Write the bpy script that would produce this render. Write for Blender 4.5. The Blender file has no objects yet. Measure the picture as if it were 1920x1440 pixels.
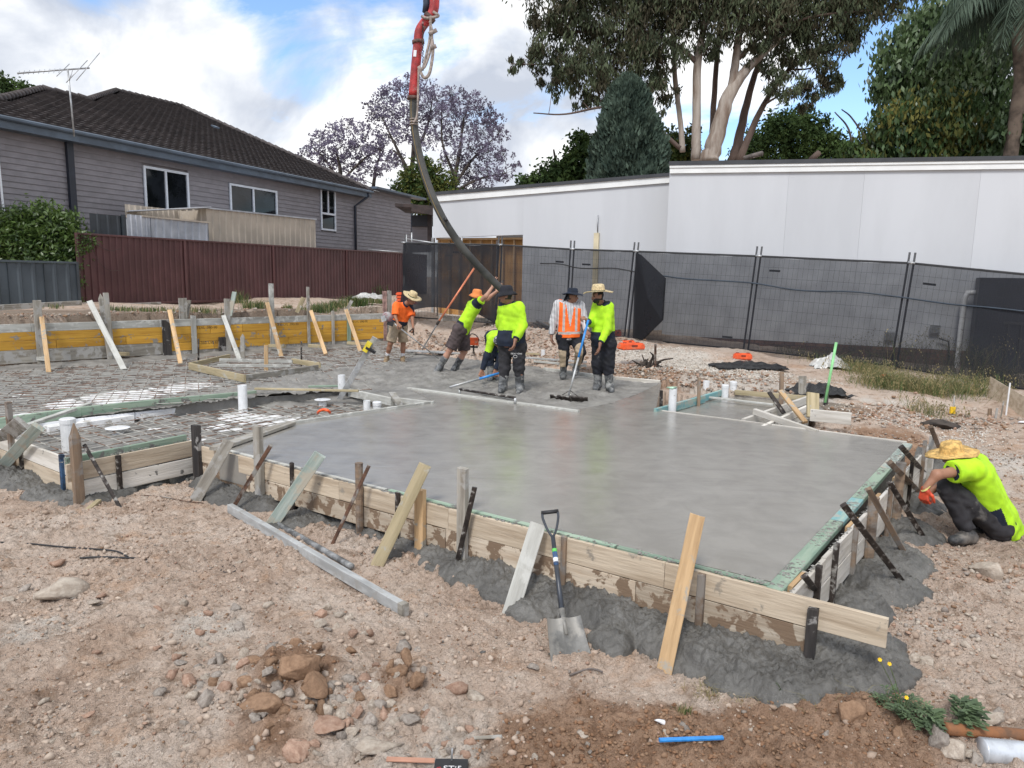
import bpy, bmesh, math, random
import numpy as np
from mathutils import Matrix, Vector
R = math.radians
rng = np.random.default_rng(7)
random.seed(7)
SC = bpy.context.scene
COL = SC.collection
# ---------------- camera ----------------
FOC = 1340.0
PIT, ROL, CZ = R(8.49), R(1.06), 1.85
cf = np.array([0, math.cos(PIT), -math.sin(PIT)])
_R0 = np.array([1.0, 0, 0]); _U0 = np.array([0, math.sin(PIT), math.cos(PIT)])
cr = _R0*math.cos(ROL)+_U0*math.sin(ROL)
cu = _U0*math.cos(ROL)-_R0*math.sin(ROL)
CAM = np.array([0, 0, CZ])
cd = bpy.data.cameras.new('camera'); cam = bpy.data.objects.new('camera', cd); COL.objects.link(cam)
cd.sensor_width = 36; cd.lens = FOC/1920*36; cd.clip_start = 0.05; cd.clip_end = 3000
m = Matrix.Identity(4)
for i in range(3):
    m[i][0] = cr[i]; m[i][1] = cu[i]; m[i][2] = -cf[i]; m[i][3] = CAM[i]
cam.matrix_world = m
SC.camera = cam
# ---------------- light and sky ----------------
SC.view_settings.view_transform = 'Standard'; SC.view_settings.look = 'None'
SC.view_settings.gamma = 1; SC.view_settings.use_curve_mapping = False
SC.view_settings.exposure = 0.82
SUN_EL, SUN_AZ = R(50), R(200)      # azimuth clockwise from +Y: behind the camera, a little left
world = bpy.data.worlds.new('World'); SC.world = world; world.use_nodes = True
nt = world.node_tree; nt.nodes.clear()
def N(nt, t, **kw):
    n = nt.nodes.new(t)
    for k, v in kw.items():
        if k.startswith('i_'): n.inputs[k[2:].replace('_', ' ')].default_value = v
        else: setattr(n, k, v)
    return n
wo = N(nt, 'ShaderNodeOutputWorld'); bg = N(nt, 'ShaderNodeBackground'); bg.inputs[1].default_value = 0.10
sk = N(nt, 'ShaderNodeTexSky'); sk.sky_type = 'NISHITA'; sk.sun_disc = False
sk.sun_elevation = SUN_EL; sk.sun_rotation = SUN_AZ; sk.air_density = 1.0; sk.dust_density = .6; sk.ozone_density = 2.0
tc = N(nt, 'ShaderNodeTexCoord')
HOLES = [(-.320, 1, .365, .13, .75), (-.22, 1, .40, .12, .7), (-.57, 1, .36, .08, .5), (.52, 1, .33, .15, 1.0), (.49, 1, .26, .12, .9), (.44, 1, .18, .10, .8), (-.10, 1, .33, .14, .5), (.1, 1, .5, .2, .7), (-.9, .6, .5, .3, .9), (.9, .5, .6, .3, .9), (.3, -1, .6, .35, .9), (-.6, -.8, .8, .3, .8)]
# cloud layer: project the direction on to a flat cloud deck
sep = N(nt, 'ShaderNodeSeparateXYZ'); nt.links.new(tc.outputs['Generated'], sep.inputs[0])
def M_(op, a=None, b=None, c=None, clamp=False, tree=None):
    t = tree or nt
    n = t.nodes.new('ShaderNodeMath'); n.operation = op; n.use_clamp = clamp
    for i, v in enumerate((a, b, c)):
        if v is None: continue
        if isinstance(v, (int, float)): n.inputs[i].default_value = v
        else: t.links.new(v, n.inputs[i])
    return n.outputs[0]
def ramp(t, fac, pts, interp='LINEAR'):
    n = t.nodes.new('ShaderNodeValToRGB'); n.color_ramp.interpolation = interp
    e = n.color_ramp.elements
    while len(e) < len(pts): e.new(0.5)
    for i, (p, c) in enumerate(pts):
        e[i].position = p; e[i].color = (c, c, c, 1) if isinstance(c, (int, float)) else (*c, 1)
    t.links.new(fac, n.inputs[0]); return n.outputs[0]
zz = M_('ADD', M_('MAXIMUM', sep.outputs[2], 0.0), 0.28)
cmb = N(nt, 'ShaderNodeCombineXYZ')
nt.links.new(M_('DIVIDE', sep.outputs[0], zz), cmb.inputs[0]); nt.links.new(M_('DIVIDE', sep.outputs[1], zz), cmb.inputs[1])
mp = N(nt, 'ShaderNodeMapping'); mp.inputs['Location'].default_value = (3.35, 1.2, 0.4); mp.inputs['Scale'].default_value = (1.0, 1.0, 1.0)
nt.links.new(cmb.outputs[0], mp.inputs[0])
def cnoise(scale, det, rough, dist, vec, tree=None):
    n = N(tree or nt, 'ShaderNodeTexNoise'); n.inputs['Scale'].default_value = scale; n.inputs['Detail'].default_value = det
    n.inputs['Roughness'].default_value = rough; n.inputs['Distortion'].default_value = dist
    (tree or nt).links.new(vec, n.inputs['Vector']); return n.outputs[0]
n1 = cnoise(1.7, 13, .60, .35, mp.outputs[0])
def hole(dx, dy, dz, w):
    v = N(nt, 'ShaderNodeVectorMath', operation='DISTANCE'); nt.links.new(tc.outputs['Generated'], v.inputs[0]); L_ = math.sqrt(dx*dx+dy*dy+dz*dz); v.inputs[1].default_value = (dx/L_, dy/L_, dz/L_)
    return M_('MULTIPLY', M_('SUBTRACT', 1.0, M_('DIVIDE', v.outputs['Value'], w), clamp=True), 1.0)
holes = None
for hx, hy, hz_, hw, hk in HOLES:
    h_ = M_('MULTIPLY', hole(hx, hy, hz_, hw), hk); holes = h_ if holes is None else M_('MAXIMUM', holes, h_)
mask = ramp(nt, M_('SUBTRACT', n1, M_('MULTIPLY', holes, .34)), [(0.30, 0.0), (0.37, 0.55), (0.42, .95), (0.47, 1.0)])
mp2 = N(nt, 'ShaderNodeMapping'); mp2.inputs['Location'].default_value = (3.41, 1.31, 0.6)
nt.links.new(tc.outputs['Generated'], mp2.inputs[0])
n2 = cnoise(5.2, 14, .54, .35, mp2.outputs[0])
ccol = ramp(nt, n2, [(0.38, (3.5, 3.8, 4.4)), (0.45, (4.7, 4.95, 5.4)), (0.49, (5.7, 5.85, 6.1)), (0.52, (6.7, 6.75, 6.8)), (0.56, (7.4, 7.4, 7.4))])
skm = N(nt, 'ShaderNodeMix'); skm.data_type = 'RGBA'; skm.blend_type = 'MULTIPLY'; skm.inputs[0].default_value = 1
nt.links.new(sk.outputs[0], skm.inputs[6]); skm.inputs[7].default_value = (1.15, 1.25, 1.35, 1)
mx = N(nt, 'ShaderNodeMix'); mx.data_type = 'RGBA'
nt.links.new(mask, mx.inputs[0]); nt.links.new(skm.outputs[2], mx.inputs[6]); nt.links.new(ccol, mx.inputs[7])
nt.links.new(mx.outputs[2], bg.inputs[0]); nt.links.new(bg.outputs[0], wo.inputs[0])
sl = bpy.data.lights.new('sun', 'SUN'); sl.energy = 1.5; sl.angle = R(14); sl.color = (1, .965, .91)
so = bpy.data.objects.new('sun', sl); COL.objects.link(so)
sd = Vector((math.sin(SUN_AZ)*math.cos(SUN_EL), math.cos(SUN_AZ)*math.cos(SUN_EL), math.sin(SUN_EL)))
so.rotation_euler = sd.to_track_quat('Z', 'Y').to_euler(); so.location = (0, -5, 20)

# ---------------- measuring: where a line of sight meets a real plane ----------------
def ray(x, y): return cf+cr*(x-960)/FOC-cu*(y-720)/FOC
def P(x, y, z=0.0):
    d = ray(x, y); return CAM+d*(z-CZ)/d[2]
def D(x, y, dist):
    d = ray(x, y); return CAM+d*dist/d[1]
class Plane:      # vertical plane: origin, horizontal direction
    def __init__(s, o, d):
        s.o = np.array([o[0], o[1], 0.0]); s.d = np.array([d[0], d[1], 0.0])/math.hypot(d[0], d[1]); s.n = np.array([s.d[1], -s.d[0], 0.0])
    def hit(s, x, y):
        q = ray(x, y); return CAM+q*((s.o-CAM)@s.n)/(q@s.n)
    def st(s, x, y):
        p = s.hit(x, y); return (p-s.o)@s.d, p[2]
    def pt(s, a, z, off=0.0):      # off > 0: towards the camera side
        return s.o+s.d*a+s.n*off*(1 if (CAM-s.o)@s.n > 0 else -1)+np.array([0, 0, z])
# ---------------- noise ----------------
def _h(ix, iy, s):
    with np.errstate(over='ignore'):
        h = (ix.astype(np.int64)*374761393+iy.astype(np.int64)*668265263+s*974711) & 0x7fffffff
        h = ((h ^ (h >> 13))*1274126177) & 0x7fffffff
    return (h ^ (h >> 16)) & 0xffffff
def gn(x, y, s=0):
    x = np.asarray(x, float); y = np.asarray(y, float)
    ix = np.floor(x); iy = np.floor(y); fx = x-ix; fy = y-iy
    def g(a, b):
        an = _h(ix+a, iy+b, s)/0xffffff*2*np.pi
        return np.cos(an)*(fx-a)+np.sin(an)*(fy-b)
    u = fx*fx*fx*(fx*(fx*6-15)+10); v = fy*fy*fy*(fy*(fy*6-15)+10)
    return ((g(0, 0)*(1-u)+g(1, 0)*u)*(1-v)+(g(0, 1)*(1-u)+g(1, 1)*u)*v)*1.4
def fbm(x, y, o=4, s=0, g=.5):
    a = 1.0; t = 0; f = 1.0
    for i in range(o):
        t = t+a*gn(x*f, y*f, s+i*17); a *= g; f *= 2.03
    return t
def worley(x, y, s=0):
    x = np.asarray(x, float); y = np.asarray(y, float)
    ix = np.floor(x); iy = np.floor(y); b1 = np.full(x.shape, 9.0); b2 = np.full(x.shape, 9.0); idv = np.zeros(x.shape)
    for a in (-1, 0, 1):
        for b in (-1, 0, 1):
            h1 = _h(ix+a, iy+b, s)/0xffffff; h2 = _h(ix+a, iy+b, s+91)/0xffffff
            d = np.hypot(ix+a+h1-x, iy+b+h2-y)
            n1_ = d < b1
            b2 = np.where(n1_, b1, np.minimum(b2, d)); idv = np.where(n1_, h1, idv); b1 = np.where(n1_, d, b1)
    return b1, b2, idv
def inpoly(x, y, poly):
    x = np.asarray(x, float); y = np.asarray(y, float); r = np.zeros(x.shape, bool)
    n = len(poly)
    for i in range(n):
        x1, y1 = poly[i][:2]; x2, y2 = poly[(i+1) % n][:2]
        if y1 == y2: continue
        c = ((y1 > y) != (y2 > y)) & (x < (x2-x1)*(y-y1)/(y2-y1)+x1)
        r ^= c
    return r
def pdist(x, y, poly, closed=True):
    r = np.full(np.shape(x), 1e9); n = len(poly)
    for i in range(n if closed else n-1):
        a = np.array(poly[i][:2]); b = np.array(poly[(i+1) % n][:2]); ab = b-a; L = ab@ab
        t = np.clip(((x-a[0])*ab[0]+(y-a[1])*ab[1])/L, 0, 1)
        r = np.minimum(r, np.hypot(x-a[0]-t*ab[0], y-a[1]-t*ab[1]))
    return r
# ---------------- object helpers ----------------
def tag(o, label=None, cat=None, group=None, kind=None):
    if label: o['label'] = label
    if cat: o['category'] = cat
    if group: o['group'] = group
    if kind: o['kind'] = kind
    return o
def thing(name, loc, label, cat, group=None):
    o = bpy.data.objects.new(name, None); COL.objects.link(o); o.location = Vector(loc); o.empty_display_size = .1
    return tag(o, label, cat, group)
def meshdata(name, V, Fc, mats, midx=None, smooth=False, attrs=None):
    me = bpy.data.meshes.new(name)
    V = np.asarray(V, np.float32)
    if isinstance(Fc, np.ndarray):
        k = Fc.shape[1]; nf = len(Fc)
        me.vertices.add(len(V)); me.vertices.foreach_set('co', V.ravel())
        me.loops.add(nf*k); me.loops.foreach_set('vertex_index', Fc.astype(np.int32).ravel())
        me.polygons.add(nf); me.polygons.foreach_set('loop_start', np.arange(0, nf*k, k, dtype=np.int32))
        try: me.polygons.foreach_set('loop_total', np.full(nf, k, np.int32))
        except Exception: pass
        me.update(calc_edges=True)
    else:
        me.from_pydata([tuple(v) for v in V], [], [tuple(f) for f in Fc]); me.update()
    for mt in (mats if isinstance(mats, (list, tuple)) else [mats]): me.materials.append(mt)
    if midx is not None: me.polygons.foreach_set('material_index', np.asarray(midx, np.int32))
    if smooth: me.polygons.foreach_set('use_smooth', np.ones(len(me.polygons), bool))
    if attrs:
        for k_, v_ in attrs.items():
            a = me.attributes.new(k_, 'FLOAT', 'POINT'); a.data.foreach_set('value', np.asarray(v_, np.float32))
    return me
def mk(name, V, Fc, mats, parent=None, midx=None, smooth=False, loc=None, attrs=None):
    V = np.asarray(V, float)
    if loc is None:
        mn = V.min(0); mxx = V.max(0); loc = np.array([(mn[0]+mxx[0])/2, (mn[1]+mxx[1])/2, mn[2]])
    loc = np.asarray(loc, float)
    o = bpy.data.objects.new(name, meshdata(name, V-loc, Fc, mats, midx, smooth, attrs)); COL.objects.link(o)
    o.location = Vector(loc); adopt(o, parent); return o
def prism_xs(w, h, c):      # chamfered cross-section
    c = min(c, w*.3, h*.3); w /= 2; h /= 2
    return [(w-c, -h), (w, -h+c), (w, h-c), (w-c, h), (-w+c, h), (-w, h-c), (-w, -h+c), (-w+c, -h)]
def beam_mesh(L, w, h, mat, c=.004, point=0, jag=0.0):
    xs = prism_xs(w, h, c); V = []; Fc = []
    n = len(xs); secs = [(0, 1.0), (L, 1.0)]
    if point: secs = [(0, .12), (point, 1.0), (L, 1.0)]
    for k, (x, s) in enumerate(secs):
        for (a, b) in xs: V.append((x+(random.uniform(-jag, jag) if k in (0, len(secs)-1) else 0), a*s, b*s))
    for k in range(len(secs)-1):
        for i in range(n):
            j = (i+1) % n; Fc.append((k*n+i, (k+1)*n+i, (k+1)*n+j, k*n+j))
    Fc.append(tuple(range(n))); Fc.append(tuple(reversed(range((len(secs)-1)*n, len(secs)*n))))
    return meshdata('beam', V, Fc, mat)
def orient(o, p, q, face):
    x = Vector(q)-Vector(p); x.normalize(); z = Vector(face); z = (z-x*z.dot(x)).normalized(); y = z.cross(x)
    mt = Matrix((x, y, z)).transposed().to_4x4(); mt.translation = Vector(p); return mt
def beam(name, p, q, w, h, mat, parent=None, face=(0, 0, 1), c=.004, point=0, jag=0.0):
    """bar from p to q; w across, h along the 'face' direction"""
    L = float(np.linalg.norm(np.array(q)-np.array(p)))
    o = bpy.data.objects.new(name, beam_mesh(L, w, h, mat, c, point, jag)); COL.objects.link(o)
    o.matrix_basis = orient(o, p, q, face)
    if parent is not None:
        o.parent = parent; o.matrix_parent_inverse = world_of(parent).inverted()
    return o
def world_of(o):
    mt = o.matrix_basis.copy()
    if o.parent is not None: mt = world_of(o.parent) @ o.matrix_parent_inverse @ mt
    return mt
def adopt(o, parent):
    if parent is not None:
        o.parent = parent; o.matrix_parent_inverse = world_of(parent).inverted()
    return o
def tube_vf(pts, rad, n=8, caps=True):
    pts = np.asarray(pts, float); m_ = len(pts)
    rad = np.full(m_, rad) if np.isscalar(rad) else np.asarray(rad, float)
    T = np.gradient(pts, axis=0); T /= np.linalg.norm(T, axis=1)[:, None]+1e-12
    up = np.array([0, 0, 1.0]) if abs(T[0][2]) < .9 else np.array([1.0, 0, 0])
    V = np.zeros((m_, n, 3)); a = np.arange(n)*2*np.pi/n
    s = np.cross(T[0], up); s /= np.linalg.norm(s)
    for i in range(m_):
        s = s-T[i]*(s@T[i]); s /= np.linalg.norm(s)+1e-12; b = np.cross(T[i], s)
        V[i] = pts[i]+rad[i]*(np.cos(a)[:, None]*s+np.sin(a)[:, None]*b)
    V = V.reshape(-1, 3); Fc = []
    for i in range(m_-1):
        for j in range(n):
            k = (j+1) % n; Fc.append((i*n+j, i*n+k, (i+1)*n+k, (i+1)*n+j))
    if caps: Fc.append(tuple(reversed(range(n)))); Fc.append(tuple(range((m_-1)*n, m_*n)))
    return V, Fc
def tube(name, pts, rad, mat, parent=None, n=8, smooth=True):
    V, Fc = tube_vf(pts, rad, n); return mk(name, V, Fc, mat, parent, smooth=smooth)
def join_vf(parts):
    Vs = []; Fs = []; o = 0
    for V, Fc in parts:
        Vs.append(np.asarray(V, float)); Fs += [tuple(i+o for i in f) for f in Fc]; o += len(V)
    return np.concatenate(Vs), Fs
def box_vf(c, ax, ay, az):      # centre and three half-axis vectors
    c = np.array(c, float); ax, ay, az = map(lambda v: np.array(v, float), (ax, ay, az))
    V = [c+sx*ax+sy*ay+sz*az for sx in (-1, 1) for sy in (-1, 1) for sz in (-1, 1)]
    return V, [(0, 1, 3, 2), (4, 6, 7, 5), (0, 4, 5, 1), (2, 3, 7, 6), (0, 2, 6, 4), (1, 5, 7, 3)]
def curve(pts, n=24):      # Catmull-Rom through points
    p = np.asarray(pts, float); p = np.vstack([2*p[0]-p[1], p, 2*p[-1]-p[-2]]); out = []
    seg = len(p)-3
    for i in range(seg):
        k = max(2, n//seg)
        for t in np.linspace(0, 1, k, endpoint=(i == seg-1)):
            a, b, c, d = p[i:i+4]
            out.append(.5*((2*b)+(-a+c)*t+(2*a-5*b+4*c-d)*t*t+(-a+3*b-3*c+d)*t**3))
    return np.array(out)
def lathe_vf(prof, n=16):
    V = []; Fc = []; m_ = len(prof)
    for (r_, z_) in prof:
        for j in range(n): a = 2*np.pi*j/n; V.append((r_*math.cos(a), r_*math.sin(a), z_))
    for i in range(m_-1):
        for j in range(n): k = (j+1) % n; Fc.append((i*n+j, i*n+k, (i+1)*n+k, (i+1)*n+j))
    Fc.append(tuple(reversed(range(n)))); Fc.append(tuple(range((m_-1)*n, m_*n)))
    return np.array(V), Fc
# ---------------- materials ----------------
MATS = {}
def mat(name, col, rough=.7, var=.15, scale=6.0, bump=0.0, bscale=40.0, col2=None, fac=(.4, .6), spec=.5, metal=0, stretch=(1, 1, 1), rnd=0.0, coord='Object', splat=None, splat_fac=(.56, .6), sscale=5.0, rvar=0.0, trans=0.0, sheen=0):
    if name in MATS: return MATS[name]
    mt = bpy.data.materials.new(name); mt.use_nodes = True; t = mt.node_tree; b = t.nodes['Principled BSDF']
    b.inputs['Roughness'].default_value = rough; b.inputs['Metallic'].default_value = metal
    b.inputs['Specular IOR Level'].default_value = spec
    tc = t.nodes.new('ShaderNodeTexCoord'); mp = t.nodes.new('ShaderNodeMapping'); mp.inputs['Scale'].default_value = stretch
    oi = t.nodes.new('ShaderNodeObjectInfo')
    t.links.new(tc.outputs[coord], mp.inputs[0])
    cmb = t.nodes.new('ShaderNodeVectorMath'); cmb.operation = 'ADD'
    sc = t.nodes.new('ShaderNodeVectorMath'); sc.operation = 'SCALE'; sc.inputs[0].default_value = (37, 19, 53); t.links.new(oi.outputs['Random'], sc.inputs['Scale'])
    t.links.new(mp.outputs[0], cmb.inputs[0]); t.links.new(sc.outputs[0], cmb.inputs[1]); vec = cmb.outputs[0]
    n1 = cnoise(scale, 6, .6, .2, vec, t)
    c2 = col2 or tuple(max(0, c*(1-var*2)) for c in col); c1 = col if col2 else tuple(min(1, c*(1+var)) for c in col)
    out = ramp(t, n1, [(fac[0], c2), (fac[1], c1)])
    if rnd:
        hs = t.nodes.new('ShaderNodeHueSaturation'); t.links.new(out, hs.inputs['Color'])
        t.links.new(M_('ADD', M_('MULTIPLY', oi.outputs['Random'], rnd, tree=t), 1-rnd/2, tree=t), hs.inputs['Value']); out = hs.outputs[0]
    if splat:
        n3 = cnoise(sscale, 8, .62, .3, cmb.outputs[0] if stretch == (1, 1, 1) else tc.outputs[coord], t)
        if stretch != (1, 1, 1):
            c3 = t.nodes.new('ShaderNodeVectorMath'); c3.operation = 'ADD'; t.links.new(tc.outputs[coord], c3.inputs[0]); t.links.new(sc.outputs[0], c3.inputs[1])
            t.links.new(c3.outputs[0], n3.node.inputs['Vector'])
        mk_ = ramp(t, n3, [(splat_fac[0], 0), (splat_fac[1], 1)])
        mxx = t.nodes.new('ShaderNodeMix'); mxx.data_type = 'RGBA'; t.links.new(mk_, mxx.inputs[0]); t.links.new(out, mxx.inputs[6]); mxx.inputs[7].default_value = (*splat, 1); out = mxx.outputs[2]
    t.links.new(out, b.inputs['Base Color'])
    if rvar: t.links.new(ramp(t, n1, [(.35, rough-rvar), (.65, rough+rvar)]), b.inputs['Roughness'])
    if bump:
        nb = cnoise(bscale, 5, .6, 0, vec, t); bp = t.nodes.new('ShaderNodeBump'); bp.inputs['Strength'].default_value = bump; bp.inputs['Distance'].default_value = .01
        t.links.new(nb, bp.inputs['Height']); t.links.new(bp.outputs[0], b.inputs['Normal'])
    if trans:
        tr = t.nodes.new('ShaderNodeBsdfTranslucent'); t.links.new(out, tr.inputs[0]); ms = t.nodes.new('ShaderNodeMixShader'); ms.inputs[0].default_value = trans
        t.links.new(b.outputs[0], ms.inputs[1]); t.links.new(tr.outputs[0], ms.inputs[2]); t.links.new(ms.outputs[0], t.nodes['Material Output'].inputs[0])
    MATS[name] = mt; return mt
GREY = (.15, .145, .135)
def wood(name, col, dark, splat=GREY, sf=(.6, .64), rough=.8):
    return mat(name, col, rough, scale=9, stretch=(.14, 1.6, 1.6), col2=dark, fac=(.38, .58), bump=.6, bscale=30, rnd=.4, splat=splat, splat_fac=sf, sscale=6)
W_pine = wood('pine_wood', (.50, .34, .185), (.33, .21, .105), splat=(.34, .31, .26), sf=(.57, .62))
W_pale = wood('pale_ply', (.50, .42, .32), (.36, .285, .205), splat=(.28, .245, .2), sf=(.62, .66))
W_stain = wood('wet_stained_ply', (.50, .43, .34), (.38, .30, .22), splat=(.19, .13, .085), sf=(.49, .52))
W_white = wood('white_washed_board', (.60, .57, .52), (.44, .41, .36), sf=(.64, .67))
W_grey = wood('weathered_grey_wood', (.33, .31, .27), (.2, .18, .15), splat=(.36, .35, .33), sf=(.5, .58))
W_greyl = wood('cement_coated_wood', (.42, .42, .39), (.30, .295, .27), splat=(.5, .5, .47), sf=(.5, .6))
W_brown = wood('brown_stake_wood', (.24, .17, .115), (.11, .08, .06), splat=(.23, .21, .19), sf=(.5, .6))
W_dark = wood('tarred_dark_wood', (.055, .048, .045), (.02, .018, .018), splat=(.26, .25, .24), sf=(.57, .61))
W_blue = wood('blue_tinted_pine', (.37, .41, .37), (.24, .30, .27), splat=(.40, .37, .30), sf=(.50, .57))
W_green = wood('green_tinted_pine', (.29, .37, .285), (.18, .265, .20), sf=(.57, .63))
W_aqua = wood('aqua_board', (.15, .33, .35), (.31, .41, .35), splat=(.33, .35, .31), sf=(.52, .6))
W_yellow = wood('yellow_formwork_board', (.60, .335, .045), (.47, .24, .03), splat=(.24, .22, .19), sf=(.6, .63))
W_ytr = wood('yellow_green_pine', (.42, .35, .22), (.29, .24, .14), splat=(.38, .36, .3), sf=(.58, .64))
M_rust = mat('rusty_steel', (.10, .05, .03), .85, .3, 12, splat=(.25, .24, .22), splat_fac=(.5, .6))
M_dsteel = mat('dark_steel', (.045, .035, .03), .6, .3, 14, metal=.3, splat=(.3, .29, .27), splat_fac=(.55, .62), sscale=14)
M_alu = mat('scuffed_aluminium', (.5, .51, .52), .5, .12, 9, metal=.5, splat=(.4, .4, .38), splat_fac=(.48, .6), bump=.2)
M_galv = mat('galvanised_steel', (.42, .43, .44), .45, .12, 9, metal=.7)
M_pvc = mat('white_pvc', (.72, .73, .74), .35, .05, 8, splat=(.4, .39, .37), splat_fac=(.62, .66), sscale=14)
M_foam = mat('white_polystyrene', (.78, .78, .78), .8, .05, 10, bump=.3, splat=(.42, .40, .37), splat_fac=(.53, .62), sscale=7)
M_orange = mat('orange_plastic', (.85, .12, .03), .45, .12, 7, splat=(.6, .25, .15), splat_fac=(.6, .7))
M_black = mat('black_rubber', (.02, .02, .022), .55, .2, 8)
M_bluep = mat('blue_plastic', (.03, .23, .6), .35, .12, 9, splat=(.4, .38, .35), splat_fac=(.64, .66))
M_white = mat('white_paint', (.74, .76, .79), .6, .03, .8, bump=.08, bscale=10)
# ================= TERRAIN =================
def XY(x, y, z=0.0): return P(x, y, z)[:2]
FL = [XY(43, 828), XY(130, 875), XY(357, 830)]                 # left recess of the formwork
FRONT_A, FRONT_B, FRONT_END = P(378, 835), P(1466, 1108), P(1667, 1167)
FR = P(1742, 822, 0)
pour = [XY(-420, 800), XY(43, 828), XY(130, 875), XY(357, 830), XY(378, 835), XY(1466, 1108), XY(1745, 824), XY(1500, 800), XY(1560, 772),
        XY(1525, 742), XY(1345, 733), XY(1235, 712), XY(1150, 706), XY(1020, 688), XY(760, 655), XY(722, 640), XY(0, 690), XY(-420, 722)]
zc = [  # x, y (pixel in the photograph), height of the ground there
 (400, 960, -.44), (700, 1080, -.45), (1000, 1190, -.47), (1250, 1275, -.5), (1700, 1270, -.5), (1900, 1060, -.5), (1800, 930, -.46), (1690, 1120, -.47),
 (0, 915, -.42), (200, 965, -.43), (0, 1200, -.46), (960, 1400, -.5), (0, 1430, -.5), (1900, 1430, -.5), (1400, 1400, -.46),
 (1790, 830, -.36), (1910, 800, -.26), (1760, 790, -.24), (1640, 800, -.1), (1600, 770, -.05), (1700, 740, .0), (1850, 745, -.06),
 (1450, 705, .1), (1320, 690, .12), (1230, 690, .12), (1560, 715, .05), (1300, 655, .40), (1130, 690, .1), (1000, 668, .12), (850, 648, .08), (770, 640, .1),
 (1000, 615, .55), (880, 590, .62), (800, 575, .72), (1100, 625, .5), (760, 600, .7)]
CP = [(*XY(a, b, c), c) for a, b, c in zc]
CP += [(2.95, 17.2, .44), (4.7, 16.3, .33), (6.3, 15.4, .2), (8, 14.4, .08), (9.5, 13.4, -.03), (12, 12, -.1), (9, 8, -.2), (8, 5, -.45), (-3.2, 21, .78), (0, 19, .6),
       (-3.9, 20.5, .95), (-6, 18, .93), (-8, 15.5, .93), (-9.8, 13.6, .93), (-11.3, 18.3, 1.0), (-8, 25, 1.0), (-5, 32, 1.0), (-12, 12.5, .93), (-16, 9, .9), (-16, 16, 1.1),
       (0, 1, -.5), (-6, 2, -.45), (6, 2, -.5), (0, -8, -.5), (-12, 5, -.3), (10, -3, -.5), (5, 20, .45), (12, 16, .1), (0, 30, .8), (15, 30, .3), (30, 10, 0), (-30, 20, 1.2), (-20, 60, 1.2), (20, 70, .8), (-40, 0, .5), (0, 200, 1), (150, 0, 0), (-150, 0, .5), (0, -100, -.5)]
CP = np.array(CP)
bumps = [  # soil mounds: px, py, height, radius
 (555, 1290, .12, .30), (500, 1330, .05, .5), (765, 1290, .08, .22), (1120, 1425, .08, .33), (1300, 1435, .05, .3), (1000, 1445, .06, .25), (1610, 1355, .12, .2), (1500, 1420, .05, .35), (1250, 1395, .03, .12), (640, 1200, .04, .4), (1700, 800, .05, .5), (1680, 770, .1, .4), (1870, 800, .1, .4), (110, 1110, .03, .2), (1790, 1370, .06, .3)]
BM = [(*XY(a, b, -.48), h, r_) for a, b, h, r_ in bumps[:-5]]+[(*XY(a, b, -.1), h, r_) for a, b, h, r_ in bumps[-5:-1]]+[(*XY(1790, 1370, -.5), .06, .3)]
def Gbase(x, y):
    x = np.asarray(x, float); y = np.asarray(y, float)
    num = np.zeros(np.broadcast(x, y).shape); den = num.copy()
    for a, b, c in CP:
        d2 = (x-a)**2+(y-b)**2
        w = 1/(d2+.12+.0004*d2*d2)**1.7; num = num+w*c; den = den+w
    return num/den
BANK = [XY(a, b) for a, b in [(735, 644), (760, 655), (1020, 688), (1150, 706), (1235, 712), (1345, 733), (1525, 742), (1560, 772)]]      # foot of the crumbling bank behind the pour
def G(x, y, fine=False):
    x = np.asarray(x, float); y = np.asarray(y, float)
    z = Gbase(x, y)
    near = np.clip(1.6-np.hypot(x, y)/14, 0, 1)
    for a, b, h, r_ in BM: z = z+h*np.exp(-((x-a)**2+(y-b)**2)/r_**2)*(1+.5*gn(x*7, y*7, 3))
    z = z+.035*fbm(x*.9, y*.9, 3, 5)+.02*fbm(x*4, y*4, 3, 9)
    bd = pdist(x, y, BANK, False)
    z = np.where(bd < 1.2, np.minimum(z, -.02+.75*np.clip(bd-.06, 0, None)*(1+.5*gn(x*3, y*3, 11))), z)
    if fine:
        w = np.clip(.45+1.2*fbm(x*.8+3, y*.8, 2, 21), .12, 1)
        b1, b2, iv = worley(x*9+.35*gn(x*6, y*6, 70), y*9+.35*gn(x*6, y*6, 71), 31)
        z = z+near*w*(.060*np.clip(b2-b1, 0, .45)*(iv*1.1+.15))
        b1, b2, iv = worley(x*4.2+.5*gn(x*3, y*3, 72), y*4.2+.5*gn(x*3, y*3, 73), 37)
        z = z+near*w*.05*np.clip(b2-b1, 0, .3)*(iv > .45)
        b1, b2, iv = worley(x*22, y*22, 33)
        z = z+near*w*.034*np.clip(b2-b1, 0, .5)*(iv+.2)
        z = z+near*(.017*fbm(x*14, y*14, 5, 40, .66)+.006*fbm(x*55, y*55, 2, 44))
    return z
def Gs(x, y): return float(G(np.array([x]), np.array([y]))[0])
def on(px, py, z0=-.45):      # ground point seen at a pixel
    z = z0
    for _ in range(6): p = P(px, py, z); z = Gs(p[0], p[1])
    p = P(px, py, z); return np.array([p[0], p[1], z])
def axis(segs):
    out = [segs[0][0]]
    for a, b, s in segs:
        n = max(1, int(round((b-a)/s))); out += list(np.linspace(a, b, n+1)[1:])
    return np.array(out)
xs = axis([(-400, -60, 40), (-60, -20, 4), (-20, -8, .4), (-8, -4.5, .08), (-4.5, 5.2, .0155), (5.2, 8, .06), (8, 14, .25), (14, 60, 4), (60, 400, 40)])
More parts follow.
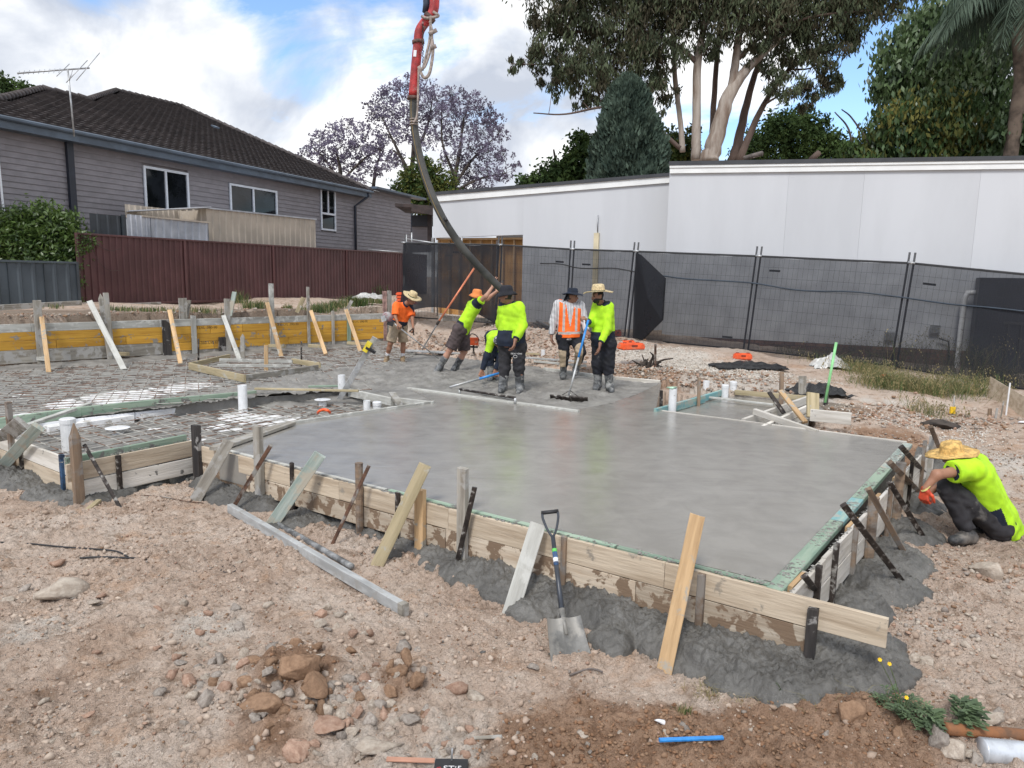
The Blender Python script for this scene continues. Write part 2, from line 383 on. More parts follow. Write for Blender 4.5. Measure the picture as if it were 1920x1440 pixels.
ys = axis([(-300, -20, 40), (-20, 2, 2), (2, 2.9, .1), (2.9, 5.4, .0135), (5.4, 8.2, .02), (8.2, 12, .06), (12, 24, .12), (24, 60, 2), (60, 900, 60)])
X, Yg = np.meshgrid(xs, ys)
Z = G(X, Yg, True)
ins = inpoly(X, Yg, pour)
yl_ = [XY(-420, 722), XY(0, 688), XY(722, 640)]
ins = ins | ((pdist(X, Yg, yl_, False) < .22) & (Yg > 8))
Z = np.where(ins, np.minimum(Z, np.where(pdist(X, Yg, BANK, False) < .35, -.12, -.5)), Z)
# retained bank: steep face down to the pour behind the men, holes under the torn edge
nx_, ny_ = len(xs), len(ys)
V = np.stack([X, Yg, Z], -1).reshape(-1, 3)
idx = np.arange(nx_*ny_).reshape(ny_, nx_)
Fq = np.stack([idx[:-1, :-1], idx[:-1, 1:], idx[1:, 1:], idx[1:, :-1]], -1).reshape(-1, 4)
def blob(x, y, pts, soft=1.0):
    r = np.zeros(np.shape(x))
    for a, b, rad, s in pts: r = np.maximum(r, s*np.exp(-(((x-a)**2+(y-b)**2)/rad**2)**1.5*soft))
    return r
soilpts = [(*XY(a, b, -.45), r_, s_) for a, b, r_, s_ in [(1100, 1400, .5, 1), (1300, 1420, .5, 1), (1000, 1440, .4, 1), (1500, 1390, .45, .9), (1650, 1360, .4, .9), (555, 1280, .28, .75), (765, 1285, .2, .7), (250, 1240, .4, .4), (500, 1370, .3, .5), (1250, 1360, .25, .8), (200, 1200, .3, .35)]]
soilpts += [(*XY(a, b, .1), r_, s_) for a, b, r_, s_ in [(1680, 790, .6, .9), (1480, 720, .7, .8), (1180, 690, 1.0, .5), (1300, 705, .7, .8), (1600, 755, .6, .7)]]
soil = np.clip(blob(X, Yg, soilpts)*(1.0+.5*fbm(X*3, Yg*3, 3, 60)), 0, 1)
gravelpts = [(*XY(a, b, .3), r_, 1) for a, b, r_ in [(1210, 662, .8), (1280, 672, .9), (1370, 690, .9), (1470, 705, .9), (1540, 715, .5)]]+[(*XY(a, b, .7), r_, .8) for a, b, r_ in [(680, 572, 1.2), (800, 586, 1.2), (860, 588, .6)]]
gravelpts += [(*XY(a, b, -.3), r_, .55) for a, b, r_ in [(1870, 870, .8), (1800, 840, .5), (1650, 780, .5)]]
gravelpts += [(*XY(a, b, -.45), r_, .5) for a, b, r_ in [(400, 1170, .35), (700, 1400, .3), (850, 1390, .3), (60, 1180, .3)]]
grav = np.clip(blob(X, Yg, gravelpts)*(1+.6*fbm(X*4, Yg*4, 3, 61)), 0, 1)
darkpts = [(*XY(a, b, .95), r_, s_) for a, b, r_, s_ in [(60, 585, 1.4, 1), (200, 583, 1.5, 1), (350, 580, 1.8, .9), (500, 577, 2, 1), (640, 572, 2, .9)]]+[(*XY(a, b, .1), r_, s_) for a, b, r_, s_ in [(1215, 695, .5, .9), (1330, 706, .4, .8), (1560, 745, .6, .8), (1100, 690, .6, .5), (1480, 730, .5, .7)]]+[(*XY(1745, 815, -.25), .35, .8)]
dark = np.clip(blob(X, Yg, darkpts)*(1+.7*fbm(X*3, Yg*3, 3, 63)), 0, 1)
gm = bpy.data.materials.new('bare_clay_ground'); gm.use_nodes = True; t = gm.node_tree; b = t.nodes['Principled BSDF']
b.inputs['Roughness'].default_value = .95; b.inputs['Specular IOR Level'].default_value = .2
tcn = t.nodes.new('ShaderNodeTexCoord'); ov = tcn.outputs['Object']
na = cnoise(1.1, 6, .65, .6, ov, t); nb_ = cnoise(7, 9, .68, .5, ov, t); nc = cnoise(60, 5, .7, 0, ov, t); nd = cnoise(2.6, 5, .6, .8, ov, t)
base = ramp(t, na, [(.36, (.40, .30, .235)), (.5, (.49, .385, .31)), (.62, (.53, .44, .37))])
def mixc(t, f_, a, c, mode='MIX'):
    n = t.nodes.new('ShaderNodeMix'); n.data_type = 'RGBA'; n.blend_type = mode
    for k, v in ((0, f_), (6, a), (7, c)):
        if isinstance(v, tuple): n.inputs[k].default_value = (*v, 1)
        elif isinstance(v, (int, float)): n.inputs[k].default_value = v
        else: t.links.new(v, n.inputs[k])
    return n.outputs[2]
base = mixc(t, ramp(t, nd, [(.56, 0), (.68, .6)]), base, (.45, .29, .19))
base = mixc(t, ramp(t, nb_, [(.36, 1), (.46, 0)]), base, mixc(t, 1.0, base, (.62, .58, .54), 'MULTIPLY'))
base = mixc(t, ramp(t, nb_, [(.55, 0), (.68, .7)]), base, (.60, .51, .43))
base = mixc(t, ramp(t, nc, [(.30, .55), (.42, 0)]), base, (.2, .15, .11))
base = mixc(t, ramp(t, nc, [(.62, 0), (.70, .8)]), base, (.62, .56, .48))
at1 = t.nodes.new('ShaderNodeAttribute'); at1.attribute_name = 'soil'
at2 = t.nodes.new('ShaderNodeAttribute'); at2.attribute_name = 'gravel'
soilc = ramp(t, nb_, [(.35, (.19, .105, .06)), (.6, (.33, .205, .13))])
base = mixc(t, ramp(t, at1.outputs['Fac'], [(.25, 0), (.6, .85)]), base, soilc)
base = mixc(t, ramp(t, M_('ADD', at2.outputs['Fac'], M_('MULTIPLY', nb_, .5, tree=t), tree=t), [(.5, 0), (.9, .7)]), base, (.55, .52, .47))
at3 = t.nodes.new('ShaderNodeAttribute'); at3.attribute_name = 'dark'
base = mixc(t, ramp(t, at3.outputs['Fac'], [(.2, 0), (.7, .75)]), base, (.15, .115, .085))
t.links.new(base, b.inputs['Base Color'])
bp = t.nodes.new('ShaderNodeBump'); bp.inputs['Strength'].default_value = 1.0; bp.inputs['Distance'].default_value = .018
t.links.new(cnoise(45, 8, .78, .2, ov, t), bp.inputs['Height'])
for vs_, vd_ in ((28, .014), (75, .007)):
    vo = t.nodes.new('ShaderNodeTexVoronoi'); vo.inputs['Scale'].default_value = vs_; vo.inputs['Randomness'].default_value = 1
    wv_ = t.nodes.new('ShaderNodeVectorMath'); wv_.operation = 'ADD'; nz_ = N(t, 'ShaderNodeTexNoise'); nz_.inputs['Scale'].default_value = vs_*.6; t.links.new(ov, nz_.inputs['Vector']); sc_ = t.nodes.new('ShaderNodeVectorMath'); sc_.operation = 'SCALE'; sc_.inputs['Scale'].default_value = .035; t.links.new(nz_.outputs['Color'], sc_.inputs[0]); t.links.new(ov, wv_.inputs[0]); t.links.new(sc_.outputs[0], wv_.inputs[1]); t.links.new(wv_.outputs[0], vo.inputs['Vector'])
    b2_ = t.nodes.new('ShaderNodeBump'); b2_.invert = True; b2_.inputs['Strength'].default_value = .9; b2_.inputs['Distance'].default_value = vd_; t.links.new(vo.outputs['Distance'], b2_.inputs['Height']); t.links.new(bp.outputs[0], b2_.inputs['Normal']); bp = b2_
t.links.new(bp.outputs[0], b.inputs['Normal'])
g = mk('ground', V, Fq, gm, loc=(0, 0, 0), attrs={'soil': soil.ravel(), 'gravel': grav.ravel(), 'dark': dark.ravel()}, smooth=False)
tag(g, kind='structure')

# ================= CONCRETE =================
def conc_mat(name, c1, c2, rough, bumps_, spec=.5, cs=3.0):
    mt = bpy.data.materials.new(name); mt.use_nodes = True; t = mt.node_tree; b = t.nodes['Principled BSDF']
    tcn = t.nodes.new('ShaderNodeTexCoord'); ov = tcn.outputs['Object']
    b.inputs['Specular IOR Level'].default_value = spec
    t.links.new(ramp(t, cnoise(cs, 7, .6, .5, ov, t), [(.38, c1), (.62, c2)]), b.inputs['Base Color'])
    t.links.new(ramp(t, cnoise(2.2, 5, .6, 1.2, ov, t), [(.35, rough[0]), (.65, rough[1])]), b.inputs['Roughness'])
    prev = None
    for sc_, st_, dd, stretch in bumps_:
        mp = t.nodes.new('ShaderNodeMapping'); mp.inputs['Scale'].default_value = stretch; mp.inputs['Rotation'].default_value = (0, 0, .55); t.links.new(ov, mp.inputs[0])
        bp = t.nodes.new('ShaderNodeBump'); bp.inputs['Strength'].default_value = st_; bp.inputs['Distance'].default_value = dd
        t.links.new(cnoise(sc_, 6, .62, .4, mp.outputs[0], t), bp.inputs['Height'])
        if prev: t.links.new(prev, bp.inputs['Normal'])
        prev = bp.outputs[0]
    if prev: t.links.new(prev, b.inputs['Normal'])
    return mt
M_slab = conc_mat('screeded_wet_concrete', (.225, .213, .192), (.27, .257, .233), (.14, .27), [(26, .3, .004, (.35, 3.0, 1)), (3, .22, .02, (.4, 2.2, 1)), (70, .15, .003, (1, 1, 1))], .75)
M_rough = conc_mat('rough_fresh_concrete', (.16, .152, .14), (.25, .24, .222), (.55, .85), [(30, .7, .012, (1, 1, 1)), (90, .5, .004, (1, 1, 1))], .5)
M_spill = conc_mat('spilled_wet_concrete', (.078, .075, .069), (.14, .135, .124), (.30, .6), [(28, .8, .016, (1, 1, 1)), (75, .7, .006, (1, 1, 1))], .5)
slab_px = [(430, 848), (540, 792), (690, 768), (812, 752), (765, 728), (860, 737), (1083, 768), (1180, 742), (1236, 722), (1245, 716), (1228, 770), (1420, 797), (1690, 834), (1440, 1086), (1000, 975)]
sp = [P(a, b, 0.0) for a, b in [(410, 846), (540, 792), (812, 752), (765, 728), (1083, 768), (1150, 754), (1196, 738), (1240, 718), (1229, 769), (1420, 794), (1700, 830), (1446, 1090)]]
# smooth slab: top sheet with a skirt
Vs = [p for p in sp]+[p-np.array([0, 0, .3]) for p in sp]; n = len(sp)
Fs = [tuple(reversed(range(n)))]+[(i, (i+1) % n, n+(i+1) % n, n+i) for i in range(n)]
from mathutils.geometry import tessellate_polygon
tri = tessellate_polygon([[Vector((v[0], v[1], 0)) for v in sp]])
up3 = lambda t_: t_ if np.cross(sp[t_[1]]-sp[t_[0]], sp[t_[2]]-sp[t_[0]])[2] > 0 else (t_[0], t_[2], t_[1])
Fs = [up3(t_) for t_ in tri]+Fs[1:]
me = meshdata('concrete_slab', Vs, Fs, M_slab)
slab = bpy.data.objects.new('concrete_slab', me); COL.objects.link(slab); tag(slab, kind='structure')
def field(name, poly, step, hf, mt, mats2=None, smooth=True, skirt=None, cond=None):
    pl = np.array([p[:2] for p in poly]); x0, y0 = pl.min(0)-step; x1, y1 = pl.max(0)+step
    xs = np.arange(x0, x1, step); ys = np.arange(y0, y1, step); X, Y_ = np.meshgrid(xs, ys)
    I = inpoly(X, Y_, pl)
    if cond is not None: I &= cond(X, Y_)
    Z = hf(X, Y_); nx, ny = len(xs), len(ys)
    idx = np.arange(nx*ny).reshape(ny, nx)
    keep = (I[:-1, :-1] | I[:-1, 1:] | I[1:, 1:] | I[1:, :-1])
    Fq = np.stack([idx[:-1, :-1], idx[:-1, 1:], idx[1:, 1:], idx[1:, :-1]], -1)[keep]
    V = np.stack([X, Y_, Z], -1).reshape(-1, 3)
    u, inv = np.unique(Fq.ravel(), return_inverse=True)
    o = mk(name, V[u], inv.reshape(-1, 4), mt, smooth=smooth, loc=(0, 0, 0)); return o
# rough area between the screeded slab and the yellow formwork (raft with mesh still showing on the left)
smooth_poly = [p[:2] for p in sp]
recess = [XY(-60, 790), XY(480, 742), XY(640, 732), XY(812, 752), XY(690, 768), XY(540, 792), XY(420, 842), XY(354, 822), XY(140, 865), XY(52, 820)]
mainr = [XY(-420, 722), XY(0, 688), XY(722, 638), XY(760, 655), XY(1020, 688), XY(1150, 706), XY(1240, 716), XY(1196, 738), XY(1150, 754), XY(1083, 770), XY(765, 728), XY(812, 752), XY(640, 732), XY(480, 742), XY(-60, 790), XY(-420, 800)]
pits = [(*XY(a, b, -.03), r_, s_) for a, b, r_, s_ in [(170, 745, .8, 1), (230, 733, .9, 1), (300, 728, .9, 1), (370, 716, .9, 1), (430, 712, .6, 1), (60, 772, .6, .9), (280, 748, .5, .8), (600, 688, .5, .9), (640, 678, .5, .8), (720, 668, .5, .9), (530, 702, .4, .8), (20, 735, .5, .7)]]
wet = [(*XY(a, b, .0), r_, 1) for a, b, r_ in [(870, 700, 2.2), (1000, 730, 1.8), (1130, 740, 1.4), (620, 710, 1.6), (520, 730, 1.4), (760, 700, 2), (700, 700, 1.6)]]
yel = [XY(-420, 722), XY(0, 690), XY(722, 640)]
def hraft(x, y):
    w = blob(x, y, wet); p = blob(x, y, pits)
    d = pdist(x, y, yel, closed=False)
    z = -.055+.055*w-.09*p*(1-w*.7)
    z = z+(.016+.022*w)*fbm(x*3.2, y*3.2, 4, 80, .6)+.016*fbm(x*14, y*14, 3, 84, .65)*(.6+w)
    z = z+np.clip(.85-d, 0, .8)*.10*(1+.3*gn(x*2, y*2, 4))
    e = pdist(x, y, [XY(812, 752), XY(765, 728), XY(1083, 768), XY(1196, 738), XY(1240, 718)], closed=False)
    z = z*np.clip(e/.35, .25, 1)+.004
    return z
field('rough_concrete', mainr, .035, hraft, M_rough, cond=lambda x, y: ~inpoly(x, y, smooth_poly))
tag(bpy.data.objects['rough_concrete'], kind='structure')
rp = [(*XY(a, b, -.2), r_, s_) for a, b, r_, s_ in [(470, 778, .5, 1), (520, 785, .4, 1), (430, 798, .35, .8), (640, 768, .3, .8), (300, 800, .3, .5), (360, 820, .3, .5)]]
rw = [(*XY(a, b, -.2), r_, s_) for a, b, r_, s_ in [(580, 745, .9, 1), (650, 750, .8, 1), (520, 760, .5, .7), (760, 755, .5, .8)]]
def hrec(x, y):
    return -.205+.13*blob(x, y, rw)-.05*blob(x, y, rp)+.015*fbm(x*4, y*4, 4, 90, .6)+.009*fbm(x*18, y*18, 3, 94)+np.clip(.4-pdist(x, y, [XY(357, 832), XY(420, 846), XY(540, 792), XY(812, 752)], closed=False), 0, .4)*.12
ev = []
for a, b in [(-60, 790), (150, 769), (300, 756), (480, 741), (640, 731), (735, 742), (812, 751)]: q_ = P(a, b, 0); ev += [(q_[0], q_[1], -.03), (q_[0], q_[1]-.02, -.42)]
tag(mk('pour_edge', ev, [(2*i, 2*i+1, 2*i+3, 2*i+2) for i in range(6)], M_rough), kind='structure')
field('recessed_rough_concrete', recess, .03, hrec, M_rough)
tag(bpy.data.objects['recessed_rough_concrete'], kind='structure')
# rebated wet pad at the back right
pad = [XY(1229, 771, -.06), XY(1330, 735, -.06), XY(1530, 742, -.06), XY(1560, 774, -.06), XY(1440, 800, -.06)]
field('rebated_wet_concrete_pad', pad, .05, lambda x, y: -.075+.004*fbm(x*5, y*5, 3, 7), M_slab)
tag(bpy.data.objects['rebated_wet_concrete_pad'], kind='structure')
# concrete squeezed out under the boards
FRn = np.array([FRONT_B[1]-FRONT_A[1], -(FRONT_B[0]-FRONT_A[0])]); FRn /= np.linalg.norm(FRn)
FRn = FRn if FRn[1] < 0 else -FRn      # outward (towards the camera)
def spill(name, blobs_px, poly_px, z0, top=0, seed=0, cut=None, step=.011):
    bl = [(*XY(a, b, z0), r_, h_) for a, b, r_, h_ in blobs_px]
    poly = [XY(a, b, z0) for a, b in poly_px]
    def hf(x, y):
        m_ = np.zeros(x.shape)
        wx = x+.05*gn(x*4, y*4, seed)+.02*gn(x*14, y*14, seed+3); wy = y+.05*gn(x*4, y*4, seed+1)+.02*gn(x*14, y*14, seed+4)
        for a, b, rad, h_ in bl: m_ = m_+h_**2*np.clip(1-((wx-a)**2+(wy-b)**2)/(rad*1.15)**2, 0, 1)**1.6
        m_ = np.sqrt(m_+1e-9); m_ = m_*.72; m_ = np.where(m_ > .13, .13+(m_-.13)*.4, m_)
        g_ = G(x, y)
        b1, b2, iv = worley(x*24+.5*gn(x*10, y*10, 3), y*24+.5*gn(x*10, y*10, 5), seed+2)
        c1, c2, iv2 = worley(x*48, y*48, seed+6)
        lump = (.022*fbm(x*6, y*6, 3, seed+5)+.034*np.clip(b2-b1, 0, .5)*(iv+.2)+.016*np.clip(c2-c1, 0, .5)+.016*fbm(x*26, y*26, 4, seed+8, .7))
        return np.where(m_ > .015, g_+m_+lump*np.clip(m_*12, 0, 1), g_-.06)
    o = field(name, poly, step, hf, M_spill, smooth=True); tag(o, kind='structure'); return o
spill('concrete_spill_front', [(1450, 1222, .46, .24), (1560, 1236, .34, .22), (1360, 1195, .35, .24), (1290, 1190, .30, .2), (1640, 1235, .25, .15), (1200, 1150, .30, .17), (1140, 1130, .3, .17), (1080, 1105, .34, .18), (980, 1075, .36, .19), (900, 1060, .30, .16), (1150, 1185, .16, .11), (1000, 1120, .2, .12), (840, 1035, .25, .13),
      (780, 1010, .24, .12), (720, 990, .22, .12), (660, 970, .2, .11), (600, 960, .2, .1), (560, 965, .18, .09), (500, 935, .3, .13), (440, 920, .3, .15), (410, 905, .26, .15), (540, 975, .2, .09), (730, 1030, .14, .07)],
      [(360, 860), (1480, 1090), (1800, 1120), (1740, 1330), (1350, 1360), (1200, 1260), (900, 1140), (660, 1040), (350, 960)], -.4, seed=100)
spill('concrete_spill_left', [(60, 905, .3, .16), (20, 890, .3, .16), (110, 925, .28, .16), (-20, 880, .3, .15), (160, 935, .24, .13), (210, 925, .2, .1), (280, 905, .18, .07), (340, 888, .22, .1)],
      [(-100, 840), (60, 850), (140, 890), (355, 850), (400, 900), (200, 990), (-100, 940)], -.4, seed=140)
spill('concrete_spill_right', [(1600, 1130, .26, .17), (1640, 1085, .34, .2), (1660, 1040, .34, .19), (1690, 990, .34, .17), (1700, 940, .34, .15), (1720, 910, .3, .13), (1730, 880, .25, .1), (1620, 1190, .25, .15), (1690, 1060, .22, .1)],
      [(1500, 1110), (1760, 830), (1860, 870), (1830, 1040), (1740, 1130), (1700, 1260), (1560, 1260)], -.42, seed=180, step=.014)
# ================= ROCKS, PEBBLES, GRAVEL =================
ico = None
def icos(sub):
    bm = bmesh.new(); bmesh.ops.create_icosphere(bm, subdivisions=sub, radius=1.0)
    V = np.array([v.co for v in bm.verts]); Fc = np.array([[v.index for v in f.verts] for f in bm.faces]); bm.free(); return V, Fc
IV1, IF1 = icos(1); IV2, IF2 = icos(2); IV3, IF3 = icos(3)
def rock_shape(seed, sub=2, flat=.6):
    r_ = np.random.default_rng(seed); V, Fc = {1: (IV1, IF1), 2: (IV2, IF2), 3: (IV3, IF3)}[sub]; V = V.copy()
    for _ in range(12):      # chop with random planes to get facets
        d = r_.normal(size=3); d /= np.linalg.norm(d); c = r_.uniform(.42, .78); k = V@d; V -= np.outer(np.clip(k-c, 0, None), d)
    V *= 1+.10*r_.normal(size=(len(V), 1))*(1 if sub < 3 else .42)
    return V*np.array([1, r_.uniform(.6, .95), r_.uniform(.45, .8)*flat/.6]), Fc
def rockmat(name, a, b): return mat(name, a, .95, col2=b, scale=3.5, bump=.8, bscale=9, fac=(.35, .65), rnd=.25, spec=.15)
R_pale = rockmat('pale_shale', (.50, .44, .37), (.33, .27, .22)); R_brown = rockmat('brown_clay_rock', (.31, .20, .13), (.20, .125, .08)); R_grey = rockmat('grey_stone', (.37, .33, .29), (.23, .195, .17)); R_pink = rockmat('pinkish_stone', (.42, .29, .22), (.29, .18, .13))
def scatter_mesh(name, pts, sizes, mats_, kind_lab, sub=1, seed=5):
    r_ = np.random.default_rng(seed); shapes = [rock_shape(seed*50+i, sub) for i in range(10)]; Vs = []; Fs = []; mi = []; o = 0
    for p, s in zip(pts, sizes):
        V, Fc = shapes[r_.integers(10)]; a = r_.uniform(0, 6.28); c, s_ = math.cos(a), math.sin(a)
        Rz = np.array([[c, -s_, 0], [s_, c, 0], [0, 0, 1]]); Vs.append((V@Rz.T)*s*r_.uniform(.7, 1.2, 3)+np.array(p)); Fs.append(Fc+o); mi += [int(r_.integers(len(mats_)))]*len(Fc); o += len(V)
    ob = mk(name, np.concatenate(Vs), np.concatenate(Fs), mats_, midx=mi, loc=(0, 0, 0)); return tag(ob, kind_lab[0], kind_lab[1], kind='stuff')
def okground(x, y):
    return ~inpoly(x, y, pour)
# fine pebbles all over the foreground
q = rng.uniform([-5, 2.9], [5.8, 8.2], (62000, 2)); dd = np.hypot(q[:, 0], q[:, 1])
dens = np.clip(.42+.9*fbm(q[:, 0]*1.3, q[:, 1]*1.3, 3, 200), .05, 1)
k = okground(q[:, 0], q[:, 1]) & (rng.uniform(size=len(q)) < dens) & (np.abs(q[:, 0]) < q[:, 1]*.80+.2)
q = q[k]; s = .0035+.015*rng.uniform(size=len(q))**4
scatter_mesh('pebbles', np.column_stack([q, G(q[:, 0], q[:, 1], True)+s*.25]), s, [R_pale, R_grey, R_pink, R_brown], ('loose pebbles and clay crumbs scattered over the bare ground', 'pebbles'), seed=5)
# clods of the ground's own clay, half sunk
q = rng.uniform([-5, 2.9], [5.8, 8.5], (30000, 2)); dens = np.clip(.22+1.3*fbm(q[:, 0]*1.1+5, q[:, 1]*1.1, 3, 210), .03, 1)
k = okground(q[:, 0], q[:, 1]) & (rng.uniform(size=len(q)) < dens) & (np.abs(q[:, 0]) < q[:, 1]*.80+.2); q = q[k]; s = .010+.030*rng.uniform(size=len(q))**3
R_c1 = rockmat('dry_clay_clod', (.48, .375, .30), (.32, .24, .185)); R_c2 = rockmat('pale_clay_clod', (.54, .45, .37), (.38, .30, .24))
scatter_mesh('clay_clods', np.column_stack([q, G(q[:, 0], q[:, 1], True)+s*.05]), s, [R_c1, R_c2, R_c1], ('broken clay clods half sunk all over the bare ground', 'clods'), seed=31)
# orange-brown soil clods in the mounds
cl = []
for a, b, r_, n_ in [(1120, 1420, .40, 700), (1300, 1430, .38, 500), (1000, 1440, .3, 300), (1500, 1405, .4, 500), (1640, 1375, .28, 300), (1250, 1390, .2, 160), (555, 1300, .3, 120), (760, 1290, .2, 90)]:
    c = XY(a, b, -.45); cl += [(c+rng.normal(size=2)*r_*.55, rng.uniform()**3*.020+.005) for _ in range(n_)]
cp = np.array([c[0] for c in cl]); cs = np.array([c[1] for c in cl])
scatter_mesh('soil_clods', np.column_stack([cp, G(cp[:, 0], cp[:, 1], True)+cs*.3]), cs, [rockmat('orange_clay_clod', (.30, .175, .105), (.18, .10, .06)), R_brown], ('crumbled orange brown soil clods heaped along the near edge', 'soil clods'), seed=9)
# crushed rock on the bank behind the men and right of the slab
bkp = []
for a, b, z_, rx, n_ in [(800, 625, .4, 1.0, 700), (900, 630, .4, 1.2, 900), (1000, 640, .35, 1.2, 900), (1100, 650, .3, 1.1, 900), (780, 650, .15, .5, 300), (1010, 675, .1, 1.1, 500), (1200, 695, .1, .7, 500), (1300, 708, .1, .9, 700), (1400, 715, .05, .7, 400), (1640, 790, -.1, .5, 350), (1700, 780, -.15, .6, 450), (1820, 800, -.3, .7, 500), (1880, 880, -.4, .7, 500), (1800, 1060, -.5, .5, 350), (1760, 1180, -.5, .4, 300), (60, 590, .95, .8, 160), (250, 588, .95, 1.4, 260), (450, 582, .95, 1.6, 260), (650, 575, .95, 1.8, 260)]:
    c = XY(a, b, z_); bkp.append(c+rng.normal(size=(n_, 2))*rx*.55)
for (ax_, ay_, az_), (bx_, by_, bz_), n_ in [((1237, 716, 0), (1345, 735, 0), 260), ((1345, 735, 0), (1530, 744, 0), 260), ((760, 654, 0), (1020, 687, 0), 420), ((1020, 687, 0), (1150, 705, 0), 260), ((1150, 705, 0), (1237, 711, 0), 160), ((722, 640, 0), (760, 654, 0), 160), ((1500, 802, 0), (1560, 774, 0), 120), ((1505, 803, -.05), (1745, 826, -.1), 380)]:
    f_ = rng.uniform(size=(n_, 1)); A_, B_ = XY(ax_, ay_, az_), XY(bx_, by_, bz_); nn0 = np.array([-(B_-A_)[1], (B_-A_)[0]]); nn0 = nn0/np.linalg.norm(nn0)*(1 if nn0[1] > 0 else -1); bkp.append(A_+(B_-A_)*f_+nn0*(.05+.22*rng.uniform(size=(n_, 1))**1.5))
bkp = np.concatenate(bkp); bkp = bkp[okground(bkp[:, 0], bkp[:, 1])]; s = .012+.05*rng.uniform(size=len(bkp))**4; s[bkp[:, 1] < 9.5] *= .6
scatter_mesh('crushed_rock', np.column_stack([bkp, G(bkp[:, 0], bkp[:, 1], True)+s*.35]), s, [R_pale, R_pink, R_grey, R_brown], ('crushed rock and rubble strewn over the bank around the pour', 'rubble'), seed=23)
# white gravel by the fence
gp = []
for a, b, z_, rx, n_ in [(1215, 660, .3, .7, 1500), (1285, 672, .3, .8, 2000), (1370, 688, .22, .8, 1800), (1460, 703, .15, .6, 900), (1530, 712, .1, .4, 300), (1200, 690, .2, .5, 300), (680, 572, .9, 1.0, 400), (800, 590, .65, 1.2, 600), (700, 580, .85, .7, 300), (1640, 785, -.1, .9, 500), (1850, 860, -.35, .8, 900), (1800, 830, -.35, .6, 500), (1760, 790, -.2, .5, 400)]:
    c = XY(a, b, z_); gp.append(c+rng.normal(size=(n_, 2))*rx*np.array([.55, .5]))
gp = np.concatenate(gp); k = okground(gp[:, 0], gp[:, 1]); gp = gp[k]; s = rng.uniform(.010, .026, len(gp)); s[gp[:, 1] < 9.5] *= .55
R_wg = rockmat('white_gravel_stone', (.68, .65, .6), (.48, .44, .38))
scatter_mesh('white_gravel', np.column_stack([gp, G(gp[:, 0], gp[:, 1], True)+s*.3]), s, [R_wg, R_wg, R_pale], ('white gravel spread on the bank below the mesh fence', 'gravel'), seed=13)
# stones large enough to count
shapes = [meshdata('rock', *rock_shape(900+i, 3 if i < 6 else 2), R_pale) for i in range(12)]
def rock(px, py, w, mt, label, group=None, sq=.62, z0=-.45, i=None, lift=.0):
    p = on(px, py, z0); s = w*p[1]/FOC/2*1.42
    sh = shapes[i if i is not None else random.randrange(12)]
    o = bpy.data.objects.new('rock', sh.copy() if mt is not R_pale else sh); COL.objects.link(o)
    if mt is not R_pale: o.data.materials[0] = mt
    o.location = (p[0], p[1]+s*.3, p[2]+s*sq*.42+lift); o.scale = (s, s*.9, s*sq*1.3); o.rotation_euler = (random.uniform(-.3, .3), random.uniform(-.3, .3), random.uniform(0, 6.3))
    return tag(o, label, 'rock', group)
rock(118, 1122, 96, R_pale, 'largest pale cracked slab of rock half sunk in the dirt at left', sq=.42, i=8, lift=-.015)
rock(76, 1124, 40, R_pale, 'small pale rock split off the left side of the largest cracked slab', sq=.5, i=2)
rock(558, 1285, 70, R_brown, 'tall brown clay rock standing at the back of the rubble heap', sq=.9, i=0, lift=.05)
rock(505, 1295, 62, R_brown, 'blocky brown clay rock in front of the tall one in the rubble heap', sq=.85, i=3, lift=.03)
rock(585, 1320, 58, R_brown, 'leaning brown clay slab at the right of the rubble heap', sq=.9, i=4, lift=.03)
rock(485, 1345, 78, R_brown, 'rounded orange clay rock at the front left of the rubble heap', sq=.6, i=5)
rock(600, 1382, 74, R_pink, 'flat brown clay rock lying in front of the rubble heap', sq=.5, i=2)
rock(385, 1320, 50, R_grey, 'grey stone left of the clay rubble heap', sq=.7, i=3)
rock(556, 1425, 60, R_pink, 'pinkish flat stone at the near edge left of centre', sq=.5, i=4)
rock(700, 1420, 90, R_pale, 'long pale flat stone at the near edge', sq=.35, i=9)
rock(745, 1285, 40, R_brown, 'orange clay lump at the left of the clod heap by the paper scrap', sq=.8, i=0, lift=.05)
rock(780, 1295, 38, R_brown, 'orange clay lump at the right of the clod heap by the paper scrap', sq=.8, i=3, lift=.04)
rock(735, 1310, 36, R_brown, 'orange clay lump low at the front of the clod heap by the paper scrap', sq=.8, i=4)
rock(762, 1268, 34, R_brown, 'orange clay lump on top of the clod heap by the paper scrap', sq=.8, i=5, lift=.08)
rock(855, 1300, 42, R_pink, 'pink grey stone right of the clay clod heap', sq=.6, i=1)
rock(888, 1318, 38, R_pale, 'pale stone second to the right of the clay clod heap', sq=.7, i=0)
rock(765, 1365, 36, R_grey, 'grey angular stone below the clay clod heap', sq=.9, i=2)
rock(1853, 1085, 58, R_pale, 'smooth pale boulder lying alone in front of the crouching man', sq=.7, i=5)
rock(1605, 1365, 60, R_brown, 'upright brown clay rock beside the yellow flowered weed', sq=1.1, i=0, lift=.03)
rock(1715, 1240, 30, R_pale, 'pale stone lying between the concrete spill and the yellow flowers', sq=.6, i=3)
rock(1760, 1400, 44, R_grey, 'grey stone at the near end of the rusty pipe', sq=.9, i=4)
rock(1790, 1425, 50, R_pale, 'pale angular stone beside the silver duct', sq=.9, i=1)
rock(1855, 1360, 62, R_pale, 'whitish rock behind the rusty pipe', sq=.5, i=2)
rock(1830, 1435, 40, R_grey, 'grey stone in front of the silver duct', sq=.9, i=3)
rock(1690, 1385, 30, R_brown, 'orange clay stone at the foot of the weed', sq=.7, i=1)
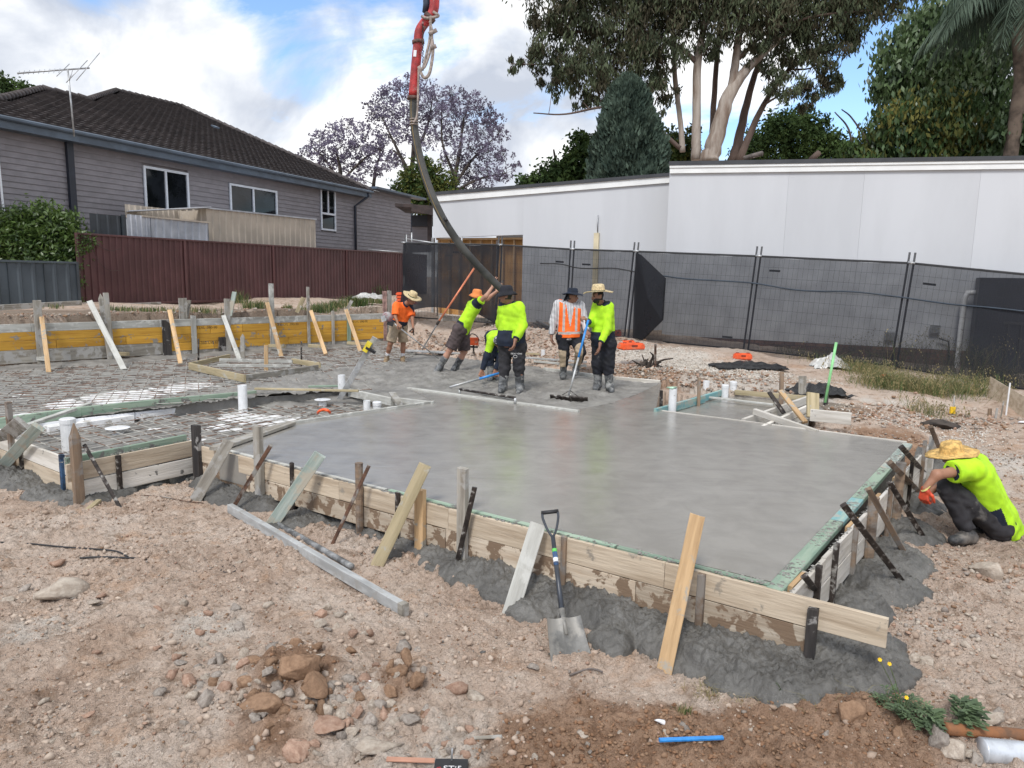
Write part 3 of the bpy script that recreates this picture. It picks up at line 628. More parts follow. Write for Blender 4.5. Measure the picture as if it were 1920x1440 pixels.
for k in range(110):
    px, py = random.gauss(560, 120), random.gauss(1300, 45)
    if py > 1425: continue
    rock(px, py, random.uniform(14, 34), random.choice([R_brown, R_grey, R_pink, R_pale, R_grey]), 'fist sized broken stone in the rubble heap', 'broken stones of the rubble heap', sq=.75)
for k in range(40):
    px, py = random.choice([random.gauss(820, 70), random.gauss(1850, 60)]), random.gauss(1385, 30)
    if py > 1430: continue
    rock(px, py, random.uniform(12, 30), random.choice([R_grey, R_pink, R_pale]), 'small loose stone on the bare dirt of the foreground', 'small loose stones in the foreground', sq=.7)
for k in range(130):
    px, py = random.uniform(0, 1900), random.choice([random.uniform(1000, 1430), random.uniform(1150, 1430)])
    p = on(px, py)
    if not okground(p[0], p[1]) or (px > 850 and py < 1230 and px < 1720) or pdist(p[0], p[1], [FRONT_A, FRONT_END], False) < .55: continue
    rock(px, py, random.choice([10, 12, 14, 16, 20, 26])*1.0, random.choice([R_pale, R_grey, R_pink, R_pale]), 'small loose stone on the bare dirt of the foreground', 'small loose stones in the foreground', sq=.55)
for px, py in [(345, 1135), (635, 1160), (600, 1175), (630, 1180), (655, 1165), (610, 1145), (500, 1140), (180, 1385), (140, 1385)]:
    rock(px, py, 22, R_pale, 'small loose stone on the bare dirt of the foreground', 'small loose stones in the foreground', sq=.7)
for px, py in [(330, 1240), (370, 1260), (410, 1245), (430, 1280), (455, 1310), (350, 1290), (630, 1290), (650, 1320), (670, 1345), (540, 1360), (520, 1375), (570, 1360), (690, 1360), (700, 1330), (720, 1350), (800, 1340), (820, 1360), (640, 1390), (660, 1380), (450, 1255), (470, 1250), (395, 1290), (420, 1300), (610, 1345)]:
    rock(px, py, random.uniform(22, 36), random.choice([R_brown, R_grey, R_pink, R_pale]), 'fist sized broken stone in the rubble heap', 'broken stones of the rubble heap', sq=.75)
# ================= FORMWORK =================
pf = Plane(FRONT_A, FRONT_B-FRONT_A)
ZT = .005
def wall_boards(th, pl, s0, s1, rows, mts, joints, th_=.03, off=.015, top=ZT, rowh=.182, lean=0):
    """rows of boards on edge; joints = list per row of joint stations"""
    for r_ in range(rows):
        js = [s0]+[j for j in joints[r_] if s0 < j < s1[r_]]+[s1[r_]]
        for a, b in zip(js[:-1], js[1:]):
            z = top-rowh*(r_+.5)
            dz = random.uniform(-.004, .004)
            beam('board', pl.pt(a+.002, z+dz, off+random.uniform(-.003, .003)), pl.pt(b-.002, z+dz+random.uniform(-.003, .003), off), th_, rowh-.006, mts[min(r_, len(mts)-1)], th, face=(0, 0, 1), c=.003)
sF = lambda x, y: pf.st(x, y)[0]
fw = thing('formwork', pf.pt(1, -.36), 'long pale timber formwork holding the near edge of the smooth slab', 'formwork')
wall_boards(fw, pf, 0, [sF(1667, 1167), sF(1520, 1180)], 2, [W_pale, W_stain], [[sF(640, 900), sF(845, 950), sF(1250, 1060)], [sF(560, 920), sF(840, 990), sF(1195, 1100)]])
# green packing strip along the inside of the top edge
for a, b in ((sF(725, 925), sF(1150, 1030)), (sF(1155, 1030), sF(1440, 1100))):
    beam('packing_strip', pf.pt(a, -.012, -.035), pf.pt(b, -.012, -.035), .045, .05, W_green, fw)
for a, b in ((sF(400, 845), sF(560, 880)), (sF(570, 880), sF(720, 925))):
    beam('packing_strip', pf.pt(a, -.012, -.03), pf.pt(b, -.012, -.03), .035, .05, W_greyl, fw)
# right side
prt = Plane(P(1478, 1112), P(1752, 822)-P(1478, 1112))
sR = lambda x, y: prt.st(x, y)[0]
Lr = sR(1752, 822)
fr = thing('formwork', prt.pt(2, -.36), 'white washed timber formwork along the right edge of the slab beside the crouching man', 'formwork')
js = [sR(1540, 1050), sR(1620, 965), sR(1700, 875)]
wall_boards(fr, prt, 0, [Lr, Lr-.1], 2, [W_white], [js, [j+.35 for j in js]])
pg = Plane(P(1456, 1101), P(1702, 832)-P(1456, 1101))
Lg = pg.st(1702, 832)[0]
for a, b, mt_ in ((-.05, 1.55, W_green), (1.56, 2.3, W_aqua), (2.31, 3.6, W_green), (3.61, Lg, W_blue)):
    beam('capping_board', pg.pt(a, -.015), pg.pt(b, -.015), .10, .045, mt_, fr)
for a in (.1, 1.5, 2.35, 3.3): beam('packing_strip', prt.pt(a, -.02, -.02), prt.pt(a+.3, -.02, -.02), .03, .05, W_pine, fr)
# back rail of the slab
pb = Plane(P(1232, 769), P(1700, 829)-P(1232, 769)); Lb = pb.st(1700, 829)[0]
fb = thing('formwork', pb.pt(2, -.3), 'thin pale timber rail along the back right edge of the slab', 'formwork')
for a, b in ((0, 1.6), (1.61, Lb)): beam('board', pb.pt(a, -.02), pb.pt(b, -.02), .03, .06, W_white, fb)
# left recess
pl1 = Plane(P(122, 872), P(358, 827)-P(122, 872)); L1 = pl1.st(358, 827)[0]
f1 = thing('formwork', pl1.pt(.8, -.36), 'short two board timber formwork between the black stake and the left corner', 'formwork')
wall_boards(f1, pl1, 0, [L1, L1], 1, [W_pale], [[], []]); 
beam('board', pl1.pt(.12, -.27, .015), pl1.pt(L1, -.27, .015), .03, .176, W_white, f1)
beam('packing_strip', pl1.pt(.05, -.005, -.10), pl1.pt(L1, .01, -.10), .045, .10, W_green, f1)
pl2 = Plane(P(36, 824), P(150, 866)-P(36, 824)); L2_ = pl2.st(150, 866)[0]
f2 = thing('formwork', pl2.pt(.6, -.36), 'pinkish two board timber formwork at the far left corner of the pour', 'formwork')
wall_boards(f2, pl2, -.5, [L2_, L2_-.1], 2, [W_white, W_pale], [[], []])
def label_thing(o, label, cat, group=None): return tag(o, label, cat, group)
def vstake(pl, px, py, wpx, mt_, label, off=.06, cat='stake', name='stake', h=None, zb=-.62, group=None, point=0, round_=False, lean=0.0, dep=None):
    if pl is None: p = P(px, py, h) if dep is None else D(px, py, dep)
    else:
        p0 = pl.hit(px, py); p = p0+pl.n*off*(1 if (CAM-pl.o)@pl.n > 0 else -1)
        # keep the sight line: step along the ray
        q = ray(px, py); t_ = ((pl.o+pl.n*off*(1 if (CAM-pl.o)@pl.n > 0 else -1)-CAM)@pl.n)/(q@pl.n); p = CAM+q*t_
    w = wpx*p[1]/FOC
    fd = pl.n if pl is not None else (0, -1, 0)
    bot = np.array([p[0]+lean, p[1], zb])
    if round_:
        L = p[2]-zb; V, Fc = tube_vf([bot, bot+(p-bot)*.97, p], [w/2, w/2, w*.53], 10); o = mk(name, V, Fc, mt_, smooth=False)
    elif point: o = beam(name, p, bot, w, w*.8, mt_, face=fd, point=point, jag=.004)
    else: o = beam(name, p, bot, w, min(w*.8, .05), mt_, face=fd, jag=.006)
    return tag(o, label, cat, group)
def brace(top, bot, wpx, mt_, label, cat='brace', name='brace', thick=None, ztop=None, off=.09, pl=pf, zbase=-.45, group=None, face=None, botz=None, round_=False):
    q = ray(*top)
    if pl is not None: t_ = ((pl.o+pl.n*off*(1 if (CAM-pl.o)@pl.n > 0 else -1)-CAM)@pl.n)/(q@pl.n); a = CAM+q*t_
    else: a = P(top[0], top[1], ztop)
    b = on(*bot, zbase) if botz is None else P(bot[0], bot[1], botz)
    b = b+(b-a)/np.linalg.norm(b-a)*.05
    w = wpx*((a[1]+b[1])/2)/FOC
    fd = face if face is not None else (CAM-(a+b)/2)
    if round_: o = tube(name, [a, b], w/2, mt_, n=10, smooth=True)
    else: o = beam(name, a, b, w, thick or min(w*.6, .045), mt_, face=fd, jag=.006)
    return tag(o, label, cat, group)
vstake(pf, 367, 797, 21, W_dark, 'thick black stake with white cement smears at the inner left corner of the formwork', off=.05)
brace((430, 826), (366, 938), 22, W_grey, 'grey weathered brace leaning just right of the thick black corner stake', zbase=-.43)
vstake(pf, 483, 799, 20, W_grey, 'square grey stake crossed by a thin brace, left end of the near formwork')
brace((508, 835), (433, 958), 8, M_rust, 'thin rusty brace crossing the square grey stake at left', zbase=-.43)
vstake(pf, 547, 868, 8, M_dsteel, 'thin dark peg between the grey stake and the blue tinted brace', off=.04, cat='peg', name='peg')
brace((600, 852), (507, 988), 24, W_blue, 'blue tinted timber brace with a bare pine foot on the near formwork')
vstake(pf, 673, 868, 15, W_brown, 'round topped brown stake beside a thin grey brace on the near formwork', round_=True)
brace((692, 873), (621, 1025), 7, M_rust, 'thin cement streaked brace crossing the round topped brown stake')
vstake(pf, 746, 923, 10, M_dsteel, 'thin dark peg left of the yellow green brace', off=.04, cat='peg', name='peg')
brace((797, 872), (706, 1062), 25, W_ytr, 'yellow green treated pine brace leaning on the near formwork')
vstake(pf, 788, 917, 22, W_pine, 'short orange brown stake right beside the yellow green brace')
vstake(pf, 868, 878, 21, W_grey, 'tall grey stake with nail dots crossed by a black steel brace')
brace((890, 914), (853, 1072), 10, M_dsteel, 'black steel angle brace leaning across the tall grey stake')
brace((1009, 982), (957, 1150), 32, W_greyl, 'wide cement grey timber brace just left of the shovel')
vstake(pf, 1058, 1006, 11, W_brown, 'dark narrow stake directly behind the shovel handle', off=.04)
brace((1308, 966), (1246, 1256), 30, W_pine, 'tall bright pine timber leaning on the near formwork at its right end', off=.10)
vstake(pf, 1316, 1077, 15, W_brown, 'dark narrow stake right of the tall bright pine timber', off=.045)
vstake(pf, 1525, 1141, 20, W_dark, 'dark splintered stake near the free end of the overhanging board', off=.05)
# left group
brace((128, 778), (8, 900), 8, M_dsteel, 'thin dark brace behind the left corner', pl=pl2, off=-.2) if False else None
brace((42, 792), (-30, 850), 28, W_grey, 'short grey brace cut by the left edge of the picture, above the blue tinted one', pl=pl2, off=.1)
brace((72, 800), (-8, 888), 22, W_blue, 'blue tinted timber brace at the left edge of the picture', pl=pl2, off=.1)
vstake(pl2, 15, 754, 13, W_brown, 'brown stake standing behind the braces at the left edge', off=.05)
vstake(pl2, 39, 838, 9, M_dsteel, 'dark steel peg at the left end of the pinkish formwork', off=.04, cat='peg', name='peg')
vstake(pl2, 115, 852, 10, mat('blue_black_steel', (.02, .06, .13), .5, .4, 10), 'blue black steel peg on the pinkish formwork near the corner', off=.04, cat='peg', name='peg')
vstake(pl1, 138, 794, 17, W_brown, 'pointed brown stake at the left corner in front of the white pipe', off=.06, point=.14)
brace((158, 834), (224, 950), 7, M_dsteel, 'thin rusty diagonal brace on the short left formwork', pl=pl1, off=.06, zbase=-.42)
vstake(pl1, 221, 853, 9, M_dsteel, 'dark steel peg in the middle of the short left formwork', off=.04, cat='peg', name='peg')
tag(beam('offcut', on(160, 960), on(186, 944)+np.array([0, 0, .03]), .05, .03, W_ytr), 'small bright timber offcut lying below the pointed stake', 'offcut')
tag(beam('timber', P(168, 757, .03), P(50, 798, .03), .075, .035, W_greyl), 'grey timber lying diagonally across the green rail at the left', 'timber')
# right group (outer side of the right formwork)
for (tp, bt, w, mt_, lb) in [((1581, 946), (1703, 1105), 12, M_dsteel, 'long black brace with a white speckled foot on the right formwork, nearest full one'),
                             ((1508, 1080), (1546, 1127), 12, M_dsteel, 'short black brace at the inner corner behind the overhanging board'),
                             ((1628, 916), (1703, 1050), 11, W_brown, 'brown brace running down behind the first round stake of the right formwork'),
                             ((1668, 905), (1737, 1016), 10, M_dsteel, 'thin black brace with pale foot between the two round stakes'),
                             ((1668, 867), (1724, 922), 10, W_brown, 'brown brace crossing behind the second round stake'),
                             ((1690, 838), (1739, 893), 9, M_dsteel, 'black brace nearest the straw hat of the crouching man'),
                             ((1745, 800), (1764, 848), 8, W_brown, 'brown brace at the far end of the right formwork')]:
    brace(tp, bt, w, mt_, lb, pl=prt, off=.10)
vstake(prt, 1639, 932, 20, W_brown, 'round stake with a splayed top, nearer of the two on the right formwork', off=.06, round_=True)
vstake(prt, 1690, 867, 18, W_brown, 'round stake with a splayed top, farther of the two on the right formwork', off=.06, round_=True)
for px, py, w, mt_, lb in [(1536, 1060, 14, M_dsteel, 'dark peg closest to the inner corner of the right formwork'), (1569, 1019, 12, M_dsteel, 'black speckled peg, second from the inner corner of the right formwork'), (1606, 985, 11, W_brown, 'narrow brown peg under the long black brace of the right formwork'),
                           (1671, 912, 10, W_brown, 'narrow brown peg between the round stakes of the right formwork'), (1711, 865, 8, M_dsteel, 'small dark peg in front of the crouching man'), (1735, 826, 8, W_brown, 'dark peg at the far end of the right formwork'), (1748, 818, 10, W_grey, 'grey peg at the very end of the right formwork')]:
    vstake(prt, px, py, w, mt_, lb, off=.045, cat='peg', name='peg')
# timbers dividing the pours
def lie(px, wz=.05, h=.05, mt_=W_greyl, z=0.0, lab='', cat='timber', name='timber', parent=None):
    a, b = P(px[0], px[1], z), P(px[2], px[3], z)
    o = beam(name, a-np.array([0, 0, h/2]), b-np.array([0, 0, h/2]), wz, h, mt_, parent); return tag(o, lab, cat) if lab else o
lie((538, 791, 813, 751), .045, .12, W_greyl, .035, 'cement coated timber rail between the smooth slab and the recessed rebar area')
lie((403, 838, 545, 790), .14, .04, W_grey, .05, 'weathered grey plank lying over the left corner of the smooth slab')
gr_ = thing('formwork', P(250, 770, -.1), 'long green tinted rail across the rebar area at left', 'formwork')
lie((-60, 792, 150, 763), .045, .13, W_green, .05, parent=gr_, name='board'); lie((151, 763, 300, 748), .045, .13, W_green, .05, parent=gr_, name='board'); lie((301, 748, 480, 732), .045, .13, W_green, .05, parent=gr_, name='board')
lie((478, 727, 672, 731), .06, .03, W_ytr, .10, 'thin pale batten lying on the green rail beside the leaning straight edge')
lie((655, 729, 735, 746), .045, .12, W_greyl, .05, 'whitish board between the screeded strip and the recessed area')
lie((733, 744, 812, 753), .045, .08, W_greyl, .03, 'short cement splashed board at the tip of the recessed area')
lie((578, 723, 640, 722), .05, .03, W_green, .07, 'short green tinted batten behind the white pipe')
o = beam('timber', P(735, 738, .06), P(748, 756, .06), .10, .05, W_grey); tag(o, 'stub of cement caked timber with a clean sawn end beside the white pipes', 'timber')
lie((765, 726, 1085, 769), .06, .03, W_greyl, .025, 'long cement coated screed board laid across the pour in front of the men')
lie((1020, 689, 1152, 706), .05, .12, W_greyl, .03, 'cement coated edge board at the far side of the pour behind the vest'); lie((1154, 706, 1238, 713), .05, .12, W_white, .02, 'pale edge board at the far side of the pour behind the rake')
# crusts of cement left on the board edges
def crust(pl, s0, s1, n_, off0, off1, z_, parent, sd_):
    r_ = np.random.default_rng(sd_); Vs = []; Fs = []; o_ = 0; k_ = r_.uniform(s0, s1, n_); k_ = k_[gn(k_*2.1, k_*0+sd_) > -.12]
    for s_ in k_:
        V, Fc = rock_shape(int(r_.integers(40)), 1); z0_ = r_.uniform(.004, .014); Vs.append(V*np.array([z0_*1.5, z0_*1.5, z0_*.5])+pl.pt(s_, z_, r_.uniform(off0, off1))); Fs.append(Fc+o_); o_ += len(V)
    tag(mk('cement_crust', np.concatenate(Vs), np.concatenate(Fs), M_spill2, parent), kind='stuff')
M_spill2 = mat('drying_cement_crust', (.26, .25, .23), .9, .2, 8, bump=.5)
crust(pf, 0, sF(1000, 985), 900, -.06, .02, .006, fw, 3); crust(pf, sF(1000, 985), sF(1440, 1100), 220, -.07, .01, .012, fw, 4)
crust(pg, 0, Lg, 700, -.045, .045, .008, fr, 5); crust(prt, 0, Lr, 260, -.01, .015, .006, fr, 6); crust(pl1, 0, L1, 200, -.13, .01, .008, f1, 7)
# polystyrene side walls and pods
pp_ = Plane(P(150, 770, 0), P(480, 735, 0)-P(150, 770, 0))
for k in range(9):
    a = -.6+k*.62; o = beam('pod_side', pp_.pt(a, -.135, .10), pp_.pt(a+.61, -.135, .10), .03, .10, mat('clean_white_foam', (.8, .81, .84), .7, .03, 8, bump=.2), face=(0, 0, 1)); tag(o, 'white foam strip under the long green rail', 'foam strip', 'foam strips under the green rail')
ux = np.array([.6, .8]); uy = np.array([-.8, .6])
org = XY(300, 745)
k_ = 0
for i in range(-5, 6):
    for j in range(-5, 8):
        c = org+ux*i*1.15+uy*j*1.15
        ok = inpoly(np.array([c[0]]), np.array([c[1]]), mainr)[0]; v_ = blob(np.array([c[0]]), np.array([c[1]]), pits)[0]
        if ok and v_ > .05:
            V, Fc = box_vf([c[0], c[1], -.2], [*(ux*.52), 0], [*(uy*.52), 0], [0, 0, .085]); tag(mk('polystyrene_pod', V, Fc, M_foam), 'white polystyrene pod showing through the steel mesh', 'pod', 'white pods under the steel mesh')
        c = XY(420, 790)+ux*i*1.15+uy*j*1.15
        if inpoly(np.array([c[0]]), np.array([c[1]]), recess)[0] and blob(np.array([c[0]]), np.array([c[1]]), rp)[0] > .03:
            V, Fc = box_vf([c[0], c[1], -.32], [*(ux*.5), 0], [*(uy*.5), 0], [0, 0, .09]); tag(mk('polystyrene_pod', V, Fc, M_foam), 'white polystyrene pod in the recessed area', 'pod', 'white pods in the recessed area')
# reinforcing mesh
barm = {}
def rebar_mesh(name, poly, z, label, lo=.2, ang=0.0, hf=None, lim=None, tol=.02):
    c0 = np.mean(np.array(poly), 0); th = thing(name, (c0[0], c0[1], z), label, 'reinforcing mesh')
    a = np.array([math.cos(ang), math.sin(ang)]); b = np.array([-a[1], a[0]])
    for (u, v, dz) in ((a, b, 0), (b, a, .009)):
        for k in range(-60, 61):
            tt = np.arange(-14, 14, .1); px = c0[0]+v[0]*k*lo+u[0]*tt; py = c0[1]+v[1]*k*lo+u[1]*tt
            I = inpoly(px, py, poly)
            if lim is not None: I &= lim(px, py)
            if hf is not None: 
                vis = hf(px, py) < z+tol; 
            else: vis = I
            i = 0
            while i < len(tt):
                if I[i]:
                    j = i
                    while j+1 < len(tt) and I[j+1]: j += 1
                    if j-i > 3 and vis[i:j].sum() > 3 and py[i:j].max() > 4:
                        # a slightly sagging bar
                        n_ = max(2, int((j-i)/8)); ii = np.linspace(i, j, n_).astype(int)
                        pts = np.column_stack([px[ii], py[ii], z+dz+.008*np.sin(tt[ii]*2.1+k)]); V, Fc = tube_vf(pts, .0062, 4, False)
                        mk('bar', V, Fc, M_bar, th)
                    i = j
                i += 1
    return th
M_bar = mat('cement_flecked_rebar', (.17, .095, .06), .8, .3, 5, splat=(.38, .37, .34), splat_fac=(.45, .52), sscale=4)
rebar_mesh('rebar_mesh', mainr, -.015, 'steel reinforcing mesh across the far left pour below the yellow formwork', .2, .42, hraft, lim=lambda x, y: (x < -2.3) & (x > -11), tol=.0)
rebar_mesh('rebar_mesh', recess, -.16, 'steel reinforcing mesh in the recessed area beside the white pipes', .2, .93, hrec, tol=.0)
# ---- yellow formwork at the far left ----
pyw = Plane(P(0, 688, 0), P(722, 641, 0)-P(0, 688, 0)); sY = lambda x, y: pyw.st(x, y)[0]
fy = thing('formwork', pyw.pt(5, 0), 'yellow board retaining formwork in front of the maroon fence', 'formwork')
zt = .80
pyx = lambda x: pyw.st(x, 640)[0]
def txt(body, size, mt_, parent, origin, dx, dn, name='lettering', flip=False, label=None):
    cu_ = bpy.data.curves.new('t', 'FONT'); cu_.body = body; cu_.size = size; cu_.extrude = .0005; ob = bpy.data.objects.new('t', cu_); COL.objects.link(ob)
    bpy.context.view_layer.update(); me = bpy.data.meshes.new_from_object(ob); bpy.data.objects.remove(ob)
    o = bpy.data.objects.new(name, me); COL.objects.link(o); me.materials.clear(); me.materials.append(mt_)
    x = Vector(dx).normalized(); n = Vector(dn).normalized(); y = n.cross(x)
    if flip: x = -x; y = -y
    mt__ = Matrix((x, y, n)).transposed().to_4x4(); mt__.translation = Vector(origin); o.matrix_basis = mt__
    if parent is not None: o.parent = parent; o.matrix_parent_inverse = world_of(parent).inverted()
    if label: o['label'] = label
    o['kind'] = 'stuff'
    return o
for a, b in zip([-160, 60, 300, 420, 560, 640], [60, 300, 420, 560, 640, 722]):
    beam('board', pyw.pt(pyx(a)+.003, zt-.08, .0), pyw.pt(pyx(b)-.003, zt-.08, 0), .035, .155, W_greyl, fy)
yl = [[(-160, 85), (85, 190), (190, 305)], [(-160, 105), (105, 236), (236, 305)]]
for r_, row in enumerate(yl):
    for a, b in row: beam('board', pyw.pt(pyx(a)+.004, zt-.16-.085-.17*r_, .0), pyw.pt(pyx(b)-.004, zt-.16-.085-.17*r_, 0), .035, .165, W_yellow, fy)
for r_, row in enumerate([[(-160, 130), (130, 305)]]):
    for a, b in row: beam('board', pyw.pt(pyx(a), zt-.5-.13, .0), pyw.pt(pyx(b), zt-.5-.13, 0), .035, .25, W_grey, fy)
for r_, row in enumerate([[(306, 395), (395, 455), (455, 580), (580, 722)], [(306, 480), (480, 605), (605, 722)], [(306, 400), (400, 540), (540, 660), (660, 722)]]):
    for a, b in row: beam('board', pyw.pt(pyx(a)+.004, zt-.16-.09-.18*r_, .0), pyw.pt(pyx(b)-.004, zt-.16-.09-.18*r_, 0), .035, .174, W_yellow, fy)
beam('board', pyw.pt(pyx(306), -.0+.12, -.01), pyw.pt(pyx(722), .12, -.01), .035, .22, W_grey, fy)
M_ink = mat('dark_print_ink', (.07, .045, .02), .8, .2, 8)
nn = pyw.n*(1 if (CAM-pyw.o)@pyw.n > 0 else -1)
for px_, tx in ((360, 'Z EI LVL .090-90'), (520, 'Z EI LVL .090-90'), (655, 'Z EI LVL .090-90'), (370, '0-060. LVL EI2')):
    zz_ = zt-.235 if tx[0] == 'Z' else zt-.66+.08
    txt(tx, .085, M_ink, fy, pyw.pt(pyx(px_), zz_, .0185), pyw.d, nn)
def yst(px, pt_, pb_, w, mt_, lab, off=.05, zb=-.05, **k):
    return vstake(pyw, px, pt_, w, mt_, lab, off=off, zb=zb, **k)
yst(69, 563, 0, 13, W_grey, 'leftmost tall grey post against the yellow formwork')
yst(198, 549, 0, 9, W_grey, 'grey post with a split top at the second brace of the yellow formwork', lean=.05)
yst(188, 551, 0, 8, W_grey, 'pointed grey stake beside the split top post', off=.02, point=.1, lean=.12)
yst(311, 600, 0, 15, W_dark, 'broad black stake with white smears on the yellow formwork')
yst(342, 559, 0, 14, W_grey, 'square grey post standing above the yellow formwork behind its top edge', off=-.1)
yst(362, 592, 0, 9, W_greyl, 'pale grey stake right of the broad black one')
yst(425, 560, 0, 10, W_grey, 'grey post with a leaning blue grey top piece')
yst(416, 632, 0, 12, W_dark, 'short cement smeared dark stake at the foot of the grey post')
yst(508, 532, 0, 9, W_greyl, 'tallest pale post against the yellow formwork')
yst(577, 538, 0, 5, W_grey, 'thin tall grey pole right of the tallest pale post')
yst(624, 583, 0, 5, W_grey, 'thin grey peg on the right half of the yellow formwork')
yst(654, 592, 0, 7, W_green, 'green tinted post at the rightmost brace of the yellow formwork')
yst(721, 546, 0, 8, mat('pinkish_painted_wood', (.38, .24, .21), .8, .2, 8), 'pinkish post at the right end of the yellow formwork', off=.0)
yst(730, 545, 0, 8, W_grey, 'grey post beside the pinkish one at the right end of the yellow formwork', off=-.02)
def ybr(tp, bt, w, mt_, lab): brace(tp, bt, w, mt_, lab, pl=pyw, off=.08, botz=.0)
ybr((78, 595), (91, 695), 8, W_pine, 'thin bright brace leaning beside the leftmost tall grey post')
ybr((168, 565), (231, 690), 10, W_greyl, 'long grey brace crossing the second post of the yellow formwork')
ybr((318, 582), (338, 679), 8, W_pine, 'bright pine brace leaning on the broad black stake')
ybr((419, 592), (448, 671), 8, W_greyl, 'grey brace leaning at the post with the blue grey top piece')
ybr((501, 568), (527, 667), 8, W_pine, 'bright pine brace in front of the tallest pale post')
ybr((583, 583), (610, 662), 7, W_pine, 'bright pine brace right of the thin tall pole')
ybr((649, 581), (675, 657), 7, W_pine, 'rightmost bright brace of the yellow formwork')
for a, b, c_, d_, lb in [(72, 672, 88, 673, 'small grey block at the foot of the leftmost post'), (200, 662, 240, 664, 'pale block at the foot of the long grey brace'), (505, 648, 535, 649, 'pale block at the foot of the tallest post'), (580, 648, 610, 650, 'pale block at the foot of the thin tall pole'), (652, 643, 690, 645, 'pale block at the foot of the green tinted post'), (425, 645, 458, 650, 'grey block at the foot of the post with the blue grey top')]:
    o = beam('block', P(a, b, .12), P(c_, d_, .12), .09, .07, W_ytr if 'pale' in lb else W_greyl); tag(o, lb, 'block')
for tp, bt, w, mt_, lb in [((440, 547), (431, 592), 8, W_blue, 'blue grey timber leaning back at the top of the yellow formwork'), ((355, 563), (349, 596), 7, W_grey, 'short leaning stub beside the square grey post'), ((569, 558), (557, 586), 8, W_ytr, 'short stub leaning behind the yellow formwork near the thin pole'), ((660, 563), (650, 583), 6, W_grey, 'short grey stub leaning behind the rightmost brace')]:
    a = D(tp[0], tp[1], pyw.hit(tp[0], 600)[1]+.2); b = D(bt[0], bt[1], pyw.hit(tp[0], 600)[1]+.15); o = beam('stub', a, b, w*a[1]/FOC, .04, mt_, face=(0, -1, 0), jag=.01); tag(o, lb, 'timber stub')
for px, pt_, w, lb, mt_ in [(455, 626, 8, 'pointed grey stake standing in the raft by the timber box', W_grey), (499, 647, 7, 'short orange pine stake by the timber box', W_pine)]:
    p = P(px, pt_+45, 0); top = D(px, pt_, p[1]); o = beam('stake', top, (p[0], p[1], -.1), w*p[1]/FOC, .04, mt_, face=(0, -1, 0), point=.08 if 'pointed' in lb else 0); tag(o, lb, 'stake')
for px, pt_, pb_, lb in [(565, 640, 683, 'thin black rod standing right of the timber box'), (377, 622, 660, 'dark rod standing in front of the yellow formwork'), (372, 635, 678, 'dark bent rod in front of the yellow formwork, nearer one'), (289, 617, 665, 'grey rod in front of the yellow boards left of the black stake')]:
    p = P(px, pb_, 0); o = tube('rod', [D(px, pt_, p[1]), (p[0], p[1], -.05)], .018, M_dsteel, n=6); tag(o, lb, 'rod')
# timber box left of centre
bx_ = thing('timber_box', P(470, 690, 0), 'low open timber box frame standing in the raft left of the men', 'timber box')
for a, b, c_, d_, h, w, mt_, z in [(355, 680, 459, 703, .13, .04, W_ytr, .13), (459, 703, 596, 684, .10, .04, W_grey, .10), (412, 672, 548, 675, .06, .05, W_greyl, .14), (408, 683, 545, 684, .05, .05, W_greyl, .13), (355, 680, 430, 664, .1, .04, W_ytr, .1), (548, 672, 600, 680, .1, .04, W_ytr, .1)]:
    lie((a, b, c_, d_), w, h, mt_, z, parent=bx_, name='board')
# timber box at the back right
bR = thing('timber_box', P(1460, 765, 0), 'stepped timber formwork box with crossing boards at the back right corner of the slab', 'timber box')
def lb2(a, b, c_, d_, h, w, mt_, za, zb):
    beam('board', P(a, b, za)-np.array([0, 0, h/2]), P(c_, d_, zb)-np.array([0, 0, h/2]), w, h, mt_, bR)
lb2(1394, 785, 1513, 743, .12, .05, W_white, .02, .06); lb2(1430, 798, 1513, 760, .10, .05, W_white, .0, .04); lb2(1415, 766, 1532, 806, .08, .06, W_white, .12, .02)
lb2(1470, 803, 1514, 783, .12, .04, W_grey, -.02, 0); lb2(1378, 731, 1512, 742, .08, .045, W_ytr, .04, .04); lb2(1520, 767, 1597, 774, .16, .04, W_white, .18, .18)
beam('board', P(1524, 737, .32)-np.array([0, 0, 0]), P(1524, 783, 0.0), .17, .04, W_ytr, bR, face=(0, -1, 0))
lb2(1229, 766, 1320, 741, .12, .05, W_aqua, .05, .05); lb2(1320, 741, 1352, 731, .1, .05, W_aqua, .04, .04)
lb2(1318, 742, 1450, 757, .03, .05, W_greyl, .0, .0)
tag(beam('brace', P(1463, 733, .30), P(1510, 792, -.02), .07, .04, W_pine, face=(0, -1, .5)), 'pine brace leaning down from the back right timber box', 'brace')
tag(beam('brace', P(1442, 735, .25), P(1470, 775, -.02), .06, .03, M_dsteel, face=(0, -1, .5)), 'dark brace crossing the back right timber box', 'brace')
for px, pt_, pb_, w, mt_, lb in [(1466, 697, 762, 8, W_brown, 'tall brown stake in the back right timber box'), (1505, 705, 740, 14, W_grey, 'grey stake behind the back right timber box'), (1311, 708, 752, 6, W_brown, 'rusty brown stake at the blue board of the wet pad'), (1240, 732, 768, 6, M_dsteel, 'thin dark stake beside the taped white pipe'), (1229, 645, 705, 4, M_rust, 'thin grey stake in the white gravel bank right of the men')]:
    p = P(px, pb_, 0 if px != 1229 else .0); top = D(px, pt_, p[1]); o = beam('stake', top, (p[0], p[1], -.25), w*p[1]/FOC, .03, mt_, face=(0, -1, 0)); tag(o, lb, 'stake')
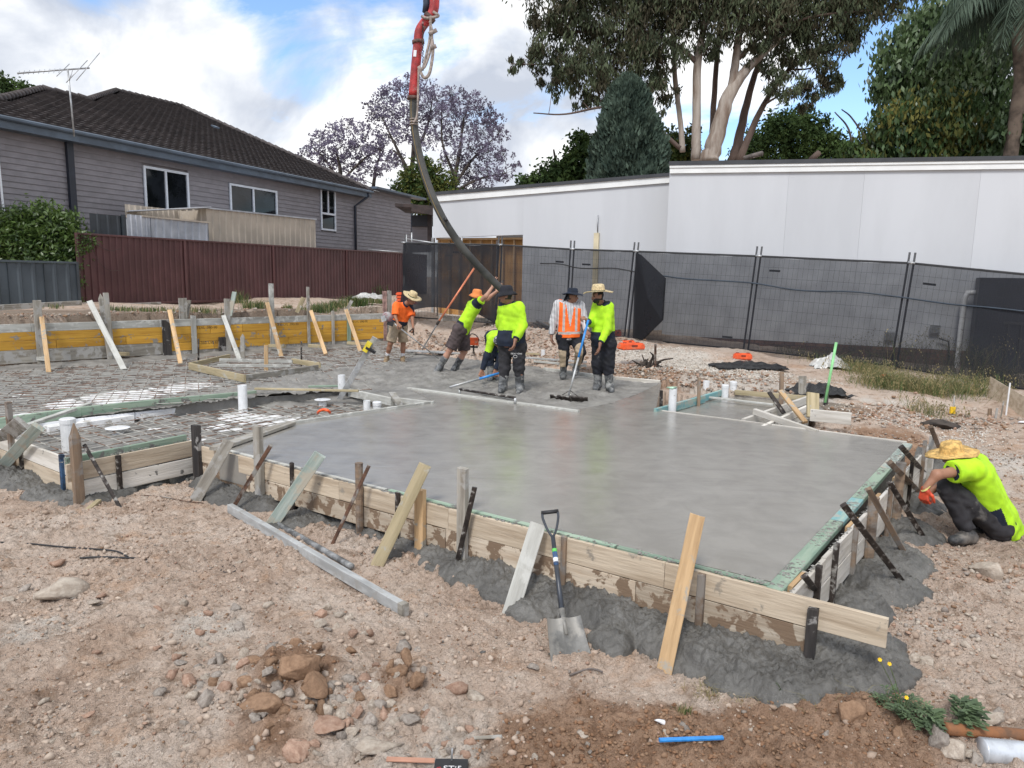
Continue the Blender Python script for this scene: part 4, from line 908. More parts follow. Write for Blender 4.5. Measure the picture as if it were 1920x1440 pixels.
# ================= FENCES AND BUILDINGS =================
M_maroon = mat('maroon_colour_steel', (.10, .042, .042), .5, .1, 1.2, bump=.05, bscale=4)
M_slate = mat('slate_blue_colour_steel', (.062, .078, .092), .5, .1, 1.2)
M_greyst = mat('charcoal_colour_steel', (.035, .042, .05), .45, .1, 2)
M_zinc = mat('zinc_sheet', (.48, .50, .54), .45, .1, 1.5, metal=.2, col2=(.34, .36, .40))
M_beige = mat('beige_sheet_steel', (.46, .40, .33), .55, .06, 1.5)
def sheet_vf(pl, a, b, z0, z1, pitch, depth, off, zf=None):
    """ribbed sheet from station a to b; zf(s) gives the top"""
    ss = [a]; oo = [0]; s = a
    while s < b-1e-6:
        for f_, o_ in ((.62, 0), (.72, 1), (.90, 1), (1.0, 0)):
            ss.append(min(b, s+pitch*f_)); oo.append(o_)
        s += pitch
    V = []; Fc = []
    for s_, o_ in zip(ss, oo):
        V.append(pl.pt(s_, z0(s_) if callable(z0) else z0, off+o_*depth)); V.append(pl.pt(s_, zf(s_) if zf else z1, off+o_*depth))
    for i in range(len(ss)-1): Fc.append((2*i, 2*i+2, 2*i+3, 2*i+1))
    return V, Fc
# maroon fence: straight line through two ground points
pm = Plane(D(146, 500, 18.2), P(1e-3+755, 552, 1.0)-D(146, 500, 18.2))
zM = lambda s: .96
def mtop(px): return pm.hit(px, 436.5+(px-145)*.0625)[2]
fm = thing('metal_fence', pm.pt(5, .95), 'maroon ribbed steel fence in front of the grey weatherboard house', 'fence')
xsM = [146, 347, 512, 649, 742, 800]
for i in range(len(xsM)-1):
    a, b = pm.st(xsM[i], 500)[0], pm.st(xsM[i+1], 500)[0]
    za, zb = mtop(xsM[i]), mtop(min(xsM[i+1], 757))
    V, Fc = sheet_vf(pm, a+.02, b-.02, .90, 0, .19, .035, -.01, zf=lambda s: za+(zb-za)*(s-a)/(b-a)-.03)
    mk('panel', V, Fc, M_maroon, fm)
    beam('post', pm.pt(a, .8, .015), pm.pt(a, za+.0, .015), .06, .06, M_maroon, fm, face=nn)
    beam('top_rail', pm.pt(a+.03, za-.02, .012), pm.pt(b-.03, zb-.02, .012), .055, .05, M_maroon, fm)
    beam('bottom_rail', pm.pt(a+.03, .96, .012), pm.pt(b-.03, .96, .012), .05, .06, M_maroon, fm)
ps_ = Plane(D(146, 500, 17.9), D(146, 500, 17.9)-D(-60, 500, 15.9))
fs_ = thing('metal_fence', ps_.pt(-1, .9), 'low slate blue ribbed steel fence at the left edge under the hedge', 'fence')
a, b = ps_.st(-60, 500)[0], ps_.st(144, 500)[0]
ztS = ps_.hit(70, 491)[2]
for k in range(3):
    a_ = a+(b-a)*k/3; b_ = a+(b-a)*(k+1)/3; V, Fc = sheet_vf(ps_, a_, b_-.005, .75, ztS-.03, .30, .03, 0); mk('panel', V, Fc, M_slate, fs_)
beam('top_rail', ps_.pt(a, ztS, .01), ps_.pt(b, ztS, .01), .06, .05, M_slate, fs_)
beam('post', ps_.pt(b, .8, .02), ps_.pt(b, ztS+.02, .02), .06, .06, M_greyst, fs_, face=nn)
for a_, b_, w, z_, lab in [((-20, 583), (152, 573), .09, .2, 'long weathered timber sleeper below the slate blue fence'), ((152, 577), (300, 570), .08, .09, 'low timber plinth under the left end of the maroon fence')]:
    o = beam('sleeper', D(*a_, 15.6 if w > .08 else 17.5), D(*b_, 17.3 if w > .08 else 20), w, z_*1.2, W_grey); tag(o, lab, 'sleeper')
# ---- house ----
hs = Plane(D(300, 400, 23.6), pm.d)
M_board = mat('taupe_vinyl_weatherboard', (.235, .22, .235), .55, .06, 2.5, stretch=(.3, 1, 1), rnd=.12)
M_trim = mat('blue_grey_gutter_steel', (.085, .115, .155), .4, .1, 2)
M_dtrim = mat('dark_blue_downpipe', (.02, .025, .04), .45, .1, 2)
M_wframe = mat('white_window_frame', (.68, .72, .78), .4, .03, 3)
M_glass = mat('dark_window_glass', (.012, .014, .018), .04, .3, 1.5, spec=.35)
M_tile = mat('dark_concrete_roof_tile', (.075, .062, .060), .75, .25, 3, rnd=.5, bump=.2, bscale=20, col2=(.045, .037, .037))
HOUSE = thing('house', hs.pt(0, 1.2), 'grey weatherboard house with a dark tiled hip roof behind the maroon fence', 'house')
SH = lambda x, y=350: hs.st(x, y)[0]
# windows: pixel corners of the frame
wins = [((266, 310), (349, 306+12), 2.02+.0), ((428, 343), (516, 352), 1.0), ((598, 351), (626, 354), 1.0)]
wr = []
for (x0, y0, x1, yb) in [(266, 310, 350, 425), (428, 343, 517, 403), (599, 351, 627, 431)]:
    s0, z1 = hs.st(x0, y0); s1 = hs.st(x1, y0)[0]; z0 = hs.st(x0, yb)[1]; wr.append((s0, s1, z0, z1))
sA, sB = SH(-120), SH(770)
sC = SH(690)
zg = hs.st(300, 281)[1]          # gutter height at the wall plane
bh = .155; z = 1.0; rowi = 0
bmz = {}
while z < zg+.1:
    cuts = [(a-.01, b+.01) for a, b, c_, d_ in wr if z+bh*.5 > c_-.02 and z+bh*.5 < d_+.02]
    cur = sA; segs = []
    for a, b in sorted(cuts): segs.append((cur, a)); cur = b
    segs.append((cur, sC if z > zg-.0 else sB))
    for a, b in segs:
        if b-a < .05: continue
        js = [a]+[j for j in np.arange(sA+(rowi % 3)*1.7, sB, 5.1) if a+.4 < j < b-.4]+[b]
        for u, v in zip(js[:-1], js[1:]):
            V = [hs.pt(u, z, .03), hs.pt(v-.004, z, .03), hs.pt(v-.004, z+bh, .004), hs.pt(u, z+bh, .004), hs.pt(u, z+.0, 0), hs.pt(v-.004, z+.0, 0)]
            mk('board', V, [(0, 1, 2, 3), (4, 5, 1, 0)], M_board, HOUSE)
    z += bh; rowi += 1
for i, (s0, s1, z0, z1) in enumerate(wr):
    w = thing('window', hs.pt((s0+s1)/2, z0), None, None); w.parent = HOUSE; w.matrix_parent_inverse = HOUSE.matrix_basis.inverted()
    fw_ = .075
    def fb_(a, b, c_, d_, nm='frame', off=.045, dep=.05, mt_=M_wframe):
        V, Fc = box_vf((hs.pt(a, c_, off)+hs.pt(b, d_, off))/2, hs.d*(b-a)/2, hs.n*dep/2, [0, 0, (d_-c_)/2]); mk(nm, V, Fc, mt_, w)
    fb_(s0, s0+fw_, z0, z1); fb_(s1-fw_, s1, z0, z1); fb_(s0+fw_, s1-fw_, z1-fw_, z1, off=.044); fb_(s0+fw_, s1-fw_, z0, z0+fw_, off=.044)
    mid = s0+(s1-s0)*(.48 if i < 2 else .5)
    if i == 2:
        zm = z0+(z1-z0)*.40; fb_(s0+fw_, s1-fw_, zm-.04, zm+.04, 'rail', .043); fb_(mid-.03, mid+.03, zm+.04, z1-fw_, 'mullion', .043)
        pn = [(s0+fw_, mid, zm+.04, z1-fw_), (mid, s1-fw_, zm+.04, z1-fw_), (s0+fw_, s1-fw_, z0+fw_, zm)]
    else:
        fb_(mid-.035, mid+.035, z0+fw_, z1-fw_, 'mullion', .043); pn = [(s0+fw_, mid, z0+fw_, z1-fw_), (mid, s1-fw_, z0+fw_, z1-fw_)]
    for a, b, c_, d_ in pn: mk('pane', [hs.pt(a, c_, .02), hs.pt(b, c_, .02), hs.pt(b, d_, .02), hs.pt(a, d_, .02)], [(0, 1, 2, 3)], M_glass, w)
    # sill-side reveal keeps the wall closed behind the glass
    mk('backing', [hs.pt(s0, z0, .0), hs.pt(s1, z0, .0), hs.pt(s1, z1, .0), hs.pt(s0, z1, .0)], [(0, 1, 2, 3)], M_dtrim, w)
# wall body behind the boards
V, Fc = box_vf((hs.pt(sA, 1, -4)+hs.pt(sB, zg, -4))/2+0, hs.d*(sB-sA)/2, hs.n*3.95, [0, 0, (zg-1)/2]); mk('wall', V, Fc, M_board, HOUSE)
# eaves: soffit, fascia, gutter
ov = .45
GP = Plane(hs.pt(0, 0, ov), hs.d)
s0g = GP.st(-120, 300)[0]; s1g = GP.st(697, 352)[0]; zG = GP.st(350, 288)[1]
beam('fascia', GP.pt(s0g, zG-.18, -.03), GP.pt(s1g, zG-.18, -.03), .03, .22, M_trim, HOUSE)
beam('gutter', GP.pt(s0g, zG-.04, .04), GP.pt(s1g+.05, zG-.04, .04), .11, .11, M_trim, HOUSE, c=.03)
beam('soffit', GP.pt(s0g, zG-.27, -.26), GP.pt(s1g, zG-.27, -.26), .44, .02, M_trim, HOUSE)
sd_ = SH(131); beam('downpipe', hs.pt(sd_, 1.2, .09), hs.pt(sd_, zG-.25, .09), .19, .1, M_dtrim, HOUSE, face=hs.n)
sd_ = SH(663); tube('downpipe', [hs.pt(sd_, 1.2, .08), hs.pt(sd_, zg-.75, .08), hs.pt(sd_+.25, zg-.5, .3), hs.pt(sd_+.5, zg-.3, ov), hs.pt(sd_+.5, zg+.05, ov)], .055, M_dtrim, HOUSE)
tube('downpipe', [hs.pt(SH(3), 1.2, .05), hs.pt(SH(-2), zG-.4, .05)], .03, M_white, HOUSE)
# roof: slope plane through the gutter line
pitch = R(21.5); tp_ = math.tan(pitch)
hn = hs.n*(1 if (CAM-hs.o)@hs.n > 0 else -1)
Og = GP.pt(0, zG)
rn = np.array([hn[0]*math.sin(pitch), hn[1]*math.sin(pitch), math.cos(pitch)])
def RP(x, y, lift=0.0):
    q = ray(x, y); t_ = ((Og-CAM)@rn)/(q@rn); return CAM+q*t_+rn*lift
up_ = np.array([-hn[0]*math.cos(pitch), -hn[1]*math.cos(pitch), math.sin(pitch)])
def ruv(p): return (p-Og)@hs.d, (p-Og)@up_
roofpx = [(-140, 205), (0, 188), (80, 168), (167, 188), (217, 171), (340, 200), (690, 345)]
RV = [RP(*p) for p in roofpx]
UV = [ruv(p) for p in RV]
UV[-1] = (s1g, 0); UV = [(s0g, 0)]+UV
rp3 = lambda u, v, l=0: Og+hs.d*u+up_*v+rn*l
# deck under the tiles and the hidden back slopes
front = [rp3(u, v, -.03) for u, v in UV]
RF = thing('roof', rp3(8, 2), None, None); RF.parent = HOUSE; RF.matrix_parent_inverse = HOUSE.matrix_basis.inverted()
back = [p-hn*7.5-np.array([0, 0, max(0, p[2]-zG)]) for p in front]
nF = len(front); Fr = [tuple(range(nF))]+[(i, nF+i, nF+i+1, i+1) for i in range(nF-1)]
mk('deck', front+back, Fr, M_tile, RF)
tw, tl = .30, .33
ncol = 7
def tile_vf():
    V = []; Fc = []
    for j, (v, dz) in enumerate(((0, .065), (tl*1.08, .0))):
        for i in range(ncol):
            f_ = i/(ncol-1); V.append((f_*tw*1.0, v, dz+.006*math.sin(f_*2*math.pi*1.0+.6)))
    for i in range(ncol-1): Fc.append((i, i+1, ncol+i+1, ncol+i))
    for i in range(ncol): V.append((V[i][0], V[i][1], V[i][2]-.06))
    for i in range(ncol-1): Fc.append((2*ncol+i, 2*ncol+i+1, i+1, i))
    return np.array(V), Fc
TV, TF = tile_vf(); tme = meshdata('tile', TV, TF, M_tile)
tmat = Matrix((Vector(hs.d), Vector(up_), Vector(rn))).transposed().to_4x4()
umax = max(u for u, v in UV); vmax = max(v for u, v in UV)
tiles = []
for r_ in range(int(vmax/tl)+1):
    for c_ in range(int((umax-s0g)/tw)+1):
        u = s0g+c_*tw; v = r_*tl
        if inpoly(np.array([u+tw/2]), np.array([v+tl*.6]), UV)[0]: tiles.append((u, v))
def tkey(t_): p = rp3(*t_); return np.linalg.norm(p-CAM)
vis = [t_ for t_ in tiles if True]
def inview(t_):
    p = rp3(*t_)-CAM; d = p@cf; x = 960+FOC*(p@cr)/d; return x > 0
tiles.sort(key=lambda t_: (not inview(t_), tkey(t_)))
for (u, v) in tiles[:300]:
    o = bpy.data.objects.new('tile', tme); COL.objects.link(o); mt_ = tmat.copy(); mt_.translation = Vector(rp3(u, v, random.uniform(0, .006))); o.matrix_basis = mt_; adopt(o, RF)
parts_ = []
A3 = np.stack([hs.d, up_, rn], 1)
Vt = np.concatenate([TV@A3.T+rp3(u, v, random.uniform(0, .006)) for u, v in tiles[300:]]); Ft = []
for k in range(len(tiles)-300): Ft += [tuple(i+k*len(TV) for i in f_) for f_ in TF]
tag(mk('tiles', Vt, Ft, M_tile, RF), kind='stuff')
# ridge caps
ridge = [(UV[i], UV[i+1]) for i in range(1, nF-1)]
for a, b in ridge:
    A = rp3(*a, .03); B = rp3(*b, .03); L = np.linalg.norm(B-A); n_ = max(1, int(L/.42))
    for k in range(n_):
        p = A+(B-A)*k/n_; q_ = A+(B-A)*(k+1.06)/n_; tube('ridge_cap', [p+rn*.035, q_], [.11, .10], M_tile, RF, n=8)
V, Fc = box_vf(RP(403, 241, .06), hs.d*.12, up_*.15, rn*.05); mk('roof_vent', V, Fc, M_trim, RF)
# rear wing with its own fascia
zw = hs.st(735, 372)[1]
beam('wing_gutter', hs.pt(SH(690), hs.st(700, 352)[1]-.05, .25), hs.pt(SH(784), hs.st(784, 374)[1]-.0, .25), .5, .1, M_trim, HOUSE)
beam('wing_corner', hs.pt(SH(771), 1.1, .02), hs.pt(SH(771), zw-.05, .02), .08, .06, M_trim, HOUSE, face=hs.n)
# covered side entry beyond the wing
CP_ = thing('carport', hs.pt(SH(790), 1.2, -.5), 'dark roofed side shelter between the grey house and the white building', 'shelter')
a_, b_ = D(772, 395, 33), D(815, 402, 33)
M_bd = mat('dark_brown_timber', (.04, .025, .022), .6, .2, 3)
beam('roof', a_+np.array([-.5, 0, .1]), b_+np.array([1.5, 0, .1]), 3, .14, M_bd, CP_); beam('fascia', D(772, 390, 31.4), D(815, 398, 31.4), .1, .28, M_bd, CP_)
z0_ = 1.0
for k in range(9):
    p = D(772, 470-k*6.0, 33.2); q_ = D(808, 470-k*6.0, 33.2); beam('board', p, q_, .03, .155, M_board, CP_)
beam('post', D(806, 470, 32.3), D(806, 395, 32.3), .2, .15, M_bd, CP_, face=(0, -1, 0))
beam('beam', D(772, 414, 33.1), D(812, 414, 33.1), .1, .5, M_dtrim, CP_)
# ---- sheds between fence and house ----
def shed(name, label, xs_, ytops, mt_, off, pitch_, depth=.03, z0=1.0, dep_back=1.6, roofm=None, ledge=None):
    pl = Plane(hs.pt(0, 0, off), hs.d); S = [pl.st(x, y)[0] for x, y in zip(xs_, ytops)]; Zt = [pl.st(x, y)[1] for x, y in zip(xs_, ytops)]
    th = thing(name, pl.pt(S[0], z0), label, 'shed')
    zf = lambda s: float(np.interp(s, S, Zt))
    V, Fc = sheet_vf(pl, S[0], S[-1], z0, 0, pitch_, depth, 0, zf=zf); mk('wall', V, Fc, mt_, th)
    ps2 = Plane(pl.pt(S[0], 0), hn); V, Fc = sheet_vf(ps2, -dep_back, 0, z0, 0, pitch_, depth, 0, zf=lambda s: Zt[0]+(0 if ledge is None else ledge*(-s)/dep_back)); mk('side_wall', V, Fc, mt_, th)
    A = pl.pt(S[0]-.03, Zt[0]+.02, .06); B = pl.pt(S[-1]+.05, Zt[-1]+.02, .06); A2 = A-hn*dep_back+np.array([0, 0, ledge or 0]); B2 = B-hn*dep_back+np.array([0, 0, ledge or 0])
    dn = np.array([0, 0, .045]); mk('roof', [A, B, B2, A2, A-dn, B-dn, B2-dn, A2-dn], [(0, 1, 2, 3), (4, 7, 6, 5), (0, 4, 5, 1), (0, 3, 7, 4), (1, 5, 6, 2)], roofm or mt_, th)
    return th
shed('garden_shed', 'beige ribbed steel shed with a pale roof edge in front of the grey house', [388, 590], [390, 411], M_beige, 1.9, .28, .03, 1.0, 1.9, M_zinc, ledge=-.02)
pls = Plane(hs.pt(0, 0, 1.9), hs.d)
shed('garden_shed', 'small zinc shed with streaked ribs left of the beige shed', [266, 389], [405, 417], M_zinc, 2.2, .26, .03, 1.0, 1.2, M_beige, ledge=-.02)
zs_ = thing('sheet_screen', pls.pt(pls.st(240, 410)[0], 1.0, .3), 'bright zinc ribbed screen at the left end of the small shed', 'screen')
V, Fc = sheet_vf(pls, pls.st(223, 410)[0], pls.st(266, 405)[0], 1.0, pls.st(245, 404)[1], .16, .03, .31); mk('panel', V, Fc, M_zinc, zs_)
gs_ = thing('sheet_screen', pls.pt(pls.st(190, 410)[0], 1.0, .1), 'charcoal steel fence piece between the hedge and the zinc shed', 'screen')
V, Fc = sheet_vf(pls, pls.st(158, 410)[0], pls.st(222, 405)[0], 1.0, pls.st(200, 404)[1], .3, .03, .2); mk('panel', V, Fc, M_greyst, gs_)
beam('post', pls.pt(pls.st(219, 405)[0], 1, .25), pls.pt(pls.st(219, 405)[0], pls.st(219, 403)[1], .25), .1, .08, M_greyst, gs_, face=hn)
V, Fc = sheet_vf(pls, pls.st(290, 400)[0], pls.st(391, 390)[0], 1.0, pls.st(391, 390)[1]-.05, .2, .03, -1.2); o = mk('shed_side', V, Fc, M_beige); tag(o, 'beige sloping sheet wall behind the small zinc shed', 'shed wall')
A, B = pls.pt(pls.st(290, 396)[0], pls.st(290, 395)[1], -1.1), pls.pt(pls.st(392, 389)[0], pls.st(392, 389)[1], .0)
tag(beam('roof_sheet', A, B, .5, .03, M_zinc), 'thin corrugated roof edge behind the small zinc shed', 'roof sheet')
# ---- television antenna on the roof ----
an = thing('tv_antenna', RP(138, 253), 'television antenna on a thin mast above the tiled roof', 'antenna')
dA = RP(138, 253)[1]-.3
ap = lambda x, y, dd=0: D(x, y, dA+dd)
tube('mast', [ap(139, 256), ap(133, 190), ap(127, 131)], .022, M_galv, an, 6)
tube('boom', [ap(32, 137.5, -.4), ap(100, 132), ap(168, 127.5, .3)], .022, M_galv, an, 6)
for a, b, c_, d_ in [(143, 151, 187, 99), (124, 155, 164, 113), (106, 143, 130, 120)]: tube('element', [ap(a, b, -.2), ap(c_, d_, .2)], .010, M_galv, an, 5)
for k in range(9): x_ = 34+k*9.5; tube('element', [ap(x_, 140-k*.5, -.25), ap(x_+2.5, 133-k*.6, .25)], .008, M_galv, an, 5)
tube('brace', [ap(130, 152), ap(136, 131)], .010, M_galv, an, 5)
# ---- white building ----
dW = np.array([.893, -.45]); dW /= np.linalg.norm(dW)
pw = Plane(D(1258, 400, 19.0), [dW[0], dW[1]])
pw2 = Plane(pw.pt(0, 0, -.9), [dW[0], dW[1]])
wn = pw.n*(1 if (CAM-pw.o)@pw.n > 0 else -1)
M_roofcap = mat('dark_metal_roof_flashing', (.045, .048, .055), .5, .1, 2)
M_wtrim = mat('white_profiled_fascia', (.78, .79, .78), .5, .03, 2)
M_brick = mat('red_brown_brick', (.15, .075, .055), .85, .2, 5, rnd=.6, bump=.3)
M_wall = mat('white_panel_cladding', (.55, .565, .59), .65, .03, .5, bump=.05, bscale=3, stretch=(1, 1, .25))
WB = thing('white_building', pw.pt(3, .3), 'long white panel clad building with dark roof flashing behind the black mesh fence', 'building')
def wallpanel(pl, xs_, ytop, z0, thick, parent, offs=0, right_ext=0):
    for i in range(len(xs_)-1):
        sa, za = pl.st(xs_[i], ytop(xs_[i])); sb, zb = pl.st(xs_[i+1], ytop(xs_[i+1]))
        if i == len(xs_)-2: sb += right_ext
        o = []
        for of in (offs, offs-thick): o += [pl.pt(sa+.0012, z0, of), pl.pt(sb-.0012, z0, of), pl.pt(sb-.0012, zb, of), pl.pt(sa+.0012, za, of)]
        mk('panel', o, [(0, 1, 2, 3), (5, 4, 7, 6), (4, 0, 3, 7), (1, 5, 6, 2), (3, 2, 6, 7), (4, 5, 1, 0)], M_wall, parent)
def band(pl, x0, x1, y0f, y1f, off, dep, mt_, name, parent, ext=0):
    a0, b0 = pl.pt(*pl.st(x0, y0f(x0)), off), pl.pt(*pl.st(x1, y0f(x1)), off); a1, b1 = pl.pt(*pl.st(x0, y1f(x0)), off), pl.pt(*pl.st(x1, y1f(x1)), off)
    e = pl.d*ext; b0 = b0+e; b1 = b1+e; bk = -pl.n*dep*(1 if (CAM-pl.o)@pl.n > 0 else -1)
    mk(name, [a0, b0, b1, a1, a0+bk, b0+bk, b1+bk, a1+bk], [(0, 3, 2, 1), (4, 5, 6, 7), (0, 1, 5, 4), (3, 7, 6, 2), (0, 4, 7, 3), (1, 2, 6, 5)], mt_, parent)
yr = lambda x: 316+(x-1260)*.004
yl = lambda x: 378-(x-812)*.084+0
zb_ = pw.st(1300, 631)[1]
wallpanel(pw, [1256, 1480, 1622, 1840, 2100], yr, zb_, .2, WB, right_ext=4)
band(pw, 1257, 1990, lambda x: 311+(x-1260)*.009, lambda x: 325.5+(x-1260)*.009, .06, .1, M_wtrim, 'fascia', WB, 5)
band(pw, 1257, 1990, lambda x: 310.5+(x-1260)*.009, lambda x: 315.5+(x-1260)*.009, .085, .02, M_wtrim, 'fascia_lip', WB, 5)
band(pw, 1256, 1990, lambda x: 303.5+(x-1260)*.009, lambda x: 311+(x-1260)*.009, .10, 6, M_roofcap, 'roof', WB, 5)
wallpanel(pw2, [982, 1256], yl, .2, .2, WB, right_ext=1)
# left panel sits above the timber framed opening
sa, sb = pw2.st(812, 400)[0], pw2.st(982, 400)[0]
zo = pw2.st(815, 446)[1]; zo2 = pw2.st(982, 440)[1]
V = []
for of in (0, -.2): V += [pw2.pt(sa, zo, of), pw2.pt(sb, zo2, of), pw2.pt(sb, pw2.st(982, yl(982))[1], of), pw2.pt(sa, pw2.st(812, yl(812))[1], of)]
mk('panel', V, [(0, 1, 2, 3), (5, 4, 7, 6), (4, 0, 3, 7), (1, 5, 6, 2), (3, 2, 6, 7), (4, 5, 1, 0)], M_wall, WB)
band(pw2, 811, 1256, lambda x: yl(x)-11, lambda x: yl(x)+1, .06, .1, M_wtrim, 'fascia', WB, .5)
band(pw2, 810, 1256, lambda x: yl(x)-17, lambda x: yl(x)-11, .10, 5, M_roofcap, 'roof', WB, .5)
M_osb = mat('orange_plywood_lining', (.55, .31, .11), .7, .15, 5, stretch=(1, 1, .3), col2=(.42, .22, .07))
V, Fc = box_vf((pw2.pt(sa, .3, -.45)+pw2.pt(sb, zo, -.45))/2, pw2.d*(sb-sa)/2, pw2.n*.02, [0, 0, (zo-.3)/2]); mk('lining', V, Fc, M_osb, WB)
for k in range(9):
    s_ = sa+.05+(sb-sa-.1)*k/8; beam('stud', pw2.pt(s_, .2, -.3), pw2.pt(s_, zo-.02, -.3), .05, .09, W_pine, WB, face=wn)
beam('plate', pw2.pt(sa, zo-.03, -.24), pw2.pt(sb, zo-.03, -.24), .12, .06, W_pine, WB)
beam('corner_post', pw2.pt(sa+.03, .2, .03), pw2.pt(sa+.03, zo, .03), .09, .09, M_galv, WB, face=wn)
V, Fc = box_vf((pw2.pt(sa, .2, -3)+pw2.pt(sb+1, 3, -3))/2, pw2.d*.02, pw2.n*2.6, [0, 0, 1.8]); mk('side_wall', V, Fc, M_wall, WB)
# brick base, every brick in the exposed part a piece
bwl, bhh = .24, .086
bme = meshdata('brick', *box_vf([0, 0, 0], [.114, 0, 0], [0, .05, 0], [0, 0, .037]), M_brick)
s0b, s1b = pw.st(1238, 640)[0], pw.st(1800, 640)[0]
bt = Matrix((Vector(pw.d), Vector(-wn), Vector((0, 0, 1)))).transposed().to_4x4()
nb = 0
for r_ in range(7):
    for c_ in range(int((s1b-s0b)/bwl)+1):
        if nb >= 300: break
        o = bpy.data.objects.new('brick', bme); COL.objects.link(o); mt_ = bt.copy(); mt_.translation = Vector(pw.pt(s0b+c_*bwl+(r_ % 2)*.12+.12, zb_-.045-r_*bhh, -.03+random.uniform(-.004, .004))); o.matrix_basis = mt_; adopt(o, WB); nb += 1
V, Fc = box_vf((pw.pt(s0b, -.6, -.14)+pw.pt(s1b+8, zb_, -.14))/2, pw.d*(s1b+8-s0b)/2, pw.n*.06, [0, 0, (zb_+.6)/2]); mk('mortar', V, Fc, mat('mortar', (.2, .17, .15), .95, .1, 8), WB)
# timber upright and bracket on the white wall, pipes, dark window opening at the right
tag(beam('timber_upright', pw2.pt(pw2.st(1120, 440)[0], pw2.st(1120, 437)[1], .05), pw2.pt(pw2.st(1120, 440)[0], .4, .05), 11*18.5/FOC, .08, mat('cream_timber', (.66, .58, .40), .6, .05, 3), face=wn), 'pale cream timber upright standing against the white wall', 'upright')
tag(tube('wall_bracket', [pw2.pt(pw2.st(1122, 437)[0], pw2.st(1122, 437)[1], .06), pw2.pt(pw2.st(1122, 420)[0], pw2.st(1122, 420)[1], .08), pw2.pt(pw2.st(1123, 404)[0], pw2.st(1123, 404)[1], .06)], .018, M_galv, n=5), 'thin metal rod on top of the cream upright on the white wall', 'rod')
# dark screened opening with meter box at the far right
M_nv = mat('dark_blue_black_panel', (.006, .008, .015), .5, .2, 3)
sN = [pw.st(1826, 560)[0], pw.st(1826, 560)[0]+5]; zN = pw.st(1840, 521)[1]
V, Fc = box_vf((pw.pt(sN[0], -.5, .35)+pw.pt(sN[1], zN, .35))/2, pw.d*2.5, pw.n*.33, [0, 0, (zN+.5)/2]); mk('awning_box', V, Fc, M_nv, WB)
for k in range(9): s_ = sN[0]+.6+k*.22; beam('grille_bar', pw.pt(s_, -.2, .72), pw.pt(s_, pw.st(1860, 602)[1], .72), .03, .03, M_black, WB, face=wn)
beam('grille_rail', pw.pt(sN[0]+.5, pw.st(1860, 602)[1], .73), pw.pt(sN[1], pw.st(1860, 602)[1], .73), .04, .05, M_black, WB)
tube('downpipe', [pw.pt(*pw.st(1832, 548), .25), pw.pt(*pw.st(1812, 549), .25), pw.pt(*pw.st(1806, 560), .25), pw.pt(pw.st(1806, 560)[0], -.3, .25), pw.pt(pw.st(1806, 560)[0]-1.2, -.32, .3)], .06, M_pvc, WB)
for x_, y_ in ((1753, 617), (1668, 630)):
    V, Fc = box_vf(pw.pt(*pw.st(x_, y_), .06), pw.d*.10, pw.n*.05, [0, 0, .09]); mk('meter_box', V, Fc, M_galv, WB)
tube('tap_pipe', [pw.pt(*pw.st(1780, 680), .1), pw.pt(*pw.st(1778, 640), .1), pw.pt(*pw.st(1760, 634), .1)], .02, M_black, WB)
# ================= TEMPORARY MESH FENCE =================
M_tube = mat('fence_tube_steel', (.06, .062, .066), .6, .1, 4, metal=.0)
def cloth_mat(name, alpha, col):
    mt = bpy.data.materials.new(name); mt.use_nodes = True; t = mt.node_tree; b = t.nodes['Principled BSDF']; b.inputs['Roughness'].default_value = .8; b.inputs['Base Color'].default_value = (*col, 1); b.inputs['Specular IOR Level'].default_value = .2
    tr = t.nodes.new('ShaderNodeBsdfTransparent'); ms = t.nodes.new('ShaderNodeMixShader'); tc = t.nodes.new('ShaderNodeTexCoord')
    t.links.new(ramp(t, cnoise(2.2, 3, .5, .3, tc.outputs['Object'], t), [(.35, alpha-.035), (.65, alpha+.035)]), ms.inputs[0]); t.links.new(tr.outputs[0], ms.inputs[1]); t.links.new(b.outputs[0], ms.inputs[2]); t.links.new(ms.outputs[0], t.nodes['Material Output'].inputs[0]); return mt
M_cloth = cloth_mat('black_shade_cloth', .74, (.022, .024, .030)); M_cloth2 = cloth_mat('black_shade_cloth_double', .93, (.016, .017, .021))
fpts = [(757, 455, 20.6), (938, 459, 19.3), (1073, 467, 18.2), (1192, 471, 17.3), (1422, 480, 16.05), (1708, 493, 14.5), (1985, 520, 13.0)]
fbot = {757: 588, 938: 598, 1073: 610, 1192: 634, 1422: 664, 1708: 700, 1985: 745}
def fcorner(i, top=True):
    x, y, d_ = fpts[i]
    tp2 = D(x, y, d_)
    if top: return tp2
    lean_ = -.07 if i > 2 else -.03
    bt_ = tp2.copy(); bt_[0] += lean_*2; bt_[2] = tp2[2]-2.08; return bt_
labs = ['leftmost shade cloth fence panel with the cloth sagging away beside the maroon fence', 'mesh fence panel in front of the plywood lined opening', 'mesh fence panel with cloth behind the man in the orange vest', 'mesh fence panel just right of the folded black flap', 'mesh fence panel in the middle right carrying the blue hose', 'rightmost mesh fence panel in front of the dark screened opening']
